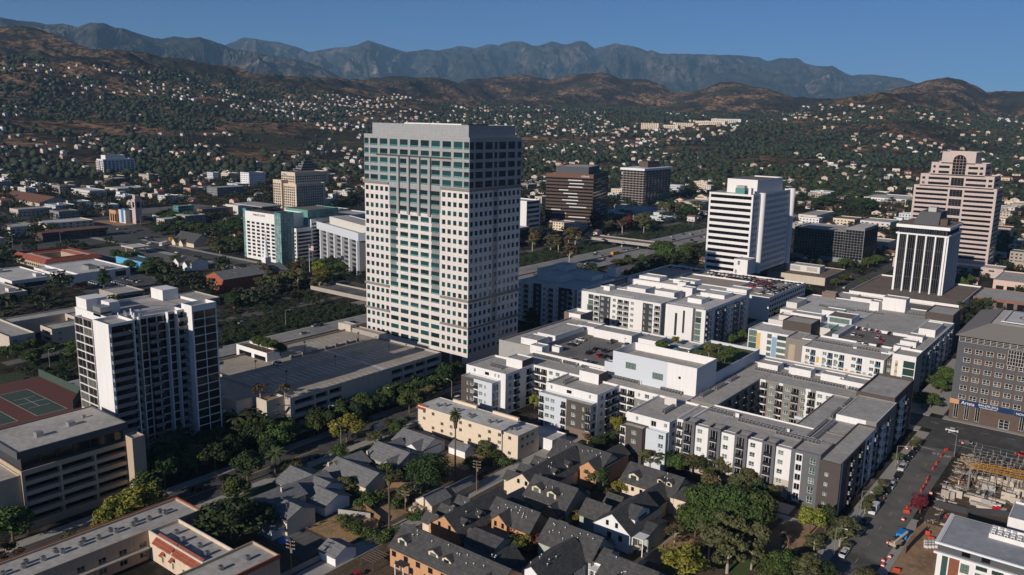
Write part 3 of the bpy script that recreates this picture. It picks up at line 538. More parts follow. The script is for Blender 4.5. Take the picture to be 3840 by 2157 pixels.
# --- stepped pink tower with arched window
b = Bld('office_tower', 'stepped pink granite tower with a tall arched window near its top', 'tower')
def pinkrows(xa, xb, z0, n, fh=3.75, h=1.75): return [(xa, xb, z0+i*fh, z0+i*fh+h, 'ribbon') for i in range(n)]
cx0, cx1 = -136.8, -127.2; y0 = 771.7
z = 10.5; fh = 3.9
F = []
for i in range(15): F += [(-162.8, -138.2, z+i*fh, z+i*fh+1.9, 'ribbon'), (-125.8, -104.2, z+i*fh, z+i*fh+1.9, 'ribbon')]
F += [(cx0, cx1, z+(2*i+1)*fh, z+(2*i+1)*fh+fh+1.9, 'grid') for i in range(0, 7)]
R = [(y0+2, y0+32, z+i*fh, z+i*fh+1.9, 'ribbon') for i in range(15)]
b.mass(-164.5, -102.3, y0, 805.5, 6.5, 69.5, 'pinkstone', F, R, par=.8, roof='pinklight')
b.mass(-160.3, -105.3, y0, 803, 68.7, 79.2, 'pinkstone', [(-154, -138.2, 70.5, 72.5, 'ribbon'), (-154, -138.2, 74.6, 76.6, 'ribbon'), (-125.8, -111, 70.5, 72.5, 'ribbon'), (-125.8, -111, 74.6, 76.6, 'ribbon'), (cx0, cx1, 70.2, 76.8, 'grid'), (-158.8, -156.6, 70.5, 72.5), (-158.8, -156.6, 74.6, 76.6), (-109.3, -106.5, 70.5, 72.5), (-109.3, -106.5, 74.6, 76.6)],
       [(y0+3, y0+28, 70.5, 72.5, 'ribbon'), (y0+3, y0+28, 74.6, 76.6, 'ribbon')], par=.8, roof='pinklight')
b.mass(-153, -112.5, y0, 801, 78.4, 89, 'pinkstone', [(-147, -139, 80, 82, 'ribbon'), (-147, -139, 84.3, 86.3, 'ribbon'), (-125, -118, 80, 82, 'ribbon'), (-125, -118, 84.3, 86.3, 'ribbon'), (-151.3, -149.6, 80, 82), (-151.3, -149.6, 84.3, 86.3), (-116.6, -114.2, 80, 82), (-116.6, -114.2, 84.3, 86.3)],
       [(y0+3, y0+26, 80, 82, 'ribbon'), (y0+3, y0+26, 84.3, 86.3, 'ribbon')], par=.8, roof='pinklight')
b.mass(-145.6, -120.5, y0, 799, 88.2, 98, 'pinkstone', par=.8, roof='pinklight')
m_ = MB(); c = (-132, 90.6); pts = [(c[0]+4.9*math.cos(math.pi*k/14), c[1]+4.9*math.sin(math.pi*k/14)) for k in range(15)]+[(-136.9, 79.5), (-127.1, 79.5)]
m_.q([(p[0], y0-.12, p[1]) for p in pts][::-1], 'glassblack')
for x in (-134.5, -132, -129.5): m_.box(x-.08, x+.08, y0-.22, y0-.13, 79.5, 95, 'pinklight')
for zz in (82, 84.4, 86.8, 89.2, 91.6): m_.box(-136.6, -127.4, y0-.22, y0-.13, zz-.08, zz+.08, 'pinklight')
b.parts.append(('arched_window', m_)); m_ = MB()
for k in range(14):
    a, a2 = math.pi*k/14, math.pi*(k+1)/14; P = lambda q, r, d: (c[0]+r*math.cos(q), y0-d, c[1]+r*math.sin(q)); m_.q([P(a, 5, .3), P(a2, 5, .3), P(a2, 5.8, .3), P(a, 5.8, .3)][::-1], 'pinklight'); m_.q([P(a, 5.8, .3), P(a2, 5.8, .3), P(a2, 5.8, 0), P(a, 5.8, 0)], 'pinklight')
b.parts.append(('arch_surround', m_))
b.mass(-170, -88, 752, 772-.3, 0, 8, 'pinkstone', [(-98, -94, 5, 6.2), (-110, -102, 4.5, 6), (-124, -113, 4.5, 6), (-140, -128, 4.5, 6)], par=.8, roof='roofgrey')
b.finish()
# --- dark grid glass block
b = Bld('office_block', 'low black glass office block with a pale square grid, shaded on its left side', 'office building')
F = [(-252.3+i*2.5, -252.3+i*2.5+2.3, 4+f*2.3, 4+f*2.3+2.08, 'blk') for f in range(10) for i in range(18)]
b.mass(-252.8, -208, 742, 785, 0, 27.5, 'midgrey', F, [], par=.8)
b.mass(-208, -192.5, 741, 784, 0, 31.5, 'midgrey', [(-207.8+i*2.5, -205.5+i*2.5, 4+f*2.3, 4+f*2.3+2.08, 'blk') for f in range(11) for i in range(6)], [(742+i*5.2, 742+i*5.2+5, 4+f*2.3, 4+f*2.3+2.08, 'blk') for f in range(11) for i in range(8)], par=.8, roof='rooflight'); b.finish()
# --- brown banded bank tower across the freeway, turned to the other street grid
b = Bld('office_tower', 'brown tower banded with bronze spandrels and scattered white strips, bank name on its top', 'tower')
x1, y0 = -497.1, 788.6; F = grid(x1-55, x1, 1, 1.5, 3.75, 14, 54.6, 1.7, 1.2, 'ribbon'); R = grid(y0, y0+74, 1, 1.5, 3.75, 14, 73.5, 1.7, 1.2, 'ribbon')
b.mass(x1-55, x1, y0, y0+74, 0, 58, 'brown', F, R, [(x1-55, x1, 53.7, 58, 'copper')], par=1)
b.mass(x1-46, x1-8, y0+8, y0+60, 57, 65.5, 'darkgrey', par=.6)
m_ = MB(); rnd = random.Random(4)
for f in range(14):
    z = 1.5+f*3.75+.1
    for k in range(1): a = rnd.uniform(2, 30); L_ = rnd.uniform(10, 22); m_.box(x1-55+a, x1-55+min(a+L_, 53), y0-.15, y0-.02, z, z+.95, 'white')
    a = rnd.uniform(4, 40); m_.box(x1+.02, x1+.15, y0+a, y0+a+22, z, z+.95, 'bluegrey')
b.parts.append(('white_strip', m_)); b.org = (x1, y0, 0); r = turned(b, 18.3)
o = text('sign', 'citibank', 3.2, (-14.5, -.25, 54.6), (math.pi/2, 0, 0), 'white', ext=.03); o.parent = r
# --- dark bronze tower with thin white ledges
b = Bld('apartment_tower', 'dark tower with thin pale floor ledges and a white roof rim, beyond the freeway', 'tower')
b.mass(-604.5, -570.5, 1036, 1117, 0, 49, 'brown', [(-602+i*5.3, -599.2+i*5.3, 2+f*3.4, 4.7+f*3.4, 'brownw' if 0 else 'blk') for f in range(14) for i in range(6)], [(1040+i*9.5, 1046+i*9.5, 2+f*3.4, 4.7+f*3.4, 'blk') for f in range(14) for i in range(8)], par=.6)
m_ = MB()
for f in range(13): m_.box(-606, -569, 1034.5, 1118, 4.9+f*3.4, 5.2+f*3.4, 'offwhite')
b.parts.append(('ledge', m_)); m_ = MB(); m_.box(-607, -568, 1033, 1119, 49.2, 52.2, 'whitepaint'); b.parts.append(('roof_rim', m_)); m_ = MB(); m_.box(-592, -578, 1060, 1095, 52.2, 61, 'brown'); b.parts.append(('roof_house', m_)); b.finish()
# --- small white block behind the tallest tower
b = Bld('office_block', 'small white block with dark strips, peeping out behind the right side of the tallest tower', 'office building')
b.mass(-558, -528, 707, 732, 0, 31.5, 'white', (), [(708, 730, 3+f*5, 5.4+f*5, 'ribbon') for f in range(6)], par=1.2); b.finish()
# --- silver building with white columns
b = Bld('office_block', 'silver grey office block with white columns and dark bands, left of the tallest tower', 'office building')
x0, y0 = -545.8, 438.8
F = [(x0+1.3+i*14+1, x0+1.3+i*14+13.2, 1+f*3.55+1.5, 1+f*3.55+3.5, 'blk') for f in range(7) for i in range(6)]
b.mass(x0, x0+86, y0, y0+30, 0, 25.8, 'midgrey', F, (), roof=None, depth=1.3)
b.mass(x0-1.3, x0+87, y0-1.3, y0+31, 25.9, 32, 'bluegrey', par=2); b.mass(x0+12, x0+80, y0+8, y0+26, 29.9, 36, 'offwhite', par=.5)
for i in range(7): m_ = MB(); m_.box(x0+i*14-1.1, x0+i*14+.9, y0-1.3, y0-.01, 0, 25.9, 'bluegrey'); b.parts.append(('column', m_))
b.org = (x0, y0, 0); turned(b, -17)
# --- glass and white hotel left of it
b = Bld('hotel', 'white hotel with a green glass corner shaft and a folded glass top storey', 'hotel')
rib = lambda a0, n, st, w, z1, k='ribbon', z0=2.5: [(a0+i*st, a0+i*st+w, z0+f*2.95, z0+1.8+f*2.95, k) for f in range(int((z1-z0)/2.95)) for i in range(n)]
b.mass(-590, -549, 403, 430, 0, 39, 'white', rib(-588, 6, 6.5, 4.2, 34), (), par=.8, roof='roofbrown'); b.mass(-594.5, -590.05, 404, 430, 0, 40.5, 'tealpanel', [(-594.3, -590.3, 1+f*2.95, 3.6+f*2.95, 'tealcurt') for f in range(13)], par=.5)
b.mass(-548.95, -541, 401.5, 414, 0, 41, 'tealpanel', [(-548.8+i*2.6, -546.3+i*2.6, 1+f*2.95, 3.75+f*2.95, 'tealcurt') for f in range(13) for i in range(3)], [(401.8+i*3, 404.6+i*3, 1+f*2.95, 3.75+f*2.95, 'tealcurt') for f in range(13) for i in range(4)], par=.8, roof='roofdark')
b.mass(-572, -543.5, 430.05, 462, 0, 41, 'tealpanel', (), [(431+i*6.2, 436.8+i*6.2, 33+f*2.95, 35.7+f*2.95, 'tealcurt') for f in range(2) for i in range(5)], par=.6, roof='roofbrown')
b.mass(-552, -538, 414.05, 430, 0, 28, 'white', rib(-540.6, 1, 2, 1.6, 28), rib(414.8, 1, 9, 14, 28), par=.8); b.mass(-552, -539.5, 430.1, 462, 0, 34, 'white', (), rib(431, 3, 10.4, 9.6, 33), par=.8); b.mass(-570, -541, 462.05, 500, 0, 34, 'bluegrey', (), rib(463, 3, 12, 11, 33), par=.8)
m_ = MB(); m_.box(-612, -574, 408, 428, 42.3, 43, 'roofgrey'); [m_.bar((x, y, 39), (x, y, 42.3), .6, 'charcoal') for x in (-588, -576) for y in (409, 427)]; b.parts.append(('helipad', m_))
r = b.finish()
o = text('sign', 'EMBASSY SUITES', 2.2, (-579, 402.9, 35.9), (math.pi/2, 0, 0), 'charcoal', r, ext=.05)
# --- cream stepped hotel
b = Bld('hotel', 'cream stepped hotel with square windows, in front of a small pyramid topped office block', 'hotel')
x1, y0 = -833, 640
def sq(a0, a1, z0, z1, st=3.6, w=2.3, h=2.0, fh=3.1): return [(a0+.6+i*st, a0+.6+i*st+w, z0+f*fh+.8, z0+f*fh+.8+h, 'tealsm') for f in range(int((z1-z0)/fh)) for i in range(int((a1-a0-.8)/st))]
b.mass(x1-40, x1-24, y0, y0+24, 0, 37, 'cream', sq(x1-40, x1-24, 2, 36), (), par=.8); b.mass(x1-24, x1, y0+3, y0+50, 0, 33, 'cream', sq(x1-24, x1, 2, 32), sq(y0+3, y0+50, 2, 32), par=.8)
b.mass(x1-36, x1-10, y0+10, y0+64, 32, 46.5, 'cream', sq(x1-36, x1-10, 33, 45), sq(y0+10, y0+64, 33, 45), par=1, roof='roofbrown')
b.org = (x1, y0, 0); r = turned(b, 2)
o = text('sign', 'Hilton', 3, (-33, 9.8, 42.6), (math.pi/2, 0, 0), 'bluetarp', ext=.05); o.parent = r
b = Bld('office_block', 'grey office block with a stepped glass pyramid top behind the cream hotel', 'office building')
x1, y0 = at('22', 440, 278, 44); x0 = at('22', 345, 270, 44)[0]; x0 = min(x0, x1-18); y1 = y0+40
b.mass(x0, x1, y0, y1, 0, 44, 'cream', [(x0+2, x1-2, 3+f*3.8, 5+f*3.8, 'ribbon') for f in range(10)], [(y0+2, y1-2, 3+f*3.8, 5+f*3.8, 'ribbon') for f in range(10)], par=1)
for k in range(5): b.mass(x0+2+k*1.8, x1-2-k*1.8, y0+3+k*3, y1-3-k*3, 44+k*3.2-.1, 47.2+k*3.2, 'midgrey', [(x0+3+k*1.8, x1-3-k*1.8, 45+k*3.2, 46.6+k*3.2, 'ribbon')], [(y0+4+k*3, y1-4-k*3, 45+k*3.2, 46.6+k*3.2, 'ribbon')], par=.3)
b.finish()
# --- white balconied tower far left
b = Bld('apartment_tower', 'white twelve storey apartment tower with stacked balconies at the foot of the hills', 'tower')
x1, y0 = -1403, 688
b.mass(x1-22, x1, y0, y0+55, 0, 36, 'white', [(x1-20+i*7, x1-15.5+i*7, 2+f*2.95, 4.1+f*2.95, 'blk') for f in range(11) for i in range(3)], [(y0+2+i*6.6, y0+6.5+i*6.6, 2+f*2.95, 4+f*2.95, 'blk') for f in range(11) for i in range(8)], par=.8)
b.mass(x1-18, x1-3, y0+6, y0+40, 35.5, 42.5, 'white', par=.5); b.org = (x1, y0, 0); r = b.finish()
for f in range(11): balcony(r, 'F', y0, x1-21.5, x1-10, 2+f*2.95, 'offwhite', 2, 'white')
# ================================================================ apartment blocks, garages and other near buildings
def apt(a0, a1, z0, nf, pat, fh=3.2):
    """pat: string over equal bays, w window, b loggia, n narrow window, . blank; gives holes and loggias"""
    p = (a1-a0)/len(pat); W_ = []; B_ = []
    for i, k in enumerate(pat):
        c = a0+p*(i+.5)
        for f in range(nf):
            z = z0+f*fh
            if k == 'w': W_.append((c-.95, c+.95, z+.9, z+2.5, 'res'))
            if k == 'n': W_.append((c-.45, c+.45, z+.9, z+2.4, 'res2'))
            if k == 'g': W_.append((c-p*.45, c+p*.45, z+.3, z+2.9, 'greencurt'))
            if k == 'b': W_.append((c-p*.42, c+p*.42, z+.15, z+2.6, 'dark', 1.3)); B_.append((c-p*.44, c+p*.44, z+.1))
    return W_, B_
def loggias(b, face, c, L_, m='railblack', out=.5):
    for a0, a1, z in L_: b.bal.append((face, c, a0, a1, z, m, out))
b = Bld('apartment_block', 'white and brown apartment block wrapped round a deep courtyard and a rooftop car park', 'apartment building')
# left front block
W_, L_ = apt(-208, -198.5, .6, 4, 'bwn.'); W2, L2 = apt(-214.8, -208, 3.8, 3, '.nw'); loggias(b, 'F', 245.5, L_)
b.mass(-214.8, -198.5, 245.5, 251, 0, 14.2, 'bluegrey', W_+W2, [(246.5, 249.5, 1+f*3.2, 3.4+f*3.2, 'res') for f in range(4)], [(-214.8, -208, 3.6, 14.2, 'brownboard'), (-214.8, -208, 0, 3.6, 'brownbrick'), (-208, -205.8, .6, 12, 'white')], par=.6)
W_, L_ = apt(252, 269, .6, 5, 'wb.b'); loggias(b, 'R', -196, L_)
b.mass(-216.8, -196, 251.05, 270, 0, 17.3, 'white', [(-212.8, -211.8, 14.9, 16.4, 'res2'), (-206.8, -204.6, 14.9, 16.2, 'blk'), (-201.8, -201, 14.9, 16.4, 'res2'), (-200, -199.2, 14.9, 16.4, 'res2')], W_)
b.mass(-204.6, -196.3, 262.3, 269.9, 16.4, 20.3, 'white', zr=[(262, 270, 16, 21, 'brownboard')], par=.5)
# wing behind the left blocks, with the two light wells
W_, L_ = apt(-195.8, -178.7, .6, 5, 'bbwww'); loggias(b, 'F', 270, L_); W2, L2 = apt(-154.4, -137.4, .6, 5, 'bbnww'); loggias(b, 'F', 270, L2)
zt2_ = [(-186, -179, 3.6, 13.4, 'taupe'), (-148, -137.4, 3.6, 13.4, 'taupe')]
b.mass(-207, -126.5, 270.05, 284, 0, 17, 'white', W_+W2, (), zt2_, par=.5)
# second front block
W_, L_ = apt(-178.4, -165.6, .6, 4, 'bww.b'); W2, L2 = apt(-165.6, -154.7, 3.8, 3, '.w.nb'); loggias(b, 'F', 249.8, L_+L2)
b.mass(-178.4, -154.7, 249.8, 254, 0, 14.2, 'bluegrey', W_+W2, [(250.3, 253.3, 1+f*3.2, 3.4+f*3.2, 'dark') for f in range(4)], [(-165.6, -154.7, 3.6, 14.2, 'brownboard'), (-165.6, -154.7, 0, 3.6, 'brownbrick'), (-168, -165.8, .6, 12, 'white')], par=.6)
W_, L_ = apt(255, 269, .6, 5, 'wbb'); loggias(b, 'R', -154.6, L_)
b.mass(-178.2, -154.6, 254.05, 270, 0, 17.2, 'white', [(-176, -175.2, 14.9, 16.4, 'res2'), (-168.5, -166.2, 14.9, 16.2, 'blk'), (-158.3, -157.5, 14.9, 16.4, 'res2')], W_)
b.mass(-171, -162, 266.5, 273.5, 16.3, 20.6, 'white', zr=[(266, 274, 16, 21, 'brownboard')], par=.5)
# third front block
W_, L_ = apt(-137.2, -128.4, .6, 4, 'b.w.'); loggias(b, 'F', 241.5, L_)
b.mass(-137.2, -128.4, 241.5, 245.8, 0, 13.9, 'brownboard', W_, [], [(-137.2, -135, 0, 13.2, 'white')], par=.6)
W_, L_ = apt(-128.3, -120.6, .6, 4, '.w'); b.mass(-128.3, -120.6, 243.8, 245.8, 0, 13.7, 'bluegrey', W_, [], par=.5)
W_, L_ = apt(246.5, 252, .6, 5, 'w'); b.mass(-137.2, -120.5, 245.85, 269.9, 0, 17.2, 'white', [(-133.6, -132.6, 14.8, 16.3, 'res2'), (-127.6, -125.6, 14.2, 16.2, 'dark'), (-122.6, -121.4, 14.9, 16.3, 'res2')], W_)
# long front with grey bays
W_, L_ = apt(-120.4, -117, .6, 5, 'bb'); loggias(b, 'F', 251.6, L_)
b.mass(-120.45, -117, 251.6, 270, 0, 17, 'white', W_, par=.4)
for i in range(4):
    a = -117+i*9.3; W_ = [(a+4.9, a+6.7, .9+f*3.2+.6, 2.5+f*3.2+.6, 'res') for f in range(5)]
    b.mass(a+4.31, a+9.3, 250, 252, 0, 16.9, 'white', W_, (), [(a+4.3, a+9.3, 0, 6.4, 'beige')], par=0)
    L_ = [(a+1, a+3.3, .7+f*3.2) for f in range(5)]; loggias(b, 'F', 248.9, L_, out=1.0)
    b.mass(a+.0, a+4.3, 248.9, 254, 0, 18.0, 'greyboard', [(q[0], q[1], q[2]+.1, q[2]+(2.4 if j < 4 else 3.6), 'dark', 1.2) for j, q in enumerate(L_)], (), par=.9)
b.mass(-117, -79.8, 252.05, 274, 0, 17, 'white', (), (), par=.5)
b.mass(-79.7, -70.55, 262.05, 274, 0, 16.9, 'taupe', par=.3); b.mass(-79.75, -70.6, 249.2, 262, 0, 17.8, 'greyboard', [(-78.1, -76.3, 1.4+f*3.2, 3.5+f*3.2, 'dark') for f in range(5)]+[(-73.8, -72, 1.4+f*3.2, 3.5+f*3.2, 'res') for f in range(5)], (), [(-78.3, -76.1, .6, 16.8, 'white')], par=1)
W_, L_ = apt(252, 288, .6, 5, 'w.bw.bw.bw.b'); loggias(b, 'R', -64, L_, 'midgrey', .6)
b.mass(-70.5, -64, 247.8, 288.6, 0, 17.2, 'brownboard', [(-68.6, -67.5, 2.6+f*3.2, 3.9+f*3.2, 'res') for f in range(4)], W_, (), [(248.6, 250, 0, 17.2, 'bluegrey'), (255, 268, 0, 14.5, 'brownbrick'), (274, 288, 0, 17.2, 'bluegrey')], par=.5)
W_, L_ = apt(289, 315, .6, 5, '.b.wb.w'); loggias(b, 'R', -64.6, L_, 'midgrey', .6)
b.mass(-78, -64.6, 288.65, 316, 0, 18.6, 'taupe', zf=[(-78, -68, 16, 19, 'white')], R=W_, zr=[(296, 309, 0, 15, 'bluegrey')], par=.3, pm='white')
W_, L_ = apt(317, 345, .6, 5, 'wb.wb.w'); loggias(b, 'R', -65.4, L_, 'midgrey', .6)
b.mass(-79, -65.4, 316.05, 346, 0, 20, 'brownboard', [], W_, (), [(323, 334, 0, 17, 'bluegrey')], par=1)
# wings round the deep courtyard
W_, L_ = apt(275, 314, .6, 5, 'nwbwbwbwbw'); loggias(b, 'R', -115.8, L_)
b.mass(-126.4, -115.8, 274.05, 345, 0, 17, 'taupe', (), W_, par=.4)
W_, L_ = apt(-115.6, -87.2, .6, 5, 'bwbwbwbww'); loggias(b, 'F', 315, L_); loggias
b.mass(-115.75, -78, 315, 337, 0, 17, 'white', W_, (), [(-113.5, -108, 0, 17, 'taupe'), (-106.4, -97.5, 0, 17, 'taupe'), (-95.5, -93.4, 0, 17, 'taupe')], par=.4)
b.mass(-87, -70.55, 274.05, 314.95, 0, 16.9, 'taupe', par=.5)
m_ = MB(); m_.box(-90, -87.1, 281, 281.4, 16.2, 17.2, 'bluegrey')
# deck, tall stair wall, garden terrace and roof rooms
b.mass(-207, -150, 284.05, 337, 0, 16.6, 'white', par=0, roof='deckgrey')
b.mass(-227.5, -207.05, 286, 345, 0, 19, 'stone', par=.9)
b.mass(-163, -126.6, 278.4, 296, 16.2, 27.6, 'white', [(-157, -152.4, 21.6, 24.2, 'greencurt'), (-145, -140.4, 19.8, 22.4, 'greencurt'), (-134, -133, 22, 23, 'blk')], (), [(-163, -138.8, 16, 28, 'bluegrey')], par=3.2)
b.mass(-169.5, -163.1, 283, 286, 16.2, 21, 'bluegrey', par=.2); b.mass(-205, -169.6, 283.4, 284, 16.4, 18.4, 'white', par=0, roof='white')
b.mass(-149.9, -127, 296.05, 342, 0, 21.6, 'bluegrey', par=1.2, roof='lawn')
for x0, x1, y0, y1, z in ((-217.5, -207.5, 302, 326, 21), (-212.5, -203.5, 328.6, 336.8, 20.6), (-202.6, -182, 327, 336.5, 20.6), (-178, -169, 326, 336.8, 20.6), (-218, -209, 290, 299.5, 21), (-209.5, -203, 285.5, 291, 20), (-203.5, -199, 293, 296, 19), (-163, -152, 322, 326, 17.8), (-110, -101, 331, 337, 19.6), (-97, -88, 331, 337, 19.6), (-122.5, -114, 329, 336, 19.6)):
    b.mass(x0, x1, y0, y1, 16.2, z, 'white', par=.4)
b.mass(-231.5, -66, 337.05, 349.5, 0, 17.2, 'offwhite', par=.6, roof='rooflight')
b.mass(-89, -79.1, 328, 337, 16.5, 19.5, 'white', par=.5); b.mass(-232, -222, 345, 357, 0, 21, 'white', zf=[(-232, -229, 0, 22, 'brownbrick')], zr=[(345, 357, 0, 22, 'taupe')], par=1.5)
b.parts.append(('screen', m_)); m_ = MB(); m_.box(-131, -126.3, 262, 262.3, 17, 20, 'offwhite'); b.parts.append(('screen', m_)); b.finish()
# rooftop condensers in rows
cm = MB(); cm.box(-.42, .42, -.42, .42, .25, 1.15, 'metal'); cm.box(-.34, .34, -.43, .43, .35, 1.05, 'charcoal'); cm.cyl(0, 0, 1.15, 1.2, .36, .34, 'charcoal', 10); cm.box(-.5, .5, -.5, .5, .0, .2, 'midgrey')
CN = [None]
def condensers(n, x, y, z, dx, dy, label, group):
    for i in range(n):
        if CN[0] is None: o = cm.build('condenser'); CN[0] = o
        else: o = CN[0].copy(); COL.objects.link(o)
        o.location = (x+dx*i, y+dy*i, z); o.scale = (1.25, 1.25, 1.35); tag(o, label, 'condenser', group)
G1 = 'condensers on the roof of the courtyard apartment block'; T1 = 'small dark air conditioning condenser in a row on the courtyard apartment block roof'
for n, x, y, dx, dy in ((11, -204, 281, 1.35, 0), (5, -188, 281, 1.35, 0), (7, -178.5, 280.5, 1.35, 0), (13, -165.5, 277, 1.25, 0), (7, -139.5, 276.3, 1.25, 0), (6, -124.5, 279.5, 0, 1.35), (6, -124, 291, 0, 1.35), (5, -124, 304, 0, 1.4), (6, -127, 254, 0, 1.4), (7, -115, 267, 1.35, 0), (13, -103, 264, 1.3, 0), (12, -88.5, 261, 1.2, 0),
                         (12, -122, 326.5, 1.25, 0), (17, -105.5, 326, 1.2, 0), (8, -84, 325.8, 1.2, 0), (16, -79.3, 263, 0, 1.3), (16, -77.2, 263, 0, 1.3), (8, -79.6, 289, 0, 1.3), (8, -79.6, 303, 0, 1.3), (5, -208, 257, 1.2, 0), (6, -172.3, 258, 0, 1.2)):
    condensers(n, x, y, 16.5 if y < 327 else 16.6, dx, dy, T1, G1)
for x, y, dx, dy, n in ((-204, 281.9, 1, 0, 15), (-165.5, 277.9, 1, 0, 16), (-103, 265, 1, 0, 17), (-115, 268, 1, 0, 10), (-88.5, 262, 1, 0, 14), (-78.2, 262.5, 0, 1, 22), (-105.5, 327, 1, 0, 20)): m_ = MB(); m_.box(x, x+(dx*n or .2), y, y+(dy*n or .2), 16.4, 17.9, 'white'); tag(m_.build('screen_wall'), 'low white screen wall beside the condensers on the courtyard block roof', 'screen wall', 'screen walls on the courtyard block roof')
# --- second block with coloured balconies
b = Bld('apartment_block', 'white apartment block with blue balconies and yellow panels round a rooftop car park and pool', 'apartment building')
def colz(a0, a1, n, seed, c):
    r = random.Random(seed); z = []
    for f in range(n):
        for k in range(int((a1-a0)/2.6)):
            m = r.choice(['yellow', 'skyblue', 'taupe', None, 'taupe', None])
            if m: z.append((a0+k*2.6+.3, a0+k*2.6+1.6, .8+f*3.2, 3.6+f*3.2, m))
    return z
W_, L_ = apt(-119, -85.5, .6, 5, 'wb.wbwb.wb.wb'); loggias(b, 'F', 377.7, L_, 'bluebalcony', .7)
b.mass(-120.2, -84.4, 377.7, 392, 0, 17, 'white', W_, (), colz(-119, -86, 4, 3, 0), par=.6)
b.mass(-84.35, -82, 382.5, 394, 0, 16.8, 'brown', [(-83.9, -82.3, 1.2+f*3.2, 3+f*3.2, 'res') for f in range(5)], par=.5)
b.mass(-82, -72.4, 381.5, 395, 0, 20, 'white', [(-77.3, -72.7, .8+f*3.4, 3.9+f*3.4, 'greencurt') for f in range(5)]+[(-80.6, -79.5, 1.4+f*3.2, 3+f*3.2, 'res2') for f in range(5)], [(382, 394, .8+f*3.4, 3.9+f*3.4, 'greencurt') for f in range(0)], [(-80.6, -79.5, 0, 17, 'yellow')], par=1)
W_, L_ = apt(396, 478, .6, 5, 'bwb.wbw.bwb.wbw.bwbw'); loggias(b, 'R', -74.6, L_, 'midgrey', .8)
b.mass(-87, -74.6, 395.05, 478, 0, 17, 'bluegrey', (), W_, par=.6, pm='white')
b.mass(-89, -75.5, 478.05, 501, 0, 21, 'brownboard', (), apt(479, 500, .6, 5, 'w.w.w')[0], par=.8)
b.mass(-152, -131.7, 391.6, 410, 0, 17.2, 'white', [(-151.6, -147.6, 1+f*3.2, 4+f*3.2, 'greencurt') for f in range(5)]+[(-142.2, -140, 1.2+f*3.2, 3.4+f*3.2, 'greencurt') for f in range(5)]+[(-137.2, -132.6, 1.2+f*3.2, 3.4+f*3.2, 'greencurt') for f in range(5)], (),
       [(-147.5, -145.6, 0, 15.8, 'yellow'), (-139.8, -137.3, 1, 15, 'skyblue')], par=.7, roof='rooflight')
b.mass(-131.6, -120.3, 388, 404, 0, 17, 'taupe', (), (), [(-130, -127, 0, 14, 'tan')], par=.5)
b.mass(-139.5, -125.3, 404.05, 418, 0, 21.5, 'brownboard', par=.7)
b.mass(-125.25, -87.05, 392.05, 404, 0, 17, 'white', par=.8, roof='rooflight'); b.mass(-120, -87.05, 404.05, 431, 0, 16.4, 'white', par=0, roof='deckgrey')
b.mass(-115, -112, 404.2, 430, 16.2, 18.5, 'bluegrey', par=.2)
b.mass(-152, -120.1, 418.05, 440, 0, 17.4, 'offwhite', par=.5, roof='rooflight'); b.mass(-126, -114, 432, 446, 0, 21, 'bluegrey', [(-125, -115, 17.8, 20.3, 'greencurt')], par=.5, roof='roofbrown')
W_, L_ = apt(-111, -92, 10.2, 2, 'bwb.w'); loggias(b, 'F', 433, L_)
b.mass(-113.9, -87.05, 433, 500, 0, 17.3, 'white', W_, par=.5); b.mass(-156, -114.1, 446.05, 500, 0, 17.3, 'white', par=.5, roof='rooflight')
for x0, x1, y0, y1, z, m in ((-113, -101, 487, 496, 24, 'white'), (-118, -113.2, 480, 487, 22, 'white'), (-144, -128, 428, 436, 20.5, 'white'), (-134, -124, 448, 458, 20, 'white'), (-148, -140, 422, 428, 19.5, 'offwhite'), (-84, -76.5, 440, 460, 20, 'white'), (-86, -79, 425, 432, 19, 'white'), (-86, -79, 412, 418, 19, 'white'), (-86, -79, 400, 405, 19, 'white'), (-156, -150, 455, 472, 20, 'offwhite'), (-150, -142, 498, 504, 20, 'brownbrick')): b.mass(x0, x1, y0, y1, 16.4, z, m, par=.4)
b.finish()
pool = MB(); pool.q([(-124, 419.5, 17.0), (-116, 419.5, 17.0), (-116, 429, 17.0), (-124, 429, 17.0)], 'tealpanel'); tag(pool.build('swimming_pool'), 'small turquoise swimming pool on the roof terrace of the second apartment block', 'swimming pool')
G2 = 'condensers on the roof of the block with blue balconies'; T2 = 'small dark condenser in a row on the roof of the block with blue balconies'
for n, x, y, dx, dy in ((14, -119, 390.5, 1.3, 0), (8, -99, 390.5, 1.3, 0), (14, -142, 470, 1.4, 0), (10, -122, 472, 1.4, 0), (10, -100, 484, 1.4, 0)): condensers(n, x, y, 16.6, dx, dy, T2, G2)
# --- white condominiums across the cross street, left part in the shade of the tower
b = Bld('apartment_block', 'white and dark green seven storey condominium half in the shadow of the tallest tower', 'apartment building')
def cond(a0, a1, pat, nf=7, z0=1): return apt(a0, a1, z0, nf, pat, 3.15)
W_, L_ = cond(-250, -197.5, 'w.gbwnwbbw.nwb'); loggias(b, 'F', 384, L_, 'midgrey', .5)
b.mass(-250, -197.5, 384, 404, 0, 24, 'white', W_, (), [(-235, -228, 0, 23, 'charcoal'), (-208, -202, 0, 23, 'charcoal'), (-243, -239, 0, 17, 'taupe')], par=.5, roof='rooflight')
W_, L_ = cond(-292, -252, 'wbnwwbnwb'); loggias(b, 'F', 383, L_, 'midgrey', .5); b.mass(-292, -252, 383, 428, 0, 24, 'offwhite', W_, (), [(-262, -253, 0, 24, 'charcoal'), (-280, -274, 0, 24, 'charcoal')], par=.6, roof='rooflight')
b.mass(-252, -250, 400, 445, 0, 22.5, 'greyboard'); b.mass(-310, -252.05, 428.05, 446, 0, 23, 'offwhite', (), cond(429, 445, 'wbw')[0], par=.5, roof='rooflight')
W_, L_ = cond(387, 440, 'bwwbwbwwbwbw'); loggias(b, 'R', -173, L_, 'midgrey', .8)
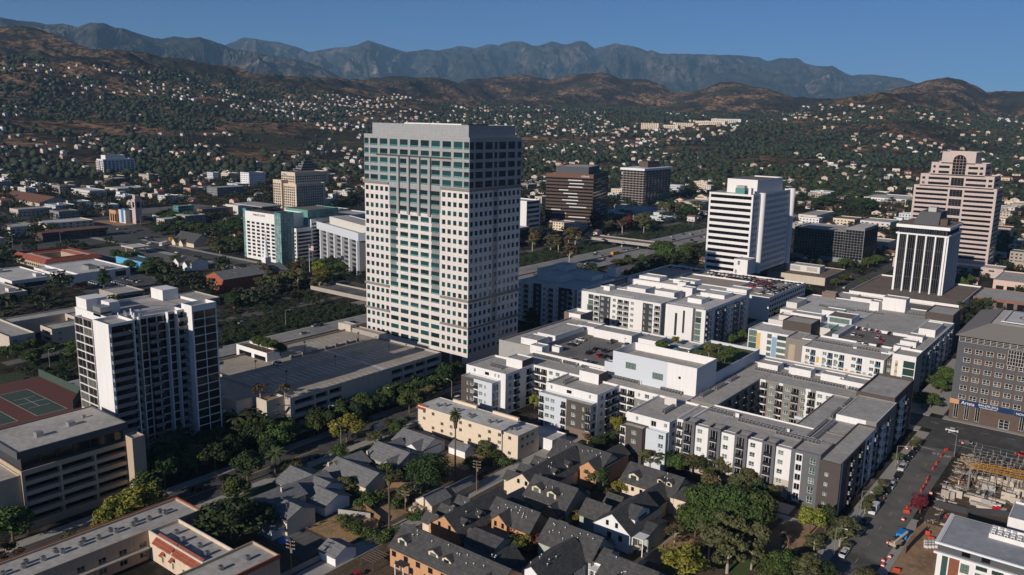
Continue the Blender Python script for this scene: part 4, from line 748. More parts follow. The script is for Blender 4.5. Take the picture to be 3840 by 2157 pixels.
b.mass(-195.5, -173, 386, 440, 0, 24, 'white', [(-178.4, -175.2, 1+f*3.15, 3.9+f*3.15, 'greencurt') for f in range(7)]+[(-190, -188.6, 8, 20, 'ribbon'), (-185.5, -184.3, 10, 22, 'ribbon')], W_, [(-180, -178.5, 0, 24, 'darkgrey')], [(398, 412, 0, 22, 'charcoal'), (422, 430, 0, 22, 'charcoal')], par=.5, roof='rooflight')
b.mass(-197.4, -195.6, 390, 430, 0, 22, 'darkgrey', par=0); b.mass(-249.9, -195.6, 404.05, 440, 0, 20, 'white', par=.4, roof='rooflight'); b.mass(-249.9, -178, 440.05, 456, 0, 23, 'white', par=.5, roof='rooflight')
for x0, x1, y0, y1, z in ((-234, -222, 412, 424, 24), (-215, -203, 410, 420, 25), (-240, -236, 396, 402, 26), (-212, -207, 432, 438, 27), (-206, -199, 424, 430, 26), (-190, -182, 400, 410, 26), (-192, -178, 420, 432, 25.6), (-188, -176, 446, 455, 25), (-286, -270, 396, 410, 27), (-268, -258, 412, 424, 26.5), (-300, -290, 432, 444, 26.5), (-262, -256, 436, 442, 29), (-244, -230, 444, 454, 25), (-222, -208, 446, 455, 25.4)): b.mass(x0, x1, y0, y1, 19.6 if y0 > 404 and y1 < 440 and x0 > -250 and x1 < -196 else 22.9, z, 'white' if x0 > -252 else 'offwhite', par=.4, roof='rooflight')
m_ = MB()
for x0, x1, y in ((-249, -238, 384.6), (-226, -214, 384.6), (-195, -174, 386.6), (-190, -182, 400.3), (-240, -230, 404)):
    for h in (.5, 1.0): m_.bar((x0, y, 24+h), (x1, y, 24+h), .09, 'railgrey')
    for k in range(int((x1-x0)/2)+1): m_.bar((x0+k*2, y, 23.6), (x0+k*2, y, 25), .09, 'railgrey')
b.parts.append(('railing', m_)); b.finish()
# --- white public parking deck
b = Bld('parking_garage', 'white multi level parking garage with a roof deck crowded with cars, before the ribboned tower', 'parking garage')
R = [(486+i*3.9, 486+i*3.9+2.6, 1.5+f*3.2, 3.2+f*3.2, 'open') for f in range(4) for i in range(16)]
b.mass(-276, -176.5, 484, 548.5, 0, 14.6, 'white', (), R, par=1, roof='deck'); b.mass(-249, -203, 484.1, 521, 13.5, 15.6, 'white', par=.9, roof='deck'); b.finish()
# --- podiums right
b = Bld('parking_garage', 'low garage with a mostly empty grey roof deck below the black and white tower', 'parking garage')
b.mass(-150, -88, 508, 584.6, 0, 4.6, 'offwhite', par=.9, roof='asphaltold'); b.mass(-158, -90, 584.7, 668, 0, 6.4, 'white', par=1, roof='roofbrown'); b.mass(-150, -118, 560, 562, 4, 7, 'white', par=0); b.mass(-162, -150.2, 560, 584, 0, 5, 'white', (), [(562, 582, 1, 3.6, 'open')], par=.6); b.finish()
b = Bld('church', 'low tan church with faceted roof lights beside the white garage', 'church')
b.mass(-230, -186, 622, 672, 0, 6, 'beige', par=.5, roof='roofbrown'); b.mass(-222, -196, 640, 652, 5.5, 10.5, 'offwhite', zf=[(-219, -211, 6.5, 9.5, 'roofgrey'), (-206, -198, 6.5, 9.5, 'roofgrey')], par=.3); b.finish()
b = Bld('shop_building', 'red brick shop building with rooftop units at the right edge', 'shop building')
b.mass(-88, -20, 622, 662, 0, 7, 'brownbrick', [(-86+i*6, -82+i*6, 1, 5, 'blk') for i in range(11)], (), [(-88, -20, 5.4, 6.2, 'redtile')], par=.7); b.finish(); b = Bld('shop_building', 'long tan shop building with dark openings right of the pink tower base', 'shop building'); b.mass(-86, -30, 690, 740, 0, 9, 'pinklight', [(-84+i*7, -79+i*7, 2, 5, 'blk') for i in range(7)], par=.8); b.finish(); b = Bld('parking_garage', 'pale pink parking building at the right edge behind the tan shops', 'parking garage'); b.mass(-70, -20, 745, 790, 0, 13, 'pinklight', par=1); b.finish()
b = Bld('parking_garage', 'tan garage with a line of cars on its roof behind the grey brick office', 'parking garage')
b.mass(-62, -54, 470, 560, 0, 9, 'beige', par=.8, roof='deckgrey'); b.mass(-53.9, -10, 450, 560, 0, 12, 'midgrey', par=.8, roof='roofgrey'); b.finish()
# --- grey brick office with banner
b = Bld('office_block', 'dark grey brick office with white framed windows, a leasing banner and a rooftop helipad', 'office building')
x0, y0 = -55.3, 368.5; F = []; nx = 9
for f in range(6):
    for i in range(nx):
        a = x0+2.6+i*3.9
        if f == 5 and 4 <= i <= 5: continue
        F.append((a, a+2.6, 9.2+f*3.9, 11.2+f*3.9, 'brownw'))
F += [(x0+1.6+i*3.9, x0+3.2+i*3.9, 1, 7.4, 'dark') for i in (0, 1, 2, 6, 7)]; F.append((x0+18, x0+21.6, .3, 4, 'door'))
F += [(x0+17.8, x0+25.4, 26.5, 32.6, 'curtain')]
R = [(y0+.5, y0+9, 12+f*3.9, 14.3+f*3.9, 'ribbon') for f in range(6)]+[(y0+12+i*4, y0+14.6+i*4, 9.2+f*3.9, 11.2+f*3.9, 'brownw') for f in range(6) for i in range(10)]
zf = [(x0+1.2+i*3.9, x0+2.1+i*3.9, 8.6, 31, 'brown') for i in range(1, 9)]+[(x0, -18, 0, 8.4, 'brown')]
b.mass(x0, -18, y0, 426, 0, 32.8, 'darkgrey', F, R, zf, roof=None)
b.mass(x0, -18, y0, 426, 32.85, 35.6, 'charcoal', [(x0+.2, x0+18, 33, 35.4, 'curtain'), (x0+18.2, -18.2, 33, 35.4, 'curtain')], [], roof=None)
m_ = MB(); rx0, rx1, ry0, ry1 = x0-1.2, -17, y0-1.2, 428; ix0, ix1, iy0, iy1 = x0+9, -22, y0+11, 416
C4 = [(rx0, ry0), (rx1, ry0), (rx1, ry1), (rx0, ry1)]; D4 = [(ix0, iy0), (ix1, iy0), (ix1, iy1), (ix0, iy1)]
for k in range(4): m_.q([(*C4[k], 35.65), (*C4[(k+1) % 4], 35.65), (*D4[(k+1) % 4], 40), (*D4[k], 40)], 'taupe')
m_.q([(*p, 39.4) for p in D4], 'rooflight'); b.parts.append(('roof', m_))
m_ = MB(); m_.box(ix0+3, ix1-.5, iy0+6, iy0+32, 40, 40.4, 'roofwhite'); cxh, cyh, zz = (ix0+ix1)/2+1, iy0+18, 40.43
for k in range(32):
    a, a2 = 2*math.pi*k/32, 2*math.pi*(k+1)/32; c = lambda q, r: (cxh+r*math.cos(q), cyh+r*math.sin(q), zz); m_.q([c(a, 4.4), c(a, 5), c(a2, 5), c(a2, 4.4)], 'courtred'); m_.q([c(a, 1.6), c(a, 2.1), c(a2, 2.1), c(a2, 1.6)], 'courtred')
for q in ((ix0+4, ix1-1.5, iy0+7, iy0+7.5), (ix0+4, ix1-1.5, iy0+30.5, iy0+31), (ix0+4, ix0+4.5, iy0+7, iy0+31)): m_.q([(q[0], q[2], zz), (q[1], q[2], zz), (q[1], q[3], zz), (q[0], q[3], zz)], 'courtred')
b.parts.append(('helipad', m_)); r = b.finish()
m_ = MB(); m_.box(x0+.3, x0+22.6, y0-.22, y0-.06, 6.9, 9.0, 'navy'); m_.box(x0-.2, x0+3.2, y0-.24, y0-.05, 6.95, 8.95, 'orange'); bn = m_.build('banner'); m_ = MB(); m_.box(x0+22.9, -18, y0-.22, y0-.06, 6.7, 8.8, 'navy'); bn2 = m_.build('banner')
tag(bn, 'long blue banner with the name Arista on the grey brick office', 'banner'); tag(bn2, 'blue banner reading NOW LEASING on the grey brick office', 'banner')
for s_, sz, x, z in (('Arista', 2.0, x0+4, 7.3), ('844-670-2416', 1.25, x0+10.2, 7.9), ('AristaGlendale.com', .8, x0+10.6, 7.15)): o = text('lettering', s_, sz, (x, y0-.25, z), (math.pi/2, 0, 0), 'whitepaint', ext=.01); o.parent = bn
o = text('lettering', 'NOW LEASING LUXURY', 1.3, (x0+23.4, y0-.25, 7.3), (math.pi/2, 0, 0), 'whitepaint', ext=.01); o.parent = bn2
o = text('sign', 'EASTWEST BANK', .75, (x0+11.5-x0-x0*0+x0-r.location.x*0, y0-.1, 4.6), (math.pi/2, 0, 0), 'courtred', ext=.03); o.parent = r; o.location = (x0+11.5-r.location.x, y0-.1-r.location.y, 4.6)
# --- big parking garage in front of the tower
b = Bld('parking_garage', 'long tan concrete garage with an empty striped roof deck below the tallest tower', 'parking garage')
R = []
for a0, a1 in ((183, 192), (192.8, 198.6), (199.4, 205.4), (232.6, 239), (239.8, 246), (246.8, 253), (253.8, 262)):
    for f in range(4): R.append((a0, a1, 1.1+f*3.5, 3+f*3.5, 'open', 1.5))
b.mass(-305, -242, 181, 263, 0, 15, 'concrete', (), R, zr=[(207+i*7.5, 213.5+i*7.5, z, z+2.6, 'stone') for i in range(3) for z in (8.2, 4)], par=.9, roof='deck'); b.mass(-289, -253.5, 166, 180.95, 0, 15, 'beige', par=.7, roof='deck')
b.mass(-252, -245.5, 173.2, 180.95, 0, 15.2, 'beige', par=.9, roof='dirt'); b.mass(-311, -289, 205, 212, 13, 18, 'white', [(-309, -300, 13.4, 16, 'open'), (-298, -290, 13.4, 16, 'open')], par=1, roof='soil')
b.mass(-305, -282, 263.05, 268, 0, 16, 'concrete', par=.5, roof='deck'); b.mass(-310, -301, 262, 266, 14, 17.5, 'beige', par=.2, roof='rooflight')
m_ = MB(); m_.box(-285.2, -284.8, 214, 253, 14.1, 15.2, 'concrete_dark')
for k in range(7): m_.box(-285.5, -284.5, 214+k*6.2, 215.4+k*6.2, 14.1, 15.9, 'concrete_dark')
b.parts.append(('deck_wall', m_)); m_ = MB()
for k in range(3):
    for s in (0, 1): m_.bar((-245.4, 175+s*3.4, 3+k*3.8+s*1.9), (-245.4+3, 175+(1-s)*3.4, 4.9+k*3.8+s*1.9), 1.2, 'charcoal', .25)
b.parts.append(('stairs', m_)); m_ = MB(); z = 14.115
for y0_, n, xx in ((183, 26, -247.5), (183, 24, -262.5), (186, 24, -267.7), (186, 24, -279), (216, 13, -290), (216, 13, -300)):
    for k in range(n): m_.q([(xx, y0_+k*2.9, z), (xx+4.8, y0_+k*2.9, z), (xx+4.8, y0_+k*2.9+.42, z), (xx, y0_+k*2.9+.42, z)], 'line')
m_.q([(-300, 233, z), (-243, 230, z), (-243, 231.6, z), (-300, 234.6, z)], 'rooflight'); b.parts.append(('stall_markings', m_)); b.finish()
# --- beige office over parking, bottom left, with tennis courts
b = Bld('office_block', 'beige office over five open parking levels, dark glass top storey, bottom left', 'office building')
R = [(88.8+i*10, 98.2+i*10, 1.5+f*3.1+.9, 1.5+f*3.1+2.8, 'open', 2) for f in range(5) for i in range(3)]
b.mass(-262, -240, 88, 119, 0, 18.2, 'tan', (), R, par=1); b.mass(-262, -240.6, 60, 87.95, 0, 17, 'tan', par=.5)
b.mass(-261.5, -241.2, 88.6, 118, 17.4, 21.8, 'charcoal', [], [(89+i*4.8, 93.4+i*4.8, 18.6, 21.4, 'blk') for i in range(6)], roof=None); b.mass(-262.6, -240.2, 87.4, 119, 21.85, 24, 'darkgrey', par=.3)
b.mass(-241.2, -236, 118, 122, 0, 20, 'tan', par=.5); b.mass(-335, -262.05, 70, 133, 0, 15.4, 'concrete_dark', par=0, roof='courtred'); m_ = MB(); m_.box(-250, -248, 96, 98, 23.7, 25.2, 'metal'); m_.box(-252, -250, 106, 108, 23.7, 25, 'metal'); m_.box(-255, -254, 112, 113, 23.7, 24.6, 'metal'); b.parts.append(('roof_unit', m_)); m_ = MB()
for y in (108, 124): 
    m_.q([(-322, y-11, 15.42), (-290, y-11, 15.42), (-290, y-1, 15.42), (-322, y-1, 15.42)], 'courtgreen')
    for q in ((-322, -290, y-11, y-10.85), (-322, -290, y-1.15, y-1), (-322, -321.85, y-11, y-1), (-290.15, -290, y-11, y-1), (-306.1, -305.9, y-11, y-1), (-312, -311.85, y-9.6, y-2.4), (-300, -299.85, y-9.6, y-2.4), (-312, -300, y-6.1, y-5.95)): m_.q([(q[0], q[2], 15.44), (q[1], q[2], 15.44), (q[1], q[3], 15.44), (q[0], q[3], 15.44)], 'line')
b.parts.append(('tennis_court', m_)); m_ = MB()
for p, q in (((-335, 132.7), (-300, 132.7)), ((-300, 132.7), (-288, 124))): m_.bar((*p, 16.9), (*q, 16.9), .15, 'courtgreen', 3)
b.parts.append(('fence', m_)); b.finish()
# --- two storey apartments bottom left with red tile edges
b = Bld('apartment_building', 'long low tan apartment building with red tile edging, in the bottom left corner', 'apartment building')
R = [(62+i*5.4, 64+i*5.4, 1+f*3, 2.5+f*3, 'blind') for f in range(2) for i in range(9)]
b.mass(-212, -200, 50, 117.5, 0, 8.3, 'tan', (), R, par=.6); b.mass(-199.95, -174.3, 102.5, 111.2, 0, 8.2, 'cream', [(-196+i*4.2, -194.8+i*4.2, 4.6, 6, 'blind') for i in range(5)]+[(-194+i*5, -193+i*5, 1, 2.8, 'blind') for i in range(4)], [], par=.9, pm='white'); b.mass(-174.2, -163, 80, 117, 0, 8.2, 'tan', par=.7)
m_ = MB()
for x0, x1, y0, y1 in ((-212.4, -212, 50, 117.5), (-212, -200, 117.5, 117.9), (-163, -162.6, 80, 117)): m_.box(x0, x1, y0, y1, 7.4, 8.5, 'redtile')
for x0, x1 in ((-196, -187), (-186.6, -175)): m_.q([(x0, 101, 6.4), (x1, 101, 6.4), (x1, 103.4, 8.5), (x0, 103.4, 8.5)], 'redtile')
for x in (-193.6, -189): m_.q([(x, 101.3, 3.6), (x+1.6, 101.3, 3.6), (x+1.6, 102.45, 4.4), (x, 102.45, 4.4)], 'redtile')
m_.box(-200, -198.6, 62, 102, 3.6, 3.8, 'concrete'); b.parts.append(('tile_edge', m_)); b.finish()
# --- cream apartment building
b = Bld('apartment_building', 'cream apartment building with white flat roof and a red tile corner, behind the bungalows', 'apartment building')
F = []
for i in range(10):
    for f in range(3):
        if (i*3+f*5) % 4: F.append((-210+i*4.6, -208.6+i*4.6, 1.3+f*2.8, 2.6+f*2.8, 'blind'))
b.mass(-212.6, -164.2, 218, 230.5, 0, 9.3, 'palecream', F, [(220+i*3, 221.4+i*3, 4+f*2.8, 5.2+f*2.8, 'blind') for f in range(2) for i in range(3)], par=.15, roof='rooflight')
m_ = MB(); m_.q([(-213.2, 217.2, 8.3), (-208.5, 217.2, 8.3), (-208.5, 219, 9.6), (-213.2, 219, 9.6)], 'redtile'); b.parts.append(('tile_edge', m_)); [(setattr(b, 'tmp', MB()), b.tmp.box(q, q+12, 229.5, 230.4, 9.3, 10.4, 'palecream'), b.parts.append(('parapet', b.tmp))) for q in (-205, -185)]; b.finish()
b = Bld('garage_building', 'low white flat roofed garage between the cream building and the brown and white block', 'garage'); b.mass(-176, -160, 233, 242, 0, 4.2, 'white', par=.4, roof='rooflight'); b.finish()
rt = None
for i, (x, y, z) in enumerate([(-206, 222, 9.2), (-204, 224, 9.2), (-198, 222.5, 9.2), (-196.4, 223, 9.2), (-190, 222, 9.2), (-188.6, 221, 9.2), (-180, 221.5, 9.2), (-178, 223, 9.2), (-170, 221, 9.2), (-168.4, 222, 9.2)]+[(-206, 60+i*4.6, 7.8) for i in range(12)]+[(-207.6, 61+i*7, 7.8) for i in range(8)]+[(-194, 107, 7.4), (-189, 106, 7.4), (-183, 107, 7.4), (-178, 106, 7.4), (-170, 96, 7.6), (-169, 104, 7.6), (-168, 111, 7.6)]):
    if rt is None: m_ = MB(); m_.box(-.55, .55, -.55, .55, .15, 1.15, 'metal'); m_.box(-.45, .45, -.58, .58, .3, 1.0, 'darkgrey'); m_.cyl(0, 0, 1.15, 1.22, .42, .4, 'charcoal', 8); rt = o = m_.build('rooftop_unit')
    else: o = rt.copy(); COL.objects.link(o)
    o.location = (x, y, z); w = 'the cream apartment building' if y > 200 else 'the bottom left tan apartments'
    tag(o, 'boxy grey air conditioning unit on the roof of '+w, 'air conditioner', 'air conditioning units on '+w)
# --- white modern building bottom right
b = Bld('apartment_building', 'white and grey modern apartment building with red panels in the bottom right corner', 'apartment building')
x0, y0 = -32.3, 226.2
F = [(x0+1.2, x0+2.6, 1, 8.8, 'greencurt'), (x0+5.6, x0+7.6, 5.4, 8, 'greencurt')]+[(x0+9+i*3.6, x0+11.6+i*3.6, 1+f*3.2, 3.4+f*3.2, 'greencurt') for f in range(3) for i in range(5)]
b.mass(x0, -12, y0, 246, 0, 9.4, 'white', F, (), [(x0+2.9, x0+5.3, 1, 8.8, 'rust'), (x0+13, x0+15, 4, 7, 'rust')], par=0); b.mass(x0, -12, y0, 246, 9.5, 12, 'darkgrey', [(x0+5.5, x0+7.5, 9.9, 11.2, 'blk'), (x0+10, x0+12, 9.9, 11.4, 'blk')], par=.3, pm='white', roof='roofbluegrey')
m_ = MB(); m_.box(x0-.8, -12, y0-.8, y0-.02, 9.0, 9.5, 'whitepaint'); m_.box(x0-.8, -12, y0-.8, y0-.02, 11.7, 12.2, 'whitepaint'); m_.box(x0-.8, x0-.02, y0, 246, 11.7, 12.2, 'whitepaint'); b.parts.append(('cornice', m_))
b.mass(-22.6, -14, 238, 244, 11.5, 13, 'white', par=.8, roof='rooflight'); b.finish()
b = Bld('apartment_building', 'tall white building edge with a bluish roof at the right edge beside the building site', 'apartment building'); b.mass(-20.4, -8, 257, 270, 0, 11, 'white', par=.6, roof='roofbluegrey'); b.finish()
for k in range(14): m_ = MB(); x, y = -21.8+(k % 5)*1.5, 239.2+(k//5)*1.6; m_.box(x-.45, x+.45, y-.45, y+.45, 12.2, 13.3, 'whitepaint'); m_.box(x-.3, x+.3, y-.47, y-.45, 12.4, 13.1, 'charcoal'); tag(m_.build('rooftop_unit'), 'white fan unit on the roof of the white building in the bottom right corner', 'air conditioner', 'white fan units on the bottom right roof')
# ================================================================ gabled houses
def gable(bw, br, x0, x1, y0, y1, ze, zr, axis, wm, rm, oh=.6, z0=0):
    t = .18
    if axis == 'x':
        ym = (y0+y1)/2; s = (zr-ze)/(ym-y0)
        for P in ([(x0, y0, z0), (x1, y0, z0), (x1, y0, ze), (x0, y0, ze)], [(x1, y0, z0), (x1, y1, z0), (x1, y1, ze), (x1, ym, zr), (x1, y0, ze)], [(x1, y1, z0), (x0, y1, z0), (x0, y1, ze), (x1, y1, ze)], [(x0, y1, z0), (x0, y0, z0), (x0, y0, ze), (x0, ym, zr), (x0, y1, ze)]): bw.q(P, wm)
        a, c = x0-oh*.7, x1+oh*.7
        for ys, sg in ((y0-oh, -1), (y1+oh, 1)):
            zl = ze-oh*s; P = [(a, ys, zl+t), (c, ys, zl+t), (c, ym, zr+t), (a, ym, zr+t)]; Q = [(x, y, z-t) for x, y, z in P]
            if sg > 0: P = P[::-1]; Q = Q[::-1]
            br.q(P, rm); br.q(Q[::-1], rm); br.q([Q[0], Q[1], P[1], P[0]], rm)
            for i, j in ((1, 2), (3, 0), (2, 3)): br.q([Q[i], Q[j], P[j], P[i]], rm)
    else:
        xm = (x0+x1)/2; s = (zr-ze)/(xm-x0)
        for P in ([(x0, y0, z0), (x1, y0, z0), (x1, y0, ze), (xm, y0, zr), (x0, y0, ze)], [(x1, y0, z0), (x1, y1, z0), (x1, y1, ze), (x1, y0, ze)], [(x1, y1, z0), (x0, y1, z0), (x0, y1, ze), (xm, y1, zr), (x1, y1, ze)], [(x0, y1, z0), (x0, y0, z0), (x0, y0, ze), (x0, y1, ze)]): bw.q(P, wm)
        a, c = y0-oh*.7, y1+oh*.7
        for xs_, sg in ((x0-oh, -1), (x1+oh, 1)):
            zl = ze-oh*s; P = [(xs_, c, zl+t), (xs_, a, zl+t), (xm, a, zr+t), (xm, c, zr+t)]; Q = [(x, y, z-t) for x, y, z in P]
            if sg > 0: P = P[::-1]; Q = Q[::-1]
            br.q(P, rm); br.q(Q[::-1], rm)
            for i, j in ((0, 1), (1, 2), (3, 0), (2, 3)): br.q([Q[i], Q[j], P[j], P[i]], rm)
def addwin(root, face, c, a, z, w, h, kind='res'):
    o = bpy.data.objects.new('window', winmesh(w, h, kind, -.06)); COL.objects.link(o); o.parent = root; x, y, zz = root.location
    o.location = (a-x, c-y, z-zz) if face == 'F' else (c-x, a-y, z-zz)
    if face == 'R': o.rotation_euler[2] = math.pi/2
def home(label, wings, wins=(), dorm=(), chim=(), name='house', cat='house', group=None, vents=0, porch=()):
    w0 = wings[0]; root = thing(name, label, cat, (w0[0]+w0[1])/2, (w0[2]+w0[3])/2, 0, group); bw, br = MB(), MB()
    for w in wings: gable(bw, br, *w); OCC.append((w[0], w[1], w[2], w[3]))
    for f, cx, cy, z, w, h, wm, rm in dorm:                          # dormers: face, centre, front plane, sill height, width, height
        dw, dr = MB(), MB()
        if f == 'F': gable(dw, dr, cx-w/2, cx+w/2, cy, cy+3.6, z+h, z+h+w*.24, 'y', wm, rm, .35, z)
        else: gable(dw, dr, cy-3.6, cy, cx-w/2, cx+w/2, z+h, z+h+w*.24, 'x', wm, rm, .35, z)
        d = dw.build('dormer', root); e = dr.build('dormer_roof', None); e.parent = d; e.matrix_parent_inverse = d.matrix_parent_inverse.copy() @ Matrix.Identity(4)
        e.matrix_parent_inverse = Matrix.Identity(4); e.location = (0, 0, 0)
        n = 2 if w > 3 else 1
        addwin(root, f, cy if f == 'F' else cy, cx-w*.28 if f == 'F' else cx-w*.28, z+.5, w*.56, h-.55, 'greencurt' if n == 2 else 'blk')
    bw.build('wall', root); br.build('roof', root)
    for q in wins: addwin(root, *q)
    for x, y, z in chim: m = MB(); m.box(x-.35, x+.35, y-.35, y+.35, z-3, z, 'beige'); m.build('chimney', root)
    for x0, x1, y0, y1, z, m_ in porch:
        m = MB(); m.box(x0, x1, y0, y1, z, z+.2, m_); [m.box(a-.12, a+.12, b-.12, b+.12, 0, z, 'whitepaint') for a in (x0+.2, x1-.2) for b in (y0+.2, y1-.2)]; m.build('porch', root)
    rs = random.Random(len(label)*7+int(abs(w0[0])))
    for k in range(vents):
        x = rs.uniform(w0[0]+2, w0[1]-2); y = rs.uniform(w0[2]+1.5, (w0[2]+w0[3])/2-.5); s = (w0[5]-w0[4])/((w0[3]-w0[2])/2) if w0[6] == 'x' else 0
        z = w0[4]+s*(y-w0[2]) if w0[6] == 'x' else w0[4]+(w0[5]-w0[4])*(1-abs(x-(w0[0]+w0[1])/2)/((w0[1]-w0[0])/2))
        m = MB(); m.cyl(x, y, z, z+.75, .09, .09, 'metal', 6); m.cyl(x, y, z+.75, z+.95, .18, .1, 'whitepaint', 6); m.build('roof_vent', root)
    return root
SH = 'shingle'; GT = 'townhouses with dark shingle roofs'
home('long orange townhouse with three cream dormers in its dark roof, nearest the camera', [(-148, -112, 141, 152.5, 6, 10, 'x', 'orange', SH), (-120, -112, 137, 147, 5.5, 8.6, 'y', 'palecream', SH)],
     [('F', 141, -147.2+k*4.4, 3.4, 1.5, 1.5, 'blk') for k in range(6)]+[('F', 141, -146+k*5.2, .6, 1.4, 1.8, 'blk') for k in range(5)], [('F', -144.6, 142.2, 6.2, 3.3, 2, 'palecream', SH), ('F', -133.8, 142.6, 6.4, 3.4, 1.8, 'palecream', SH), ('F', -129.2, 142.6, 6.2, 3, 1.8, 'palecream', SH)], vents=12, group=GT, porch=[(-144, -140.6, 138.6, 141, 3.2, 'charcoal')])
home('townhouse with a steep dark ridge running away from the camera and an orange gable end', [(-149, -137, 157, 181, 5.6, 10, 'y', 'orange', SH)]+[(-153.4, -149, y, y+3.6, 4.6, 6.4, 'x', 'palecream', SH) for y in (159, 165.5, 173)]+[(-137, -131, 170, 176, 5, 7, 'x', 'taupe', SH), (-137, -130, 158.5, 163.5, 4.8, 6.6, 'x', 'taupe', SH)],
     [('F', 157, -145.4, 6.3, .9, 1.3, 'blk'), ('F', 157, -141.6, 6.3, .9, 1.3, 'blk')], [('R', 161.5, -138.6, 6.1, 2.8, 1.7, 'palecream', SH), ('R', 168, -138.6, 6.1, 2.8, 1.7, 'palecream', SH), ('R', 176.5, -138.6, 6.1, 2.6, 1.7, 'palecream', SH)], vents=5, group=GT)
home('townhouse with a pale cream gable end, three side dormers and a long dark ridge', [(-149.3, -137.4, 193, 221.5, 5.8, 10, 'y', 'palecream', SH)]+[(-153.6, -149.3, y, y+4, 4.4, 6.2, 'x', 'palecream', SH) for y in (197, 204, 212)],
     [('F', 193, -145.3, 6.4, 1, 1.4, 'blk'), ('F', 193, -142.3, 6.4, 1, 1.4, 'blk')], [('R', 199, -138.8, 6.2, 2.9, 1.7, 'palecream', SH), ('R', 205.5, -138.8, 6.2, 2.9, 1.7, 'palecream', SH), ('R', 213, -138.8, 6.2, 2.9, 1.7, 'palecream', SH)], vents=4, group=GT)
home('broad townhouse with two cream dormers facing the camera and a dark roof', [(-139.6, -124.2, 189.2, 201, 5.8, 10, 'x', 'tan', SH), (-131, -125, 186.5, 192, 4.4, 6.6, 'y', 'orange', SH)], (), [('F', -136.2, 190.6, 6.3, 3.3, 2, 'palecream', SH), ('F', -130.4, 190.4, 6.3, 3.3, 2, 'palecream', SH)], vents=5, group=GT)
home('townhouse with an orange walled dormer above red leaved trees', [(-139, -123.8, 170.6, 180, 6, 10, 'x', 'orange', SH), (-136, -130.6, 169, 175.5, 6.6, 8.8, 'y', 'orange', SH)], [('F', 169, -135, 5, .9, 1.5, 'blk'), ('F', 169, -132.4, 5, .9, 1.5, 'blk'), ('F', 170.6, -129, 2.6, 1.2, 1.5, 'blk')], vents=14, group=GT)
home('townhouse with a protruding orange gable wing and dark roofs beside the brown and white block', [(-151, -130.4, 217.8, 231, 6, 10, 'x', 'palecream', SH), (-137, -130.2, 215.8, 236, 6.6, 9.2, 'y', 'orange', SH)], [('F', 215.8, -134.6, 4.8, 1, 1.4, 'blk'), ('F', 217.8, -140.6, 3.4, 1, 1.3, 'blk'), ('F', 217.8, -143.6, 3.4, 1, 1.3, 'blk')], vents=10, group=GT)
home('townhouse with one large and two small cream dormers and a peach tower', [(-122, -103.4, 216.6, 229.2, 6, 10, 'x', 'palecream', SH), (-112.6, -105, 208.5, 219, 5.4, 8.4, 'y', 'tan', SH), (-103, -98.6, 216, 228, 6.2, 7.6, 'x', 'palecream', SH)], [('F', 216.6, -118+k*3, 3.6, 1, 1.3, 'blk') for k in range(2)], [('F', -118, 217.8, 6.2, 3.5, 2, 'palecream', SH), ('F', -109.4, 219, 7.4, 1.9, 1.4, 'palecream', SH), ('F', -106.3, 219, 7.4, 1.9, 1.4, 'palecream', SH)], vents=4, group=GT)
home('white craftsman townhouse with a white gable, side dormer and two storey balcony', [(-113.6, -101.8, 187.6, 206, 5.8, 10.2, 'y', 'whitepaint', SH), (-121, -112.8, 191.6, 199.5, 4.6, 7.8, 'x', 'sagewall', SH), (-101.8, -98.6, 192, 203, 4.8, 6.0, 'x', 'sagewall', SH)], [('F', 187.6, -109.6, 6.4, .9, 1.5, 'blk'), ('F', 187.6, -106.6, 6.4, .9, 1.5, 'blk'), ('F', 187.6, -109, 2.8, 1.2, 1.7, 'blk'), ('F', 187.6, -105.4, 2.8, 1.2, 1.7, 'blk')],
     [('R', 196.5, -103, 6.6, 8.5, 1.6, 'whitepaint', SH)], group=GT, porch=[(-101.6, -98, 188.2, 192, 5, 'whitepaint')])
home('sage townhouse with a wide plain dark roof dotted with vents', [(-119.4, -102.6, 168.8, 180, 6, 10.2, 'x', 'sagewall', SH), (-102.6, -99.6, 170.5, 178, 5.6, 7.6, 'x', 'whitepaint', SH)], [('R', -102.5, 172, 6.6, .9, 1.4, 'blk')], vents=12, group=GT, porch=[(-102.4, -99, 167.4, 171, 4.2, 'whitepaint')])
home('white walled townhouse with a large dark gable roof at the bottom edge', [(-114.6, -104, 152, 170.5, 5.6, 9.4, 'y', 'whitepaint', SH)], [('R', -104, 154+k*4, 3, 1, 1.5, 'blk') for k in range(4)], vents=6, group=GT)
home('townhouse with a dark roof and white gable trim at the bottom edge beside the playground', [(-97.5, -83.5, 162.8, 175.5, 5.8, 9.8, 'x', 'sagewall', SH), (-95, -89, 160, 168, 5.2, 8, 'y', 'whitepaint', SH)], (), vents=4, group=GT)
home('townhouse with a dark roof filling the bottom edge left of the white walled one', [(-124, -116, 146.5, 158, 5.6, 9, 'y', 'whitepaint', SH)], vents=3, group=GT)
for i, (x0, x1, y0, y1, z, ax) in enumerate([(-135, -125.5, 156, 166, 7.4, 'x'), (-124.5, -118.5, 181.5, 186.5, 4.6, 'x'), (-133, -128, 203.5, 208.5, 5, 'x'), (-121.5, -116.5, 206.5, 211.5, 4.6, 'x'), (-111.5, -106.5, 182, 186.2, 4.8, 'x'), (-142, -137, 184, 188.6, 4.8, 'x'), (-101, -96.5, 230, 235, 4.6, 'x'), (-113, -108, 231, 236, 5, 'x')]):
    home('small square porch pavilion with a dark shingle roof among the townhouses', [(x0, x1, y0, y1, z-1.8, z, ax, 'sagewall', SH)], name='pavilion', cat='pavilion', group='small dark roofed pavilions among the townhouses')
SG = 'shinglegrey'; GB = 'old bungalows beside the street'
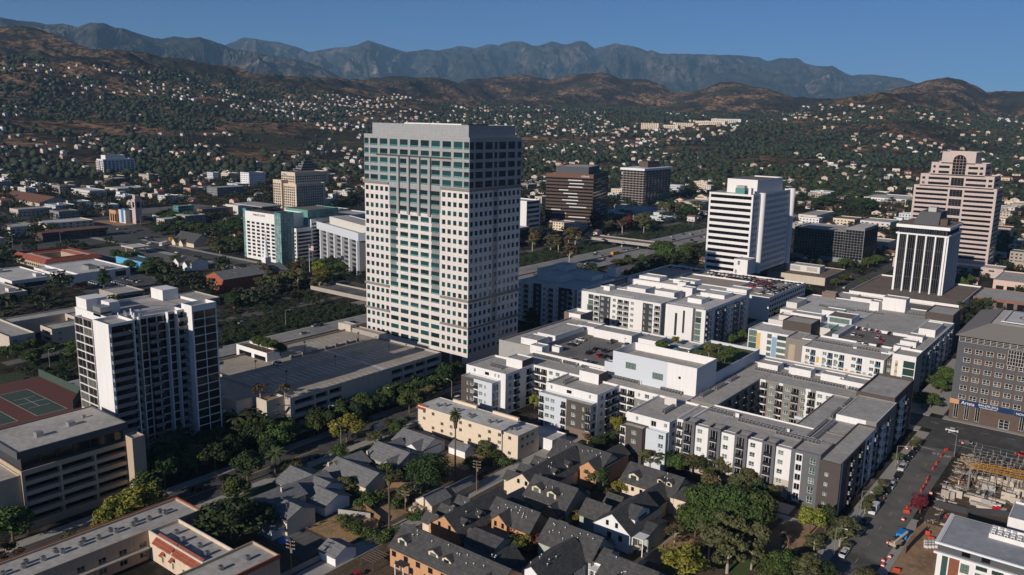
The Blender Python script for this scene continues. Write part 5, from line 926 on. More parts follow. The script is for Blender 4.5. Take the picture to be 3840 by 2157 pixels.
home('two storey white bungalow house with grey gables behind the dark tree', [(-200, -190.5, 131.6, 147, 5.6, 7.6, 'y', 'palecream', SG), (-191, -182, 133.5, 143.5, 5, 7, 'x', 'palecream', SG), (-190, -183, 129, 136, 3, 4.4, 'y', 'bluegrey', SG)], [('F', 131.6, -198.6, 3.4, .8, 1.4, 'blk'), ('F', 131.6, -194.6, 3.4, 1, 1.2, 'blk'), ('F', 131.6, -197, .8, 1.2, 1.3, 'blk')], chim=[(-194, 141, 8.6)], group=GB)
home('bungalow with crossing pale grey gables and deep eaves', [(-208.5, -190, 149.5, 162, 3.6, 6.2, 'x', 'whitepaint', SG, .9), (-203, -192.5, 146, 160, 3.6, 6.4, 'y', 'whitepaint', SG, .9), (-192.5, -183, 148, 157.5, 3.4, 5.4, 'x', 'whitepaint', SG, .8)], group=GB)
home('pink walled bungalow with a long patched grey roof', [(-203.5, -184, 165, 176, 3.5, 6, 'x', 'palecream', SG, .8), (-206.5, -198, 168, 179.5, 3.3, 5.6, 'y', 'palecream', SG, .8)], [('F', 165, -197+k*3, 1.1, .9, 1.2, 'dark') for k in range(4)], chim=[(-203.2, 166.5, 5.6)], group=GB)
home('grey sided bungalow with a tall brick chimney and several small gables', [(-202, -187, 181.5, 193.5, 3.8, 6.6, 'x', 'stone', SG, .7), (-192.5, -187, 179.6, 190, 3.6, 5.8, 'y', 'stone', SG, .7), (-204, -198, 186, 197, 3.4, 5.4, 'y', 'stone', SG, .7)], [('F', 181.5, -199+k*2.4, 1, .9, 1.3, 'dark') for k in range(3)], chim=[(-200.4, 181, 5.8)], group=GB)
home('white bungalow with a dark grey roof in front of the cream apartment building', [(-205, -190, 197.5, 208.5, 3.8, 6.2, 'x', 'whitepaint', SG, .7), (-197, -190.5, 195.6, 206, 3.6, 5.6, 'y', 'whitepaint', SG, .7)], [('F', 195.6, -194.6, 2.6, .8, .8, 'blk')], group=GB)
for lab, w in (('small white shed with a dark roof and a black door, on dry grass', (-187.3, -179.6, 207.6, 213, 2.6, 4.1, 'x', 'whitepaint', SG, .3)), ('cream garage with a gabled grey roof and stacked cartons in front', (-166.5, -159.6, 169.5, 178, 2.8, 4.8, 'y', 'palecream', SG, .4)), ('long low garage with a bluish roof beside the power pole', (-165.4, -160.6, 181.5, 192.4, 2.4, 3.8, 'y', 'beige', SG, .3)), ('white garage with a grey gable roof beside the alley', (-165.5, -158.8, 131.4, 138.6, 2.7, 4.3, 'x', 'whitepaint', SG, .5))):
    home(lab, [w], name='shed', cat='shed', group='sheds and garages behind the bungalows')
m_ = MB(); rs = random.Random(3)
for k in range(60): x, y, z = rs.uniform(-166, -161.5), rs.uniform(165.6, 169), rs.uniform(0, 1.6); s = rs.uniform(.25, .5); m_.box(x-s, x+s, y-s, y+s, z, z+s*1.4, 'tan')
tag(m_.build('cartons'), 'heap of tan cardboard cartons in front of the cream gabled garage', 'cartons', kind='stuff')
# ================================================================ mid distance buildings placed by sight line
def low(t, L_, C_, R_, z, m, roof, label, cat='building', wins=None, name='building', zf=(), par=.7, kind='blk', fh=3.2):
    c = at(t, *C_, z); l = at(t, *L_, z); r = at(t, *R_, z); x1, y0 = c; x0 = min(l[0], x1-5); y1 = max(r[1], y0+5); b = Bld(name, label, cat, cap=40)
    F, R = [], []
    if wins:
        n = max(1, int(z/fh)); F = grid(x0, x1, max(1, int((x1-x0)/wins)), .3, fh, n, min(2.2, wins*.5), fh*.42, kind=kind); R = grid(y0, y1, max(1, int((y1-y0)/wins)), .3, fh, n, min(2.2, wins*.5), fh*.42, kind=kind)
    b.mass(x0, x1, y0, y1, 0, z, m, F, R, zf, par=par, roof=roof); return b, x0, x1, y0, y1
b = Bld('office_block', 'square office building with red tile mansard roofs round a sunken courtyard', 'office building')
x0, x1, y0, y1 = -696, -640, 265, 308
b.mass(x0+2, x1-2, y0+2, y0+12, 0, 6.4, 'tan', grid(x0+3, x1-3, 14, .2, 3, 2, 2.6, 1.4), (), par=0, roof='rooflight'); b.mass(x1-12, x1-2, y0+12, y1-2, 0, 6.4, 'tan', (), grid(y0+12, y1-3, 9, .2, 3, 2, 2.6, 1.4), par=0, roof='rooflight'); b.mass(x0+2, x1-12, y1-12, y1-2, 0, 6.4, 'tan', par=0, roof='rooflight'); b.mass(x0+2, x0+12, y0+12, y1-12, 0, 6.4, 'tan', par=0, roof='rooflight')
m_ = MB()
for a, c, d in (((x0, y0), (x1, y0), (2, 3)), ((x1, y0), (x1, y1), (-3, 2)), ((x1, y1), (x0, y1), (-2, -3)), ((x0, y1), (x0, y0), (3, -2))):
    dx = 3 if a[0] == x0 else -3; dy = 3 if a[1] == y0 else -3; ex = 3 if c[0] == x0 else -3; ey = 3 if c[1] == y0 else -3
    m_.q([(*a, 5.6), (*c, 5.6), (c[0]+ex, c[1]+ey, 8.4), (a[0]+dx, a[1]+dy, 8.4)], 'redtile')
i0, i1, j0, j1 = x0+12, x1-12, y0+12, y1-12
for a, c in (((i0, j0), (i1, j0)), ((i1, j0), (i1, j1)), ((i1, j1), (i0, j1)), ((i0, j1), (i0, j0))):
    o = lambda p: (p[0]+(-2.5 if p[0] == i0 else 2.5), p[1]+(-2.5 if p[1] == j0 else 2.5), 8)
    m_.q([(*c, 5.6), (*a, 5.6), o(a), o(c)], 'redtile')
b.parts.append(('tile_roof', m_)); b.finish()
b = Bld('shop_building', 'wide white flat roofed building with rooftop machinery, left of the striped parking lot', 'shop building')
b.mass(-634, -582, 262, 299, 0, 6.2, 'white', (), [(288, 296, .6, 4.4, 'blk')], roof='rooflight'); b.mass(-612, -582, 252.5, 262, 0, 6, 'white', roof='rooflight'); b.mass(-632, -616, 254, 262, 0, 5.6, 'white', roof='rooflight'); b.mass(-606, -596, 276, 282, 5.5, 8, 'metal', par=.2, roof='roofdark'); b.mass(-596, -590, 284, 288, 5.5, 7.4, 'metal', par=.2); b.finish()
for L_, lab in (((-640, -588, 222, 248, 6), 'white flat roofed workshop with low parapets at the left edge'), ((-600, -545, 190, 214, 7), 'grey roofed office with a long dark glass front at the left edge'), ((-528, -505, 250, 268, 5), 'small grey roofed bungalow office beside the pointed cypress'), ((-480, -452, 268, 288, 5), 'brown roofed low hall behind the white finned tower'), ((-452, -434, 226, 246, 6), 'low red tiled building behind the white finned tower roof')):
    b = Bld('low_building', lab, 'building'); x0, x1, y0, y1, z = L_; b.mass(x0, x1, y0, y1, 0, z, 'white' if 'white flat' in lab else 'concrete', (), [(y0+1, y1-1, .5, z*.6, 'ribbon')], roof='rooflight' if 'white flat' in lab else ('redtile' if 'red' in lab else 'roofgrey')); 
    if z > 5: b.mass(x0+6, x0+12, y0+6, y0+10, z-.7, z+1.8, 'metal', par=.2); b.mass(x1-12, x1-7, y1-8, y1-4, z-.7, z+1.4, 'offwhite', par=.2)
    b.finish()
b = Bld('apartment_building', 'tan two storey apartment building round a sunken courtyard at the left edge', 'apartment building')
b.mass(-476, -434, 160, 172, 0, 8, 'beige', (), apt(161, 171, .4, 2, 'w.w', 3.2)[0]); b.mass(-476, -464, 172.05, 211, 0, 8, 'beige'); b.mass(-447, -434, 180, 200, 0, 8, 'beige', apt(-446, -435, .4, 2, 'b', 3.2)[0], apt(181, 199, .4, 2, 'w.w', 3.2)[0]); b.mass(-463.95, -434, 200.05, 212, 0, 8, 'beige', apt(-462, -436, .4, 2, 'bbb', 3.2)[0]); b.finish()
b = Bld('office_block', 'long office with a sloping brown tile fascia and white columns beside the wide road', 'office building')
b.mass(-800, -784, 325, 383, 0, 8, 'brown', (), [(327+i*7, 332+i*7, 1, 6, 'blk') for i in range(8)], roof='roofwhite'); m_ = MB(); m_.box(-801, -783, 324, 384, 6, 8.3, 'browntile'); b.parts.append(('fascia', m_)); b.finish()
home('red brick church hall with a long grey gabled roof', [(-505, -485, 312, 365, 8, 12, 'y', 'redbrick', SG, .6)], [('F', 312, -500, 2+k*3.2, 1.2, 1.6, 'dark') for k in range(2)]+[('F', 312, -493, 2+k*3.2, 1.2, 1.6, 'dark') for k in range(2)], name='church', cat='church')
x, y = at('22', 105, 1215, 8); m_ = MB(); m_.box(x-3, x+3, y-3, y+3, 0, 8, 'redbrick'); m_.box(x-2.4, x+2.4, y-2.4, y+2.4, 8, 14, 'whitepaint'); m_.cyl(x, y, 14, 17, 2, 1.8, 'whitepaint', 8); m_.cyl(x, y, 17, 34, 1.6, .05, 'whitepaint', 8); tag(m_.build('church_steeple'), 'slender white pointed church steeple in front of the glass cornered hotel', 'steeple')
home('white two storey house with black roofs and gables on the corner by the crossing', [(-585, -566, 338, 352, 6, 9, 'x', 'whitepaint', SH, .6), (-584, -577, 334, 345, 6, 8.6, 'y', 'whitepaint', SH), (-573, -567, 335, 345, 5, 7.4, 'y', 'whitepaint', SH)], [('F', 334, -582, 3, 1, 1.2, 'blk'), ('F', 334, -579.6, 3, 1, 1.2, 'blk')])
home('cream restaurant with swept gable fronts and a dark roof at the crossing', [(-697, -664, 400, 417, 4, 11, 'x', 'cream', SH, .5), (-694, -688, 396.5, 405, 3, 6, 'y', 'palecream', SH), (-682, -676, 396.5, 405, 3, 6, 'y', 'palecream', SH)], name='restaurant', cat='restaurant')
b = Bld('gas_station', 'low gas station shop with a bright blue side wall at the crossing', 'gas station'); b.mass(-640+0, -600, 318, 332, 0, 5.2, 'bluewall', roof='roofdark'); b.finish(); b = Bld('gas_station_canopy', 'flat beige gas station canopy on posts at the wide crossing', 'canopy'); b.mass(-684, -664, 345, 360, 5, 6.2, 'beige', par=.2, roof='rooflight'); m_ = MB(); [m_.box(x-.4, x+.4, y-.4, y+.4, 0, 5, 'beige') for x in (-681, -667) for y in (348, 357)]; b.parts.append(('canopy_post', m_)); b.finish()
b = Bld('church', 'half restored mission church with a pale bell tower, orange scaffolding and blue tarps', 'church')
b.mass(-855, -848, 446, 453, 0, 26, 'pinkstone', [(-853.4, -849.6, 17, 23, 'open')], [(447.5, 451.5, 17, 23, 'open')], par=.3); b.mass(-854, -849, 447, 452, 26, 30, 'pinkstone', par=.2); b.mass(-886, -872, 437, 452, 0, 13, 'orange', [(-884+i*4.6, -881+i*4.6, 1, 9, 'open') for i in range(3)], [(439, 449, 1, 10, 'open')], par=2, roof='roofbrown'); b.mass(-871.9, -858, 440, 452, 0, 14, 'offwhite', roof='roofbrown'); m_ = MB(); m_.box(-866, -862, 439.5, 439.9, 1, 14, 'bluetarp'); m_.box(-868, -860, 441, 446, 14, 14.4, 'bluetarp'); b.parts.append(('tarp', m_)); b.finish()
for a in ((('21', (1325, 340), (1600, 325), (1820, 330), 16, 'cream', 'roofgrey', 'cream four storey office with rows of arched windows and a low green roof', 'office building', 5.2)), ('21', (2040, 430), (2180, 440), (2430, 420), 16, 'midgrey', 'roofgrey', 'grey three storey office block with pale bands near the sports field', 'office building', 3),
          ('21', (1790, 440), (1910, 445), (1990, 430), 12, 'salmon', 'roofbrown', 'pink salmon office building with small windows near the sports field', 'office building', 4), ('21', (2340, 285), (2500, 290), (2572, 275), 26, 'whitepaint', 'roofdark', 'white framed hotel with a yellow green glass front, far left of the cream hotel', 'hotel', 4),
          ('21', (1710, 620), (1790, 625), (1850, 600), 13, 'tealpanel', 'rooflight', 'pale building with a turquoise glass corner beside the park', 'office building', 3), ('21', (1780, 660), (2030, 655), (2290, 590), 9, 'brownbrick', 'roofbrown', 'long low dark brick office behind the park trees', 'office building', 5),
          ('21', (2300, 600), (2390, 620), (2530, 610), 11, 'offwhite', 'rooflight', 'plain pale hall right of the park', 'building', 0), ('22', (535, 180), (850, 205), (862, 190), 14, 'tan', 'browntile', 'long tan apartment building with a brown roof below the hill trees', 'apartment building', 4),
          ('21', (370, 270), (560, 285), (860, 260), 10, 'beige', 'roofbrown', 'long beige apartment row with a brown roof at the left', 'apartment building', 6), ('21', (780, 440), (900, 470), (990, 450), 12, 'offwhite', 'rooflight', 'pale four storey apartment building with pink strips', 'apartment building', 3.4), ('21', (920, 440), (1180, 450), (1390, 420), 9, 'offwhite', 'rooflight', 'long pale flat roofed apartment building left of the arched office', 'apartment building', 5),
          ('21', (0, 340), (60, 350), (540, 340), 8, 'white', 'rooflight', 'long white supermarket hall at the left edge', 'shop building', 0), ('21', (545, 350), (690, 400), (870, 350), 8, 'offwhite', 'rooflight', 'pale market hall with a sawtooth front at the left', 'shop building', 0), ('21', (0, 650), (180, 660), (540, 640), 9, 'beige', 'roofgrey', 'beige apartment row with balconies at the left edge', 'apartment building', 4),
          ('21', (540, 660), (590, 680), (700, 650), 9, 'midgrey', 'roofbrown', 'grey apartment building with a brown roof left of the mission church', 'apartment building', 4), ('21', (0, 840), (100, 840), (270, 810), 8, 'offwhite', 'rooflight', 'white stepped apartment building at the left edge beside the wide road', 'apartment building', 4), ('21', (380, 770), (470, 800), (880, 750), 7, 'cream', 'rooflight', 'cream building with pale gabled roofs behind the tiled office', 'building', 6), ('22', (655, 545), (700, 560), (770, 545), 8, 'white', 'rooflight', 'small white building beside the red and white shops', 'building', 0),
          ('22', (990, 520), (1050, 530), (1112, 520), 5, 'redbrick', 'rooflight', 'red fronted shop right of the cream hotel', 'shop building', 4), ('24', (1060, 930), (1210, 990), (1290, 960), 9, 'beige', 'roofgrey', 'tan open parking building between the black glass block and the black and white tower', 'parking garage', 6), ('24', (325, 700), (490, 720), (810, 690), 9, 'palecream', 'roofgrey', 'cream apartment building with a white upper floor behind the black glass block', 'apartment building', 4), ('24', (660, 740), (870, 760), (980, 740), 8, 'palecream', 'roofbrown', 'cream apartment row with dark roofs in front of the white balcony building', 'apartment building', 4),
          ('24', (1010, 520), (1390, 560), (1450, 520), 11, 'white', 'rooflight', 'white apartment building with small square windows left of the pink tower', 'apartment building', 4), ('24', (1165, 420), (1450, 440), (1470, 420), 9, 'white', 'rooflight', 'white flat apartment building behind, left of the pink tower', 'apartment building', 4), ('24', (1080, 720), (1230, 790), (1290, 760), 8, 'offwhite', 'roofgrey', 'pale low building with a grey roof near the pink tower', 'building', 5), ('24', (40, 340), (390, 370), (440, 350), 10, 'salmon', 'redtile', 'peach apartment row with red tile roofs beyond the freeway trees', 'apartment building', 4),
          ('24', (650, 265), (800, 280), (990, 265), 9, 'cream', 'rooflight', 'cream apartment building beyond the trees, left of the pink tower', 'apartment building', 4), ('24', (2320, 810), (2440, 850), (2500, 830), 12, 'cream', 'redtile', 'peach building with red tile roof right of the pink tower', 'apartment building', 4), ('24', (2340, 600), (2480, 640), (2572, 630), 10, 'offwhite', 'rooflight', 'cream and brick apartment building at the right edge', 'apartment building', 5), ('23', (265, 520), (300, 530), (345, 520), 18, 'beige', 'rooflight', 'beige annex left of the brown bank tower', 'office building', 5),
          ('23', (1600, 310), (1760, 330), (1870, 300), 12, 'palecream', 'roofgrey', 'cream apartment building with arched gables right of the ledged tower', 'apartment building', 5), ('23', (1760, 560), (1890, 590), (1970, 560), 12, 'beige', 'roofgrey', 'beige apartment building above the freeway bank', 'apartment building', 4), ('23', (180, 350), (340, 380), (350, 370), 9, 'white', 'roofwhite', 'long white building left of the brown bank tower', 'building', 0), ('23', (180, 300), (340, 320), (350, 300), 9, 'palecream', 'redtile', 'cream row of townhouses with red chimneys behind the white building', 'apartment building', 4), ('23', (950, 660), (1480, 690), (1500, 640), 6, 'offwhite', 'roofbluegrey', 'low white parking deck between the two dark towers', 'parking garage', 0)):
    t, L_, C_, R_, z, m, roof, lab, cat, w = a; b, *_ = low(t, L_, C_, R_, z, m, roof, lab, cat, w, name={'office building': 'office_block', 'apartment building': 'apartment_building', 'hotel': 'hotel', 'parking garage': 'parking_garage', 'shop building': 'shop_building'}.get(cat, 'low_building')); b.finish()
home('brown tile gabled church hall among trees at the far left', [(-1177, -1062, 440, 478, 6, 12, 'x', 'beige', 'browntile', 1)], name='church', cat='church')
# bridges over the freeway
def bridge(label, x0, x1, y0, y1, z):
    m = MB(); m.box(x0, x1, y0, y1, z-1.2, z, 'asphaltold'); root = thing('road_bridge', label, 'bridge', (x0+x1)/2, (y0+y1)/2, 0); m.build('deck', root)
    for y in (y0-.3, y1): m = MB(); m.box(x0, x1, y, y+.3, z-1.6, z+1, 'concrete'); m.build('parapet', root)
    for x in (x0+(x1-x0)*.38, x0+(x1-x0)*.6): m = MB(); m.cyl(x, (y0+y1)/2, 0, z-1.2, .8, .8, 'concrete', 10); m.build('pier', root)
bridge('concrete road bridge with white parapets over the freeway beyond the tallest tower', -425, -345, 672, 690, 6.5)
bridge('grey road bridge over the freeway just left of the tallest tower', -440, -340, 349, 366, 4)

# hospital far away and hillside college
for t, x, y, w, h, d, m, lab in (('13', 1385, 1240, 70, 22, 40, 'palecream', 'far tan hospital block with square windows below the brown hill'), ('13', 1590, 1240, 60, 12, 50, 'palecream', 'far pale hospital wing with a red roof'), ('13', 1730, 1275, 70, 14, 50, 'palecream', 'far pale hospital wing in front'), ('13', 1990, 1245, 110, 12, 40, 'palecream', 'far pale hospital wing with a small square turret'), ('13', 2150, 1200, 110, 20, 30, 'offwhite', 'far long white hospital building with window bands on the slope')):
    az = np.array([(TILE['3']+x/2.679)]); X, Y, Z = sight(az, np.array([TROW['1']+y/2.679]), np.array([3050.])); X, Y = float(X[0]), float(Y[0]); Z = zt(X, Y)
    b = Bld('hospital_building', lab, 'hospital', cap=30); b.mass(X-w/2, X+w/2, Y, Y+d, Z-4, Z+h, m, [(X-w/2+3+i*7, X-w/2+7+i*7, Z+2+f*4.2, Z+4.2+f*4.2) for f in range(int(h/4.4)) for i in range(int((w-6)/7))], [(Y+3, Y+d-3, Z+2+f*4.2, Z+4.2+f*4.2) for f in range(int(h/4.4))], par=.5, roof='redtile' if w < 115 and h < 20 else 'rooflight'); b.finish()
# ================================================================ trees
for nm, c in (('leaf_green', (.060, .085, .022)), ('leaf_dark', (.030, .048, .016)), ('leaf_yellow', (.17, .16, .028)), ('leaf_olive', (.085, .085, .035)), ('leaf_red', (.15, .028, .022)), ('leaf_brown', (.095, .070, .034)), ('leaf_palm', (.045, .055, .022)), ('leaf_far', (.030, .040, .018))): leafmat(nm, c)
def cards(P, N, S, r):
    """leaf cards: centre, normal, size"""
    n = len(P); a = r.normal(size=(n, 3)); t = np.cross(N, a); t /= np.linalg.norm(t, axis=1)[:, None]+1e-9; u = np.cross(N, t); s = S[:, None]
    V = np.stack([P-t*s-u*s*.6, P+t*s-u*s*.6, P+t*s+u*s*.6, P-t*s+u*s*.6], 1); return V.reshape(-1, 3)
def meshq(name, V, mname, k=4):
    n = len(V)//k; me = bpy.data.meshes.new(name); me.vertices.add(len(V)); me.vertices.foreach_set('co', V.ravel()); me.loops.add(len(V)); me.loops.foreach_set('vertex_index', np.arange(len(V)))
    me.polygons.add(n); me.polygons.foreach_set('loop_start', np.arange(n)*k); me.polygons.foreach_set('loop_total', np.full(n, k)); me.update(calc_edges=True); me.materials.append(MATS[mname]); return me
def crown(seed, rx, rz, zc, ncl, ncard, size, clr=.36, low=.25):
    r = np.random.default_rng(seed); P, N = [], []
    for i in range(ncl):
        d = r.normal(size=3); d /= np.linalg.norm(d); d[2] = d[2] if d[2] > -.6 else -d[2]; q = r.uniform(.45, .80); c = np.array([d[0]*rx*q, d[1]*rx*q, d[2]*rz*q+zc]); cr = rx*clr*r.uniform(.7, 1.25); m = ncard//ncl
        e = r.normal(size=(m, 3)); e /= np.linalg.norm(e, axis=1)[:, None]; rad = r.uniform(.72, 1.08, (m, 1)); p = c+e*rad*np.array([cr, cr, cr*.8]); nn = e+r.normal(size=(m, 3))*.45; nn /= np.linalg.norm(nn, axis=1)[:, None]; P.append(p); N.append(nn)
    P = np.concatenate(P); N = np.concatenate(N); keep = P[:, 2] > zc-rz*.95; P, N = P[keep], N[keep]
    return cards(P, N, r.uniform(.6, 1.25, len(P))*size, r)
TREES = {}
def tree_proto(kind, seed, leaf, rx=4, h=9, ncl=22, nc=2400, size=.26, bark='tree_bark', cl=.36, zc=None, rz=None):
    rz = rz or h*.42; zc = zc or h-rz; t = MB(); t.cyl(0, 0, -.3, zc, .28, .14, bark, 8); rr = random.Random(seed)
    for k in range(5): a = k*1.256+rr.random(); t.bar((0, 0, zc*(.55+.08*k)), (rx*.55*math.cos(a), rx*.55*math.sin(a), zc+rz*.2), .16, bark)
    me = meshq('crown', crown(seed, rx, rz, zc, ncl, nc, size, cl), leaf); tm = t
    TREES.setdefault(kind, []).append((me, tm, rx, h))
for s in range(4): tree_proto('green', s, 'leaf_green')
for s in range(3): tree_proto('dark', 20+s, 'leaf_dark', ncl=26)
for s in range(2): tree_proto('yellow', 40+s, 'leaf_yellow')
for s in range(3): tree_proto('olive', 60+s, 'leaf_olive', rx=3.2, h=10, ncl=20, nc=2000, rz=4.8, cl=.34, zc=5.1, bark='palebark')
for s in range(2): tree_proto('red', 80+s, 'leaf_red', ncl=16, nc=1800)
for s in range(2): tree_proto('brown', 90+s, 'leaf_brown', rx=3.4, h=11, ncl=22, nc=1300, rz=5, cl=.26, bark='palebark')
tree_proto('ball', 99, 'leaf_dark', rx=4.6, h=10.5, ncl=46, nc=6000, size=.22, rz=4.7, cl=.42)
tree_proto('bigpark', 100, 'leaf_green', rx=6.5, h=12, ncl=44, nc=6000, size=.3, rz=4.4, cl=.30); tree_proto('bigpark', 101, 'leaf_green', rx=6.5, h=12, ncl=44, nc=6000, size=.3, rz=4.4, cl=.30)
for s in range(2): tree_proto('conifer', 110+s, 'leaf_dark', rx=1.3, h=11, ncl=26, nc=1300, size=.2, rz=5.2, cl=.55)
for s in range(2): tree_proto('bush', 120+s, 'leaf_green', rx=1.6, h=2, ncl=10, nc=500, size=.16, rz=1.0, zc=.9, cl=.5)
def palm_proto(seed, h, fan=True):
    r = random.Random(seed); t = MB(); t.cyl(0, 0, -.3, h, .28, .18, 'tree_bark', 8)
    if fan:
        t.cyl(0, 0, h-3.2, h-.2, .5, .75, 'leaf_brown', 9)
    V = []
    for k in range(34 if fan else 26):
        a = r.uniform(0, 6.283); el = r.uniform(-.7, 1.25); L_ = 1.9 if fan else 3.4; dx, dy = math.cos(a), math.sin(a); p = Vector((0, 0, h)); seg = 4; w = .42 if fan else .5; d = Vector((dx*math.cos(el), dy*math.cos(el), math.sin(el))); side = Vector((-dy, dx, 0))
        for i in range(seg):
            q = p+d*(L_/seg); d = (d+Vector((0, 0, -.28 if fan else -.34))).normalized(); w0 = w*math.sin(math.pi*(i+.35)/(seg+.7))*1.0; w1 = w*math.sin(math.pi*(i+1.35)/(seg+.7)); dr = Vector((0, 0, -.18))
            for sg in (1, -1): V += [p, q, q+side*sg*w1+dr, p+side*sg*w0+dr]
            p = q
    me = meshq('fronds', np.array([tuple(v) for v in V]), 'leaf_palm'); TREES.setdefault('palm' if fan else 'datepalm', []).append((me, t, 2, h))
palm_proto(1, 15); palm_proto(2, 17); palm_proto(3, 9, False)
CROWNNAME = {'palm': 'fronds', 'datepalm': 'fronds'}; NT = [0]; PROTO = {}
def tree(kind, x, y, h, r, label, group=None, z=0, name=None):
    NT[0] += 1; r = r*(1.22 if 'palm' not in kind else 1); h = h*1.06; v = NT[0] % len(TREES[kind]); me, tm, rx, ph = TREES[kind][v]; nm = name or ('palm_tree' if 'palm' in kind else 'bush' if kind == 'bush' else 'tree'); cat = 'palm tree' if 'palm' in kind else 'bush' if kind == 'bush' else 'tree'
    root = thing(nm, label, cat, x, y, z, group, rz=(NT[0]*2.4) % 6.28); root.scale = (r/rx, r/rx, h/ph)
    c = bpy.data.objects.new(CROWNNAME.get(kind, 'crown'), me); COL.objects.link(c); c.parent = root
    if (kind, v) not in PROTO: t = tm.build('trunk', None); PROTO[(kind, v)] = t.data
    else: t = bpy.data.objects.new('trunk', PROTO[(kind, v)]); COL.objects.link(t)
    t.parent = root; return root
def treepx(kind, t, x, y, h, r, label, group=None, z=0):
    """x, y: middle of the crown in the sight tile"""
    u, v = at(t, x, y, z+h*.62); return tree(kind, u, v, h, r, label, group, z)
S1 = 'street trees between the long garage and the street'; L1 = 'dark green street tree in the row between the long garage and the street'
for t, x, y, h, r, k in (('32', 1880, 850, 10, 4.6, 'dark'), ('32', 2010, 820, 9, 3.6, 'dark'), ('32', 1560, 940, 9, 3.6, 'green'), ('32', 1420, 1010, 8.5, 3.4, 'green'), ('32', 1330, 1070, 9, 4, 'green'), ('32', 1540, 1110, 10, 4.4, 'green'), ('32', 1730, 1050, 9, 3.6, 'brown'), ('32', 1080, 1150, 9.5, 4.6, 'green'), ('32', 870, 1210, 9, 4.2, 'dark'), ('32', 950, 1270, 7, 3, 'dark'), ('32', 590, 1270, 9, 4, 'dark'), ('32', 310, 1370, 8, 3.6, 'dark'), ('32', 150, 1420, 8, 3.6, 'dark'), ('32', 1250, 1040, 8, 3.4, 'green')): treepx(k, t, x, y, h, r, L1 if k != 'brown' else 'thin brownish street tree in front of the right end of the long garage', S1)
treepx('yellow', '32', 910, 1390, 10, 5.4, 'broad yellow green tree standing on the bungalow side of the street'); treepx('datepalm', '32', 1360, 1400, 5, 2.6, 'small bright green palm beside the red car in the bungalow drive'); treepx('datepalm', '32', 1440, 1390, 4, 2.4, 'small leafy palm behind the bungalows, second from the red car')
for x, y in ((40, 1340), (0, 1380)): treepx('datepalm', '32', x, y, 9, 3.4, 'feathery palm at the left end of the long garage', 'feathery palms at the end of the long garage')
for t, x, y in (('31', 2300, 1340), ('31', 2380, 1400), ('31', 2500, 1340)): treepx('datepalm', t, x, y, 9, 3.2, 'feathery palm between the white finned tower and the long garage', 'feathery palms beside the white finned tower')
G3 = 'dark trees on the street side of the white finned tower'; L3 = 'dark green tree in the shade below the white finned tower'
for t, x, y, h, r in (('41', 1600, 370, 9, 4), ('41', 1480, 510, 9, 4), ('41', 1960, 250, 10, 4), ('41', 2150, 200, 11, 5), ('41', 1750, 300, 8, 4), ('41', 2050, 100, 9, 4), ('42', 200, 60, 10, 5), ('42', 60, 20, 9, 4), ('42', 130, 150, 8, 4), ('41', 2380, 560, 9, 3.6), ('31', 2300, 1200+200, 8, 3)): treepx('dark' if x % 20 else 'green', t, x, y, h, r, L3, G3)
for x, y in ((1640, 240), (1800, 120), (1720, 220)): treepx('datepalm', '41', x, y, 9, 3.4, 'arching palm in the deep shade below the white finned tower', 'arching palms in the tower shade')
for t, x, y, h, r in (('41', 1130, 830, 8, 4), ('41', 1260, 730, 9, 5), ('41', 1400, 690, 8.5, 4.6), ('41', 1070, 880, 7, 3.4), ('41', 1490, 650, 8, 4)): treepx('yellow', t, x, y, h, r, 'yellow green tree in the clump beside the beige office entrance', 'yellow green clump beside the beige office')
treepx('green', '41', 110, 900, 10, 5, 'large dark tree at the left edge in front of the beige office'); treepx('brown', '41', 40, 1200, 8, 4, 'brownish tree in the bottom left corner'); treepx('bush', '41', 700, 1070, 3, 2.2, 'bright green shrub beside the long tan apartments')
treepx('dark', '41', 2300, 880, 12, 8, 'very large dark tree behind the low tan apartments'); treepx('dark', '41', 2480, 330, 10, 4.4, 'dark feathery tree overhanging the street beside the white parked car'); treepx('dark', '42', 60, 850, 9, 4, 'dark tree in front of the two storey white house')
treepx('ball', '42', 1740, 370, 12, 5.6, 'big round clipped dark green tree in the bungalow yard'); treepx('datepalm', '42', 190, 330, 8, 2.6, 'thick date palm on the kerb left of the bungalows'); treepx('dark', '42', 370, 350, 5, 3.6, 'low round dark tree beside the date palm')
u, v = at('42', 1340, 980, 0); tree('palm', u, v, 16, 2.4, 'tall fan palm with a shaggy skirt in the dry yard beside the alley'); u, v = at('42', 2000, 470, 0); tree('palm', u, v, 21, 2.3, 'tallest slender fan palm in front of the cream apartment building')
treepx('olive', '42', 1400, 440, 6, 2.2, 'small spindly tree behind the pink walled bungalow')
GH = 'hedges and shrubs in the bungalow yards'
for x, y in ((930, 520), (1000, 570), (1060, 620), (1130, 660), (1190, 690), (1160, 720), (1060, 730), (1240, 640), (1440, 650), (1400, 730), (1590, 830), (900, 880), (960, 930), (1010, 950), (1060, 1000), (1130, 1020), (1220, 1060), (1300, 1040), (1380, 990), (2230, 170), (2290, 190), (2400, 220), (2440, 240), (2490, 310), (2350, 290), (1640, 540)): treepx('bush', '42', x, y, 2.6, 2.1, 'rough green shrub in the hedges of the bungalow yards', GH)
GT2 = 'small trees between the townhouses'
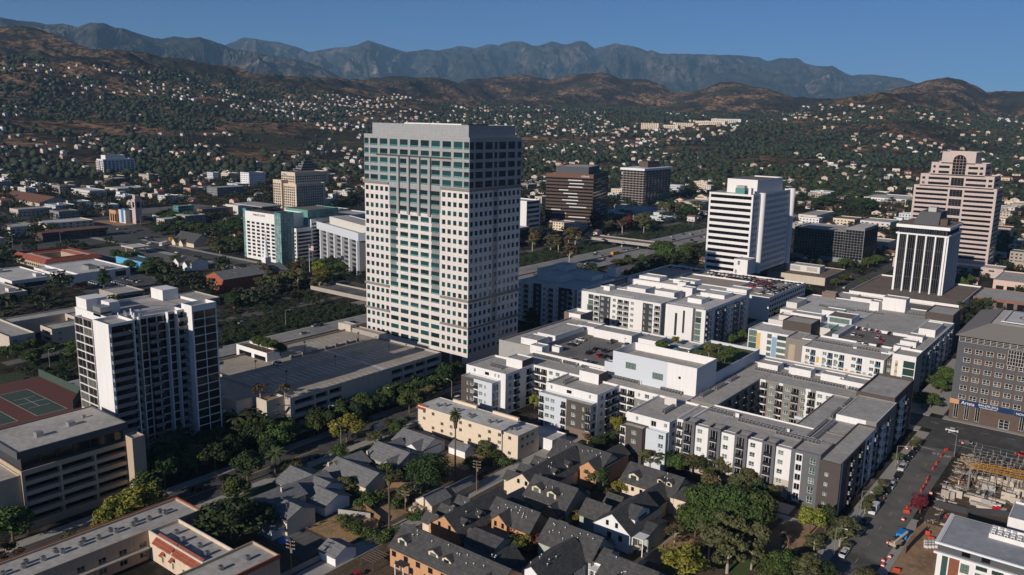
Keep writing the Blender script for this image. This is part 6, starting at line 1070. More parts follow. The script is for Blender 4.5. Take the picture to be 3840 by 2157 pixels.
for t, x, y, h, r, k in (('43', 780, 440, 7, 2, 'olive'), ('43', 920, 460, 9, 1.6, 'conifer'), ('43', 840, 470, 8, 1.8, 'olive'), ('43', 1080, 560, 6, 2.4, 'yellow'), ('43', 960, 620, 5, 2.2, 'olive'), ('43', 1180, 590, 4, 1.8, 'yellow'), ('43', 600, 840, 4, 2.2, 'yellow'), ('43', 480, 880, 3, 1.6, 'bush'), ('43', 100, 1130, 6, 2.6, 'yellow'), ('43', 20, 1150, 6, 2.6, 'green'), ('42', 2560, 1130, 6, 2.4, 'green')): treepx(k, t, x, y, h, r, {'olive': 'slim grey green tree squeezed between the townhouses', 'conifer': 'dark narrow conifer among the townhouses', 'yellow': 'small yellow green tree between the townhouses', 'green': 'small green tree beside the red leaved trees', 'bush': 'low shrub between the townhouses'}[k], GT2)
for t, x, y in (('42', 2480, 930), ('42', 2550, 960), ('43', 60, 1030), ('43', 240, 1110), ('42', 2420, 900)): treepx('red', t, x, y, 5.4, 2.3, 'small tree with crimson leaves between the townhouses', 'crimson leaved trees between the townhouses')
G6 = 'dark trees in the shade beside the tower and the street'
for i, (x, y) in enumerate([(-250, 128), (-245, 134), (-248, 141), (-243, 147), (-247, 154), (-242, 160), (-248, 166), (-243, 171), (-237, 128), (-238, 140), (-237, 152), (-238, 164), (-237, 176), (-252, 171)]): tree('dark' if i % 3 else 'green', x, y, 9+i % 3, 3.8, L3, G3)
for i, (x, y) in enumerate([(-213, 136), (-212, 160), (-212, 178), (-213, 196), (-212.5, 206), (-190, 163), (-188, 178), (-172, 171), (-170, 200), (-176, 214)]): tree('olive' if i % 2 else 'green', x, y, 6, 2.6, 'small garden tree between the bungalows', 'small trees in the bungalow gardens')
for i in range(12): tree('dark' if i % 2 else 'green', -235+(i % 2), 186+i*6.4, 8.5, 3.4, L1, S1)
# park
for x, y, h, r in ((1950, 720, 11, 6.2), (2150, 740, 12, 7), (2380, 760, 11, 7), (1850, 880, 9, 5), (2050, 900, 10, 6), (2270, 880, 10, 6.4), (2480, 800, 9, 5)): treepx('bigpark', '43', x, y, h, r, 'broad bright green park tree in the wide merged canopy', 'broad park trees beside the townhouses')
for x, y, h, r in ((1990, 1050, 12, 4), (2180, 960, 13, 4), (2180, 1150, 13, 4.4), (2450, 1050, 12, 3.6), (2420, 1180, 10, 3)): treepx('olive', '43', x, y, h, r, 'tall grey green pine like tree in front of the park canopy', 'tall grey green trees in the park')
treepx('yellow', '43', 1710, 1320, 9, 5.4, 'round yellow green tree at the bottom edge beside the playground'); treepx('olive', '43', 1640, 1000, 6, 2.4, 'small round tree on the path beside the craftsman townhouse')
for t, x, y, h, r, k in (('43', 1390, 230, 8, 3.6, 'olive'), ('43', 1530, 240, 8, 2.4, 'conifer'), ('43', 1650, 310, 7, 3, 'green'), ('43', 1810, 290, 8, 3.4, 'olive'), ('43', 1930, 330, 7, 3, 'dark'), ('43', 2110, 330, 9, 3.4, 'olive'), ('43', 1980, 480, 9, 3.6, 'brown'), ('43', 2270, 490, 7, 3, 'olive'), ('43', 2400, 450, 8, 3, 'olive'), ('43', 2480, 600, 7, 3, 'dark'), ('44', 30, 620, 7, 3.4, 'olive'), ('33', 230, 1130, 6, 2.2, 'yellow'), ('33', 1060, 1360, 7, 2.4, 'yellow'), ('43', 880, 100, 5, 2.6, 'dark'), ('43', 760, 60, 4, 2, 'brown'), ('43', 980, 60, 4, 2.4, 'dark')): treepx(k, t, x, y, h, r, {'olive': 'airy grey green tree along the foot of the courtyard apartment block', 'conifer': 'pointed conifer at the foot of the courtyard apartment block', 'green': 'green tree at the foot of the courtyard apartment block', 'dark': 'dark tree at the foot of the courtyard apartment block', 'brown': 'rusty brown leaved tree at the foot of the courtyard apartment block', 'yellow': 'small yellow tree in a light well of the courtyard apartment block'}[k], 'trees along the foot of the courtyard block')
for t, x, y, h, r, k in (('44', 430, 880, 8, 3.4, 'yellow'), ('44', 590, 850, 8, 2.6, 'dark'), ('44', 470, 1100, 5, 2.6, 'olive'), ('44', 800, 940, 7, 3.4, 'olive'), ('44', 730, 1040, 6, 3, 'olive'), ('44', 100, 1330, 8, 4.4, 'green'), ('44', 240, 1260, 6, 3, 'olive'), ('44', 400, 1370, 8, 4, 'olive'), ('44', 560, 1400, 6, 3, 'dark'), ('44', 1000, 1440, 5, 3, 'olive'), ('44', 30, 1400, 7, 3.4, 'green')): treepx(k, t, x, y, h, r, {'yellow': 'yellowing tree beside the dark narrow tree at the park corner', 'dark': 'dark tree in the park corner', 'olive': 'olive green tree in the park beside the right street', 'green': 'green tree at the bottom edge of the park'}[k], 'trees at the street side of the park')
for x, y in ((1310, 250), (1460, 120), (1160, 520), (1100, 590), (1030, 680), (980, 740), (1490, 90)): treepx('olive', '44', x, y, 4.4, 1.6, 'small street tree on the pavement along the right block', 'small street trees along the right street')
treepx('red', '44', 1540, 710, 6, 2.6, 'red brown leaved tree beside the building site fence')
for x, y, h, r in ((1780, 850, 7, 4), (1820, 900, 8, 4.4), (1700, 930, 7, 4), (1560, 1100, 7, 4.6), (1640, 1120, 6, 4), (1740, 980, 6, 3.4), (1980, 400, 6, 2.6)): treepx('green', '34', x, y, h, r, 'leafy green tree in the passage beside the grey brick office', 'trees in the passage beside the grey brick office')
treepx('palm', '34', 1940, 240, 12, 4, 'bushy palm cluster behind the dark brown block end'); treepx('dark', '34', 2090, 160, 9, 4, 'dark tree between the rooftop car garage and the podium')
for t, x, y, h, r in (('34', 90, 240, 6, 3.4), ('34', 2200 - 2050, 440 - 400, 5, 2), ('33', 2200, 500, 6, 3), ('33', 2310, 465, 6, 3), ('34', 400, 40, 6, 3.4), ('34', 1990 - 1900, 60, 5, 2.4), ('24', 770, 1190, 9, 4.6), ('24', 1010, 1180, 9, 5), ('24', 1100, 1150, 8, 5), ('24', 690, 1380, 6, 4), ('24', 770, 1330, 6, 3.6), ('24', 950, 1390, 6, 3.4), ('24', 500, 1180, 7, 3), ('24', 1940, 1390, 10, 4), ('24', 2020, 1350, 9, 4), ('24', 640, 1260, 5, 3)): treepx('green', t, x, y, h, r, 'round street tree along the avenues right of the white tower', 'street trees right of the white tower')
for x, y in ((200, 280), (220, 400)): treepx('conifer', '33', x, y, 12, 3, 'tall slim tree in the shade behind the tallest tower', 'slim trees in the shadow of the tallest tower')
# deck and terrace planting
for x, y in ((60, 540), (110, 560), (180, 570), (240, 600), (20, 530)): treepx('green', '32', x, y, 5.6, 2.6, 'small tree in the raised planter on the garage roof deck', 'trees in the raised garage planter', z=18)
for x, y in ((290, 1010), (40, 1010)): treepx('brown', '32', x, y, 6, 3, 'round bare looking tree in a corner planter of the garage roof', 'trees in the corner planters of the long garage', z=15)
for x, y, k in ((1510, 565, 'green'), (1640, 520, 'yellow'), (1970, 600, 'yellow'), (1980, 640, 'brown'), (2080, 590, 'olive'), (2210, 630, 'green'), (2140, 670, 'green'), (2050, 690, 'olive')): treepx(k, '33', x, y, 5 if k == 'green' else 4, 2.6 if k == 'green' else 1.7, {'green': 'leafy green tree on the rooftop garden of the courtyard block', 'yellow': 'small yellow tree on the rooftop garden of the courtyard block', 'brown': 'small brown tree on the rooftop garden', 'olive': 'small grey green tree on the rooftop garden'}[k], 'trees on the rooftop garden', z=21.6 if x > 1900 else 17)
# freeway banks and mid distance
R3 = random.Random(11)
def grove(n, t, poly, kinds, h, r, label, group):
    for i in range(n):
        x0, y0, x1, y1 = poly; x, y = R3.uniform(x0, x1), R3.uniform(y0, y1); k = R3.choice(kinds); hh = h*R3.uniform(.75, 1.2); treepx(k, t, x, y, hh, r*R3.uniform(.8, 1.2), label, group)
grove(9, '22', (40, 1220, 640, 1400), ['brown', 'olive', 'olive'], 14, 5, 'tall loose eucalyptus like tree on the freeway bank left of the tallest tower', 'tall trees on the freeway bank left of the tallest tower')
grove(7, '22', (600, 1180, 900, 1330), ['green', 'yellow', 'dark'], 9, 5, 'green tree in front of the silver office block', 'trees in front of the silver office block')
grove(26, '21', (1620, 700, 2480, 880), ['dark', 'green', 'dark'], 11, 7.5, 'dense dark green park tree in the grove behind the restaurant', 'park grove behind the restaurant')
grove(10, '21', (1130, 1090, 1850, 1260), ['dark', 'green'], 8, 5, 'dark tree in the row behind the striped parking lot', 'tree row behind the striped parking lot')
grove(8, '21', (2100, 950, 2480, 1100), ['green', 'olive'], 8, 5, 'green tree in the car park left of the glass cornered hotel', 'trees left of the glass cornered hotel')
grove(9, '23', (80, 850, 700, 1000), ['brown', 'olive', 'brown'], 15, 6.5, 'brownish eucalyptus tree on the freeway bank right of the tallest tower', 'eucalyptus trees right of the tallest tower')
grove(10, '23', (850, 700, 1380, 800), ['brown', 'olive', 'red'], 17, 7, 'tall rusty tree on the bank below the dark ledged tower', 'tall rusty trees below the dark ledged tower')
treepx('brown', '23', 580, 1080, 20, 7, 'single tall bare branched tree beside the freeway in front of the bridge'); treepx('olive', '23', 1510, 620, 18, 6, 'pale trunked eucalyptus on the sandy bank'); treepx('olive', '23', 1570, 640, 16, 5, 'second pale eucalyptus on the sandy bank, right of the taller one')
grove(8, '23', (1600, 600, 1900, 680), ['dark', 'olive'], 14, 9, 'dark tree on the freeway bank beyond the bridge', 'dark trees on the bank beyond the bridge')
grove(9, '23', (1480, 1010, 1900, 1120), ['green'], 12, 7, 'bright green tree left of the ribboned white tower', 'bright green trees left of the ribboned white tower')
grove(10, '23', (800, 1120, 1500, 1260), ['dark', 'green'], 6, 3.4, 'small dark tree beside the freeway ramp', 'small trees beside the freeway ramp')
treepx('conifer', '21', 1040, 1340, 16, 3, 'tall pointed cypress in front of the white workshop'); treepx('red', '21', 820, 1420, 5, 4, 'wine red bush beside the small grey roofed bungalow')
grove(8, '31', (20, 560, 760, 680), ['green', 'dark'], 6, 4, 'dark tree below the tan courtyard apartments at the left edge', 'trees below the tan courtyard apartments')
grove(5, '31', (2200, 60, 2560, 200), ['olive', 'dark'], 8, 4, 'dark tree beside the freeway ramp behind the white finned tower', 'trees behind the white finned tower')
grove(16, '24', (250, 420, 1150, 620), ['dark', 'green', 'olive'], 16, 12, 'big dark tree in the belt beyond the black glass block', 'tree belt beyond the black glass block')
print('individual trees', NT[0])
# ---------------------------------------------------------------- fill: distant houses and trees
OA = np.array(OCC)
def free(x, y, m=0): return not ((OA[:, 0]-m < x) & (x < OA[:, 1]+m) & (OA[:, 2]-m < y) & (y < OA[:, 3]+m)).any()
def inframe(x, y, z, mar=150):
    a, b_, c = proj([(x, y, z)]); return c[0] > 0 and -mar < a[0] < 3840+mar and -mar < b_[0] < 2157+mar, a[0], b_[0]
WALLC = ['offwhite', 'white', 'palecream', 'beige', 'cream', 'beige', 'pinklight', 'tan']; ROOFC = ['roofgrey', 'roofbrown', 'browntile', 'roofgrey', 'redtile', 'rooflight', 'roofdark', 'browntile']
HP = {}; HN = [0]
WN = {'tan': 'tan', 'white': 'white', 'palecream': 'cream', 'offwhite': 'pale', 'cream': 'yellow cream', 'beige': 'beige', 'pinklight': 'pink'}; RN = {'roofgrey': 'grey', 'roofbrown': 'brown', 'browntile': 'brown tile', 'redtile': 'red tile', 'rooflight': 'light flat', 'roofdark': 'dark'}
cand = []; RH = random.Random(5)
def htype(seed):
    r = random.Random(seed); w = r.choice([9, 10, 12, 15]); d = r.choice([7, 8, 10]); s = r.choice([3, 3.2, 5.8]); wm = r.choice(WALLC); rm = r.choice(ROOFC); ax = r.choice('xy'); return w, d, s, wm, rm, ax
def housegeo(bw, br, x, y, z, T):
    w, d, s, wm, rm, ax = T
    if rm == 'rooflight': bw.box(x-w/2, x+w/2, y-d/2, y+d/2, z-3, z+s, wm); br.box(x-w/2-.3, x+w/2+.3, y-d/2-.3, y+d/2+.3, z+s+.02, z+s+.4, rm)
    else: gable(bw, br, x-w/2, x+w/2, y-d/2, y+d/2, z+s, z+s+(d if ax == 'x' else w)*.22, ax, wm, rm, .5, z-3)
    bw.box(x-w*.3, x-w*.1, y-d/2-.06, y-d/2-.02, z+.9, z+2.2, 'glass'); bw.box(x+w*.1, x+w*.3, y-d/2-.06, y-d/2-.02, z+.9, z+2.2, 'glass')
while len(cand) < 2700:
    r = math.sqrt(RH.uniform(650**2, 4100**2)); a = RH.uniform(-.62, .62); hx = HA[NC//2]; az = a-math.radians(0)
    ang = math.atan2(MC[2][0], MC[2][1])+a; x, y = r*math.sin(ang), r*math.cos(ang)
    z = zt(x, y); ok, sx, sy = inframe(x, y, z, 40)
    if not ok or (r < 1300 and not free(x, y, 9)): continue
    lim = 235+ (40 if sx < 900 else 130 if sx < 1500 else 165)          # bare ridges carry no houses
    if sx > 2500: lim = 425 if not 3000 < sx < 3500 else 395
    if sx < 900: lim = 215+sx*.09
    if sy < lim: continue
    if fbm(np.array([x/210.]), np.array([y/210.]), 3, 9)[0] < (.46 if r > 1500 else .34): continue
    g0 = 21 if r < 1700 else 26; gx, gy = round(x/g0)*g0, round(y/g0)*g0
    cand.append((r, gx, gy, (sx, sy)))
    if sx < 1500 and sy < 480 and RH.random() < .20:                # rows of houses along the contour lines
        for q in range(1, RH.randint(3, 7)): ra = ang+q*17/r; cand.append((r, r*math.sin(ra), r*math.cos(ra), (sx+q*20, sy)))
seen = set(); c2 = []
for q in sorted(cand):
    k_ = (round(q[1]/13), round(q[2]/13))
    if any((k_[0]+i, k_[1]+j) in seen for i in (-1, 0, 1) for j in (-1, 0, 1) if not (i and j)) or not free(q[1], q[2], 8): continue
    seen.add(k_); c2.append(q)
BW, BR = MB(), MB(); region = lambda sx, sy: ('on the left hillside' if sx < 1300 and sy < 520 else 'on the flat below the left hills' if sx < 1400 else 'in the wooded suburb behind the towers' if sx < 2700 else 'in the wooded suburb at the right')
for i, (r, x, y, (sx, sy)) in enumerate(c2):
    T = htype(i); z = zt(x, y); x += RH.uniform(-2.5, 2.5); y += RH.uniform(-2.5, 2.5)
    if i < 290:
        k = i % 24; T = htype(k)
        if k not in HP: a, b_ = MB(), MB(); housegeo(a, b_, 0, 0, 0, T); HP[k] = (a.build('wall'), b_.build('roof')); ow, orf = HP[k]
        else: ow, orf = [o.copy() for o in HP[k]]; COL.objects.link(ow); COL.objects.link(orf)
        lab = f'small {WN[T[3]]} house with a {RN[T[4]]} roof {region(sx, sy)}'
        root = thing('house', lab, 'house', x, y, z, lab.replace('small', 'small').replace('house with', 'houses with')); ow.parent = root; orf.parent = root
    else: housegeo(BW, BR, x, y, z, T)
tag(BW.build('houses'), 'countless small distant houses among trees on the hills and in the suburb', 'houses', kind='stuff'); far_roofs = BR.build('roof', COL.objects['houses']); far_roofs['kind'] = 'stuff'
OA = np.concatenate([OA, np.array([(q[1]-7, q[1]+7, q[2]-6, q[2]+6) for q in c2])]); print('houses', len(c2))
# low commercial fill on the flat
n_low = 0; RL = random.Random(21); shop_groups = 'low flat roofed buildings on the city flat'
for k in range(9000):
    if n_low > 150: break
    r = RL.uniform(480, 1500); ang = math.atan2(MC[2][0], MC[2][1])+RL.uniform(-.58, .58); x, y = round(r*math.sin(ang)/8)*8, round(r*math.cos(ang)/8)*8; w, d = RL.uniform(14, 34), RL.uniform(12, 26); ok, sx, sy = inframe(x, y, 3, 0)
    if not ok or sy > 1000: continue
    if ((OA[:, 0] < x+w/2+3) & (x-w/2-3 < OA[:, 1]) & (OA[:, 2] < y+d/2+3) & (y-d/2-3 < OA[:, 3])).any(): continue
    z0 = zt(x, y); h = RL.choice([4, 5, 6, 7, 9, 10]); m = RL.choice(['offwhite', 'beige', 'palecream', 'white', 'concrete', 'brownbrick', 'bluegrey']); rf = RL.choice(['rooflight', 'roofgrey', 'roofbrown', 'roofwhite', 'roofgrey'])
    nmw = {'offwhite': 'pale', 'beige': 'beige', 'palecream': 'cream', 'white': 'white', 'concrete': 'grey', 'brownbrick': 'brown', 'bluegrey': 'bluish'}[m]; side = 'left of the tallest tower' if sx < 1400 else 'right of the tallest tower'
    lab = f'{nmw} low flat roofed building {"of three storeys" if h > 8 else "of two storeys" if h > 5 else "of one storey"} on the flat {side}'
    b = Bld('low_building', lab, 'building', lab.replace('building', 'buildings'), cap=12)
    kw = 3.4 if h > 8 else 5; nf = max(1, int(h/3)); b.mass(x-w/2, x+w/2, y-d/2, y+d/2, z0-1, z0+h, m, grid(x-w/2, x+w/2, int(w/kw), z0, 3, nf, 1.6, 1.3, kind='blk'), grid(y-d/2, y+d/2, int(d/kw), z0, 3, nf, 1.6, 1.3, kind='blk'), par=.6, roof=rf)
    if RL.random() < .6: b.mass(x-3, x+2, y-2, y+2, z0+h-.7, z0+h+1.4, 'offwhite', par=.2)
    b.finish(); OA = np.concatenate([OA, [[x-w/2, x+w/2, y-d/2, y+d/2]]]); n_low += 1
# far trees: one mass of many small lumpy crowns
def lump(nu, nv, seed):
    r = np.random.default_rng(seed); V = []
    for i in range(nv+1):
        for j in range(nu):
            th = math.pi*i/nv; ph = 2*math.pi*(j+.5*(i % 2))/nu; q = r.uniform(.72, 1.12); V.append((math.sin(th)*math.cos(ph)*q, math.sin(th)*math.sin(ph)*q, math.cos(th)*q*.95))
    F = [(i*nu+j, (i+1)*nu+j, (i+1)*nu+(j+1) % nu, i*nu+(j+1) % nu) for i in range(nv) for j in range(nu)]; return np.array(V), np.array(F)
def treemass(name, label, pts, nu, nv, mname, card=0):
    pts = np.array(pts); n = len(pts); vs = [lump(nu, nv, k) for k in range(8)]; F0 = vs[0][1]; nvv = len(vs[0][0]); r = np.random.default_rng(3); V = np.zeros((n, nvv, 3))
    for i in range(n): V[i] = vs[i % 8][0]*pts[i, 3:6]+pts[i, :3]
    F = (F0[None]+np.arange(n)[:, None, None]*nvv).reshape(-1, 4); V = V.reshape(-1, 3); me = bpy.data.meshes.new(name); me.vertices.add(len(V)); me.vertices.foreach_set('co', V.ravel()); me.loops.add(F.size); me.loops.foreach_set('vertex_index', F.ravel())
    me.polygons.add(len(F)); me.polygons.foreach_set('loop_start', np.arange(len(F))*4); me.polygons.foreach_set('loop_total', np.full(len(F), 4)); me.update(calc_edges=True); me.materials.append(MATS[mname]); o = bpy.data.objects.new(name, me); COL.objects.link(o); return tag(o, label, 'trees', kind='stuff')
far, mid, palms = [], [], []; r9 = np.random.default_rng(9); A0 = math.atan2(MC[2][0], MC[2][1])
N = 88000; R_ = np.sqrt(r9.uniform(520**2, 4700**2, N)); AN = A0+r9.uniform(-.62, .62, N); X_ = R_*np.sin(AN); Y_ = R_*np.cos(AN); nz = fbm(X_/190, Y_/190, 5, 77); nz2 = vnoise(X_/600, Y_/600, 5)
cellok = {}
for i in range(N):
    x, y, r = X_[i], Y_[i], R_[i]; z = zt(x, y); sx, sy, _ = proj([(x, y, z)]); sx, sy = sx[0], sy[0]
    if not (-60 < sx < 3900) or sy < 100: continue
    lim = (205+sx*.10 if sx < 900 else 305+(sx-900)*.1 if sx < 1500 else 390 if sx < 2500 else 425 if not 3000 < sx < 3500 else 400); dens = .8
    if sy < lim: dens = .26
    elif nz[i] < (.475 if sx < 1500 else .45) and r > 1700: dens = .08
    if r < 1250: dens = 1 if nz[i] > .36 else .7
    if r9.random() > dens: continue
    if r < 1500 and not free(x, y, 1.5): continue
    s = (2.4+r9.exponential(1.7))*(1 if r < 1400 else 1.15); s = min(s, 8.5) if sy > lim else r9.uniform(1.2, 3.0); h = s*r9.uniform(.6, 1.05)
    if r < 1500: mid.append((x, y, z, s, h))
    else: far.append((x, y, z+h*.7, s, s, h))
treemass('trees', 'dense far off woodland of dark tree crowns covering the hills and suburbs', far, 6, 4, 'leaf_far')
# nearer ones of the mass get leaf clumps
PV = [crown(300+k, 1, 1, 1.1, 9, 130, .15, .5) for k in range(6)]; V = []
for i, (x, y, z, s, h) in enumerate(mid): V.append(PV[i % 6]*np.array([s, s, h*.85])+np.array([x, y, z]))
me = meshq('woodland', np.concatenate(V), 'leaf_far'); o = bpy.data.objects.new('city_trees', me); COL.objects.link(o); tag(o, 'mass of dark green tree crowns between the low buildings of the city flat', 'trees', kind='stuff'); print('far', len(far), 'mid', len(mid))
V = []                                                              # shrubs on the freeway banks
for x0, x1, y0, y1, n in ((-399, -370, 150, 344, 900), (-411, -401, 150, 344, 120), (-436, -400, 395, 668, 420), (-436, -400, 708, 880, 260), (-350, -341, 345, 560, 200), (-430, -414, 190, 344, 160), (-325, -312, 560, 680, 90), (-480, -452, 380, 660, 260)):
    for i in range(n):
        x, y = r9.uniform(x0, x1), r9.uniform(y0, y1); s = r9.uniform(1.0, 2.3); V.append(PV[i % 6]*np.array([s, s, s*.6])+np.array([x, y, -.3]))
me = meshq('shrubs', np.concatenate(V), 'leaf_far'); o = bpy.data.objects.new('embankment_shrubs', me); COL.objects.link(o); tag(o, 'dense low dark shrubs covering the freeway embankments', 'shrubs', kind='stuff')
# tall palms left
for k in range(34):
    t, x, y = ('21', R3.uniform(1480, 1980), R3.uniform(60, 230)); u, v = at(t, x, y, 10); z = zt(u, v); tree('palm', u, v, 15, 3.6, 'tall fan palm in the stand at the foot of the left hills', 'stand of tall fan palms at the foot of the left hills', z=z-2)
# ================================================================ vehicles
for nm, c in (('car_white', (.62, .62, .61)), ('car_silver', (.32, .33, .34)), ('car_black', (.012, .012, .014)), ('car_grey', (.08, .085, .09)), ('car_red', (.38, .015, .02)), ('car_blue', (.03, .07, .16)), ('car_yellow', (.58, .27, .02)), ('car_purple', (.20, .03, .16))): mat(nm, c, .25, .02, spec=.6)
def hull(mb, prof, hw, m, top=None):
    """side outline (y along the car, z, half width factor) swept across"""
    n = len(prof); L_ = [(-hw*w, y, z) for y, z, w in prof]; R_ = [(hw*w, y, z) for y, z, w in prof]
    mb.q(L_, m); mb.q(R_[::-1], m)
    for i in range(n): j = (i+1) % n; mb.q([L_[j], L_[i], R_[i], R_[j]], m if not top or i not in top else top[i])
CARP = {}
def car_proto(kind, colour):
    if (kind, colour) in CARP: return CARP[kind, colour]
    P = []; ln, hw, ht_, cab = {'sedan': (4.6, .92, 1.42, (-1.75, -.95, .85, 1.5)), 'suv': (4.7, .96, 1.72, (-2.15, -1.75, .75, 1.35)), 'truck': (5.6, 1.0, 1.85, (-.5, -.2, 1.1, 1.8)), 'van': (5.9, 1.02, 2.6, (-2.85, -2.8, 1.6, 2.35))}[kind]
    h2 = ln/2; bz = .92 if kind != 'van' else 1.15; b = MB()
    hull(b, [(-h2, .32, .96), (-h2-.02, .7, .98), (-h2+.12, bz-.04, .94), (cab[0], bz, .95), (cab[3], bz, .95), (h2-.3, bz-.16, .93), (h2, .62, .94), (h2-.03, .3, .93)], hw, colour)
    y0, y1, y2, y3 = cab; t = MB(); t.box(-hw*.74, hw*.74, y1+.04, y2-.04, ht_-.05, ht_, colour)
    for yy in ((y0+y1)/2, (y1+y2)/2, (y2+y3)/2)[:3 if kind != 'van' else 0]:
        pass
    if kind == 'van': b.box(-hw*.93, hw*.93, -2.85, 1.2, 1.1, 2.55, colour)
    if kind == 'truck': b.box(-hw*.9, hw*.9, -2.7, -.55, .92, 1.2, colour)
    g = MB(); i = len(g.v); g.v += [(-hw*.9, y0, bz), (hw*.9, y0, bz), (hw*.9, y3, bz), (-hw*.9, y3, bz), (-hw*.74, y1, ht_-.05), (hw*.74, y1, ht_-.05), (hw*.74, y2, ht_-.05), (-hw*.74, y2, ht_-.05)]
    for f in ((0, 1, 5, 4), (1, 2, 6, 5), (2, 3, 7, 6), (3, 0, 4, 7), (4, 5, 6, 7)): g.f.append(tuple(i+k for k in f)); g.m.append('glassblack')
    P = [('body', b), ('cabin_glass', g), ('roof_panel', t)]
    for x in (-hw+.12, hw-.12):
        for y in (-h2+.85, h2-.9):
            w = MB(); n = 12; i = len(w.v)
            for s in (-.12, .12): w.v += [(x+s, y+.33*math.cos(2*math.pi*k/n), .33+.33*math.sin(2*math.pi*k/n)) for k in range(n)]
            for k in range(n): w.f.append((k, (k+1) % n, n+(k+1) % n, n+k)); w.m.append('tyre')
            w.f.append(tuple(range(n))[::-1]); w.m.append('tyre'); w.f.append(tuple(range(n, 2*n))); w.m.append('metal'); P.append(('wheel', w))
    for x in (-hw*.7, hw*.7):
        l = MB(); l.box(x-.17, x+.17, h2-.12, h2+.01, .58, .72, 'lampwhite'); P.append(('headlight', l)); l = MB(); l.box(x-.17, x+.17, -h2-.03, -h2+.05, .66, .8, 'car_red'); P.append(('tail_light', l))
    R = []
    for nm, mb in P:
        ks = list(dict.fromkeys(mb.m)); me = bpy.data.meshes.new(nm); me.from_pydata(mb.v, [], mb.f); [me.materials.append(MATS[k]) for k in ks]; me.polygons.foreach_set('material_index', [ks.index(q) for q in mb.m]); R.append((nm, me))
    CARP[kind, colour] = R; return R
NCAR = [0]
CNAME = {'car_white': 'white', 'car_silver': 'silver', 'car_black': 'black', 'car_grey': 'dark grey', 'car_red': 'red', 'car_blue': 'dark blue'}
def car(x, y, z, rz, colour, kind, label, group=None, parts=True):
    NCAR[0] += 1; r = thing('parked_car' if 'parked' in label else {'van': 'van', 'truck': 'pickup_truck'}.get(kind, 'car'), label, {'van': 'van', 'truck': 'pickup truck'}.get(kind, 'car'), x, y, z, group, rz)
    for nm, me in car_proto(kind, colour):
        if not parts and nm in ('headlight', 'tail_light'): continue
        o = bpy.data.objects.new(nm, me); COL.objects.link(o); o.parent = r
    return r
def carpx(t, x, y, colour, where, kind='sedan', rz=0, z=0.02, group=None): u, v = at(t, x, y, z+.7); return car(u, v, z, rz, 'car_'+colour, kind, f'{CNAME["car_"+colour]} {dict(sedan="car", suv="wagon", van="van", truck="pickup truck")[kind]} {where}', group)
H = math.pi
for x, y, c, k, wh in ((760, 1225, 'white', 'sedan', 'parked nearest the camera on the right street'), (810, 1150, 'silver', 'sedan', 'parked second from the camera on the right street'), (940, 990, 'silver', 'sedan', 'parked under the street tree, just before the white van'), (985, 900, 'black', 'sedan', 'parked behind the white van on the camera side'), (1065, 790, 'white', 'van', 'parked halfway up the right street'), (1115, 700, 'grey', 'truck', 'parked right behind the white van'), (1190, 600, 'black', 'suv', 'parked in front of the white wagon on the right street'), (1240, 545, 'white', 'suv', 'parked between black cars on the right street'), (1300, 450, 'black', 'suv', 'parked in the tree shade, middle of the right street'), (1350, 360, 'white', 'truck', 'parked farther up the right street'), (1400, 280, 'black', 'sedan', 'parked near the top of the right street'), (1445, 230, 'black', 'suv', 'parked second from the crossing on the right street'), (1490, 175, 'black', 'sedan', 'parked last before the crossing on the right street'), (640, 1390, 'blue', 'sedan', 'parked in the shade at the bottom edge of the right street')): carpx('44', x, y, c, wh, k, H if y % 2 else H, group='cars parked along the right street')
carpx('34', 1850, 1425, 'white', 'driving on the cross street in front of the grey brick office', rz=H/2); carpx('44', 1990, 108, 'grey', 'stopped on the cross street beside the building site', rz=H/2); carpx('44', 2555, 235, 'red', 'at the right edge behind the building site', 'suv', rz=H/2)
for t, x, y, c, k, wh in (('42', 600, 255, 'black', 'sedan', 'parked at the kerb beside the pink walled bungalow'), ('41', 2360, 580, 'white', 'suv', 'parked at the kerb under the dark feathery tree'), ('41', 1980, 570, 'black', 'sedan', 'parked on the shaded side of the street, left one'), ('41', 2260, 460, 'black', 'sedan', 'parked on the shaded side of the street, right one'), ('42', 950, 120, 'black', 'sedan', 'parked beside the trunk of the yellow green tree'), ('32', 1520, 1315, 'black', 'sedan', 'parked in front of the cream apartment building'), ('32', 2030, 1105, 'white', 'suv', 'parked beside the brown and white block corner'), ('32', 1130, 1320, 'black', 'sedan', 'parked under the trees beside the long garage'), ('31', 640, 965, 'white', 'sedan', 'parked beside the tennis court fence'), ('31', 270, 920, 'black', 'suv', 'driving on the dark ramp at the left edge'), ('31', 70, 1010, 'blue', 'sedan', 'driving at the far left edge of the ramp'), ('41', 2450, 380, 'silver', 'sedan', 'parked half hidden behind the dark feathery tree')): carpx(t, x, y, c, wh, k, 0 if t != '31' else .1)
carpx('32', 1260, 1410, 'white', 'parked at the kerb beside the bright little palm', 'van', 0); carpx('32', 1555, 1415, 'red', 'parked in the drive of the white bungalow', rz=.5); carpx('42', 1250, 400, 'silver', 'parked between two bungalows', rz=H/2); carpx('42', 1960, 150, 'silver', 'parked on dry grass beside the white shed', rz=1.3); carpx('42', 1010, 1440, 'red', 'at the bottom edge beside the alley')
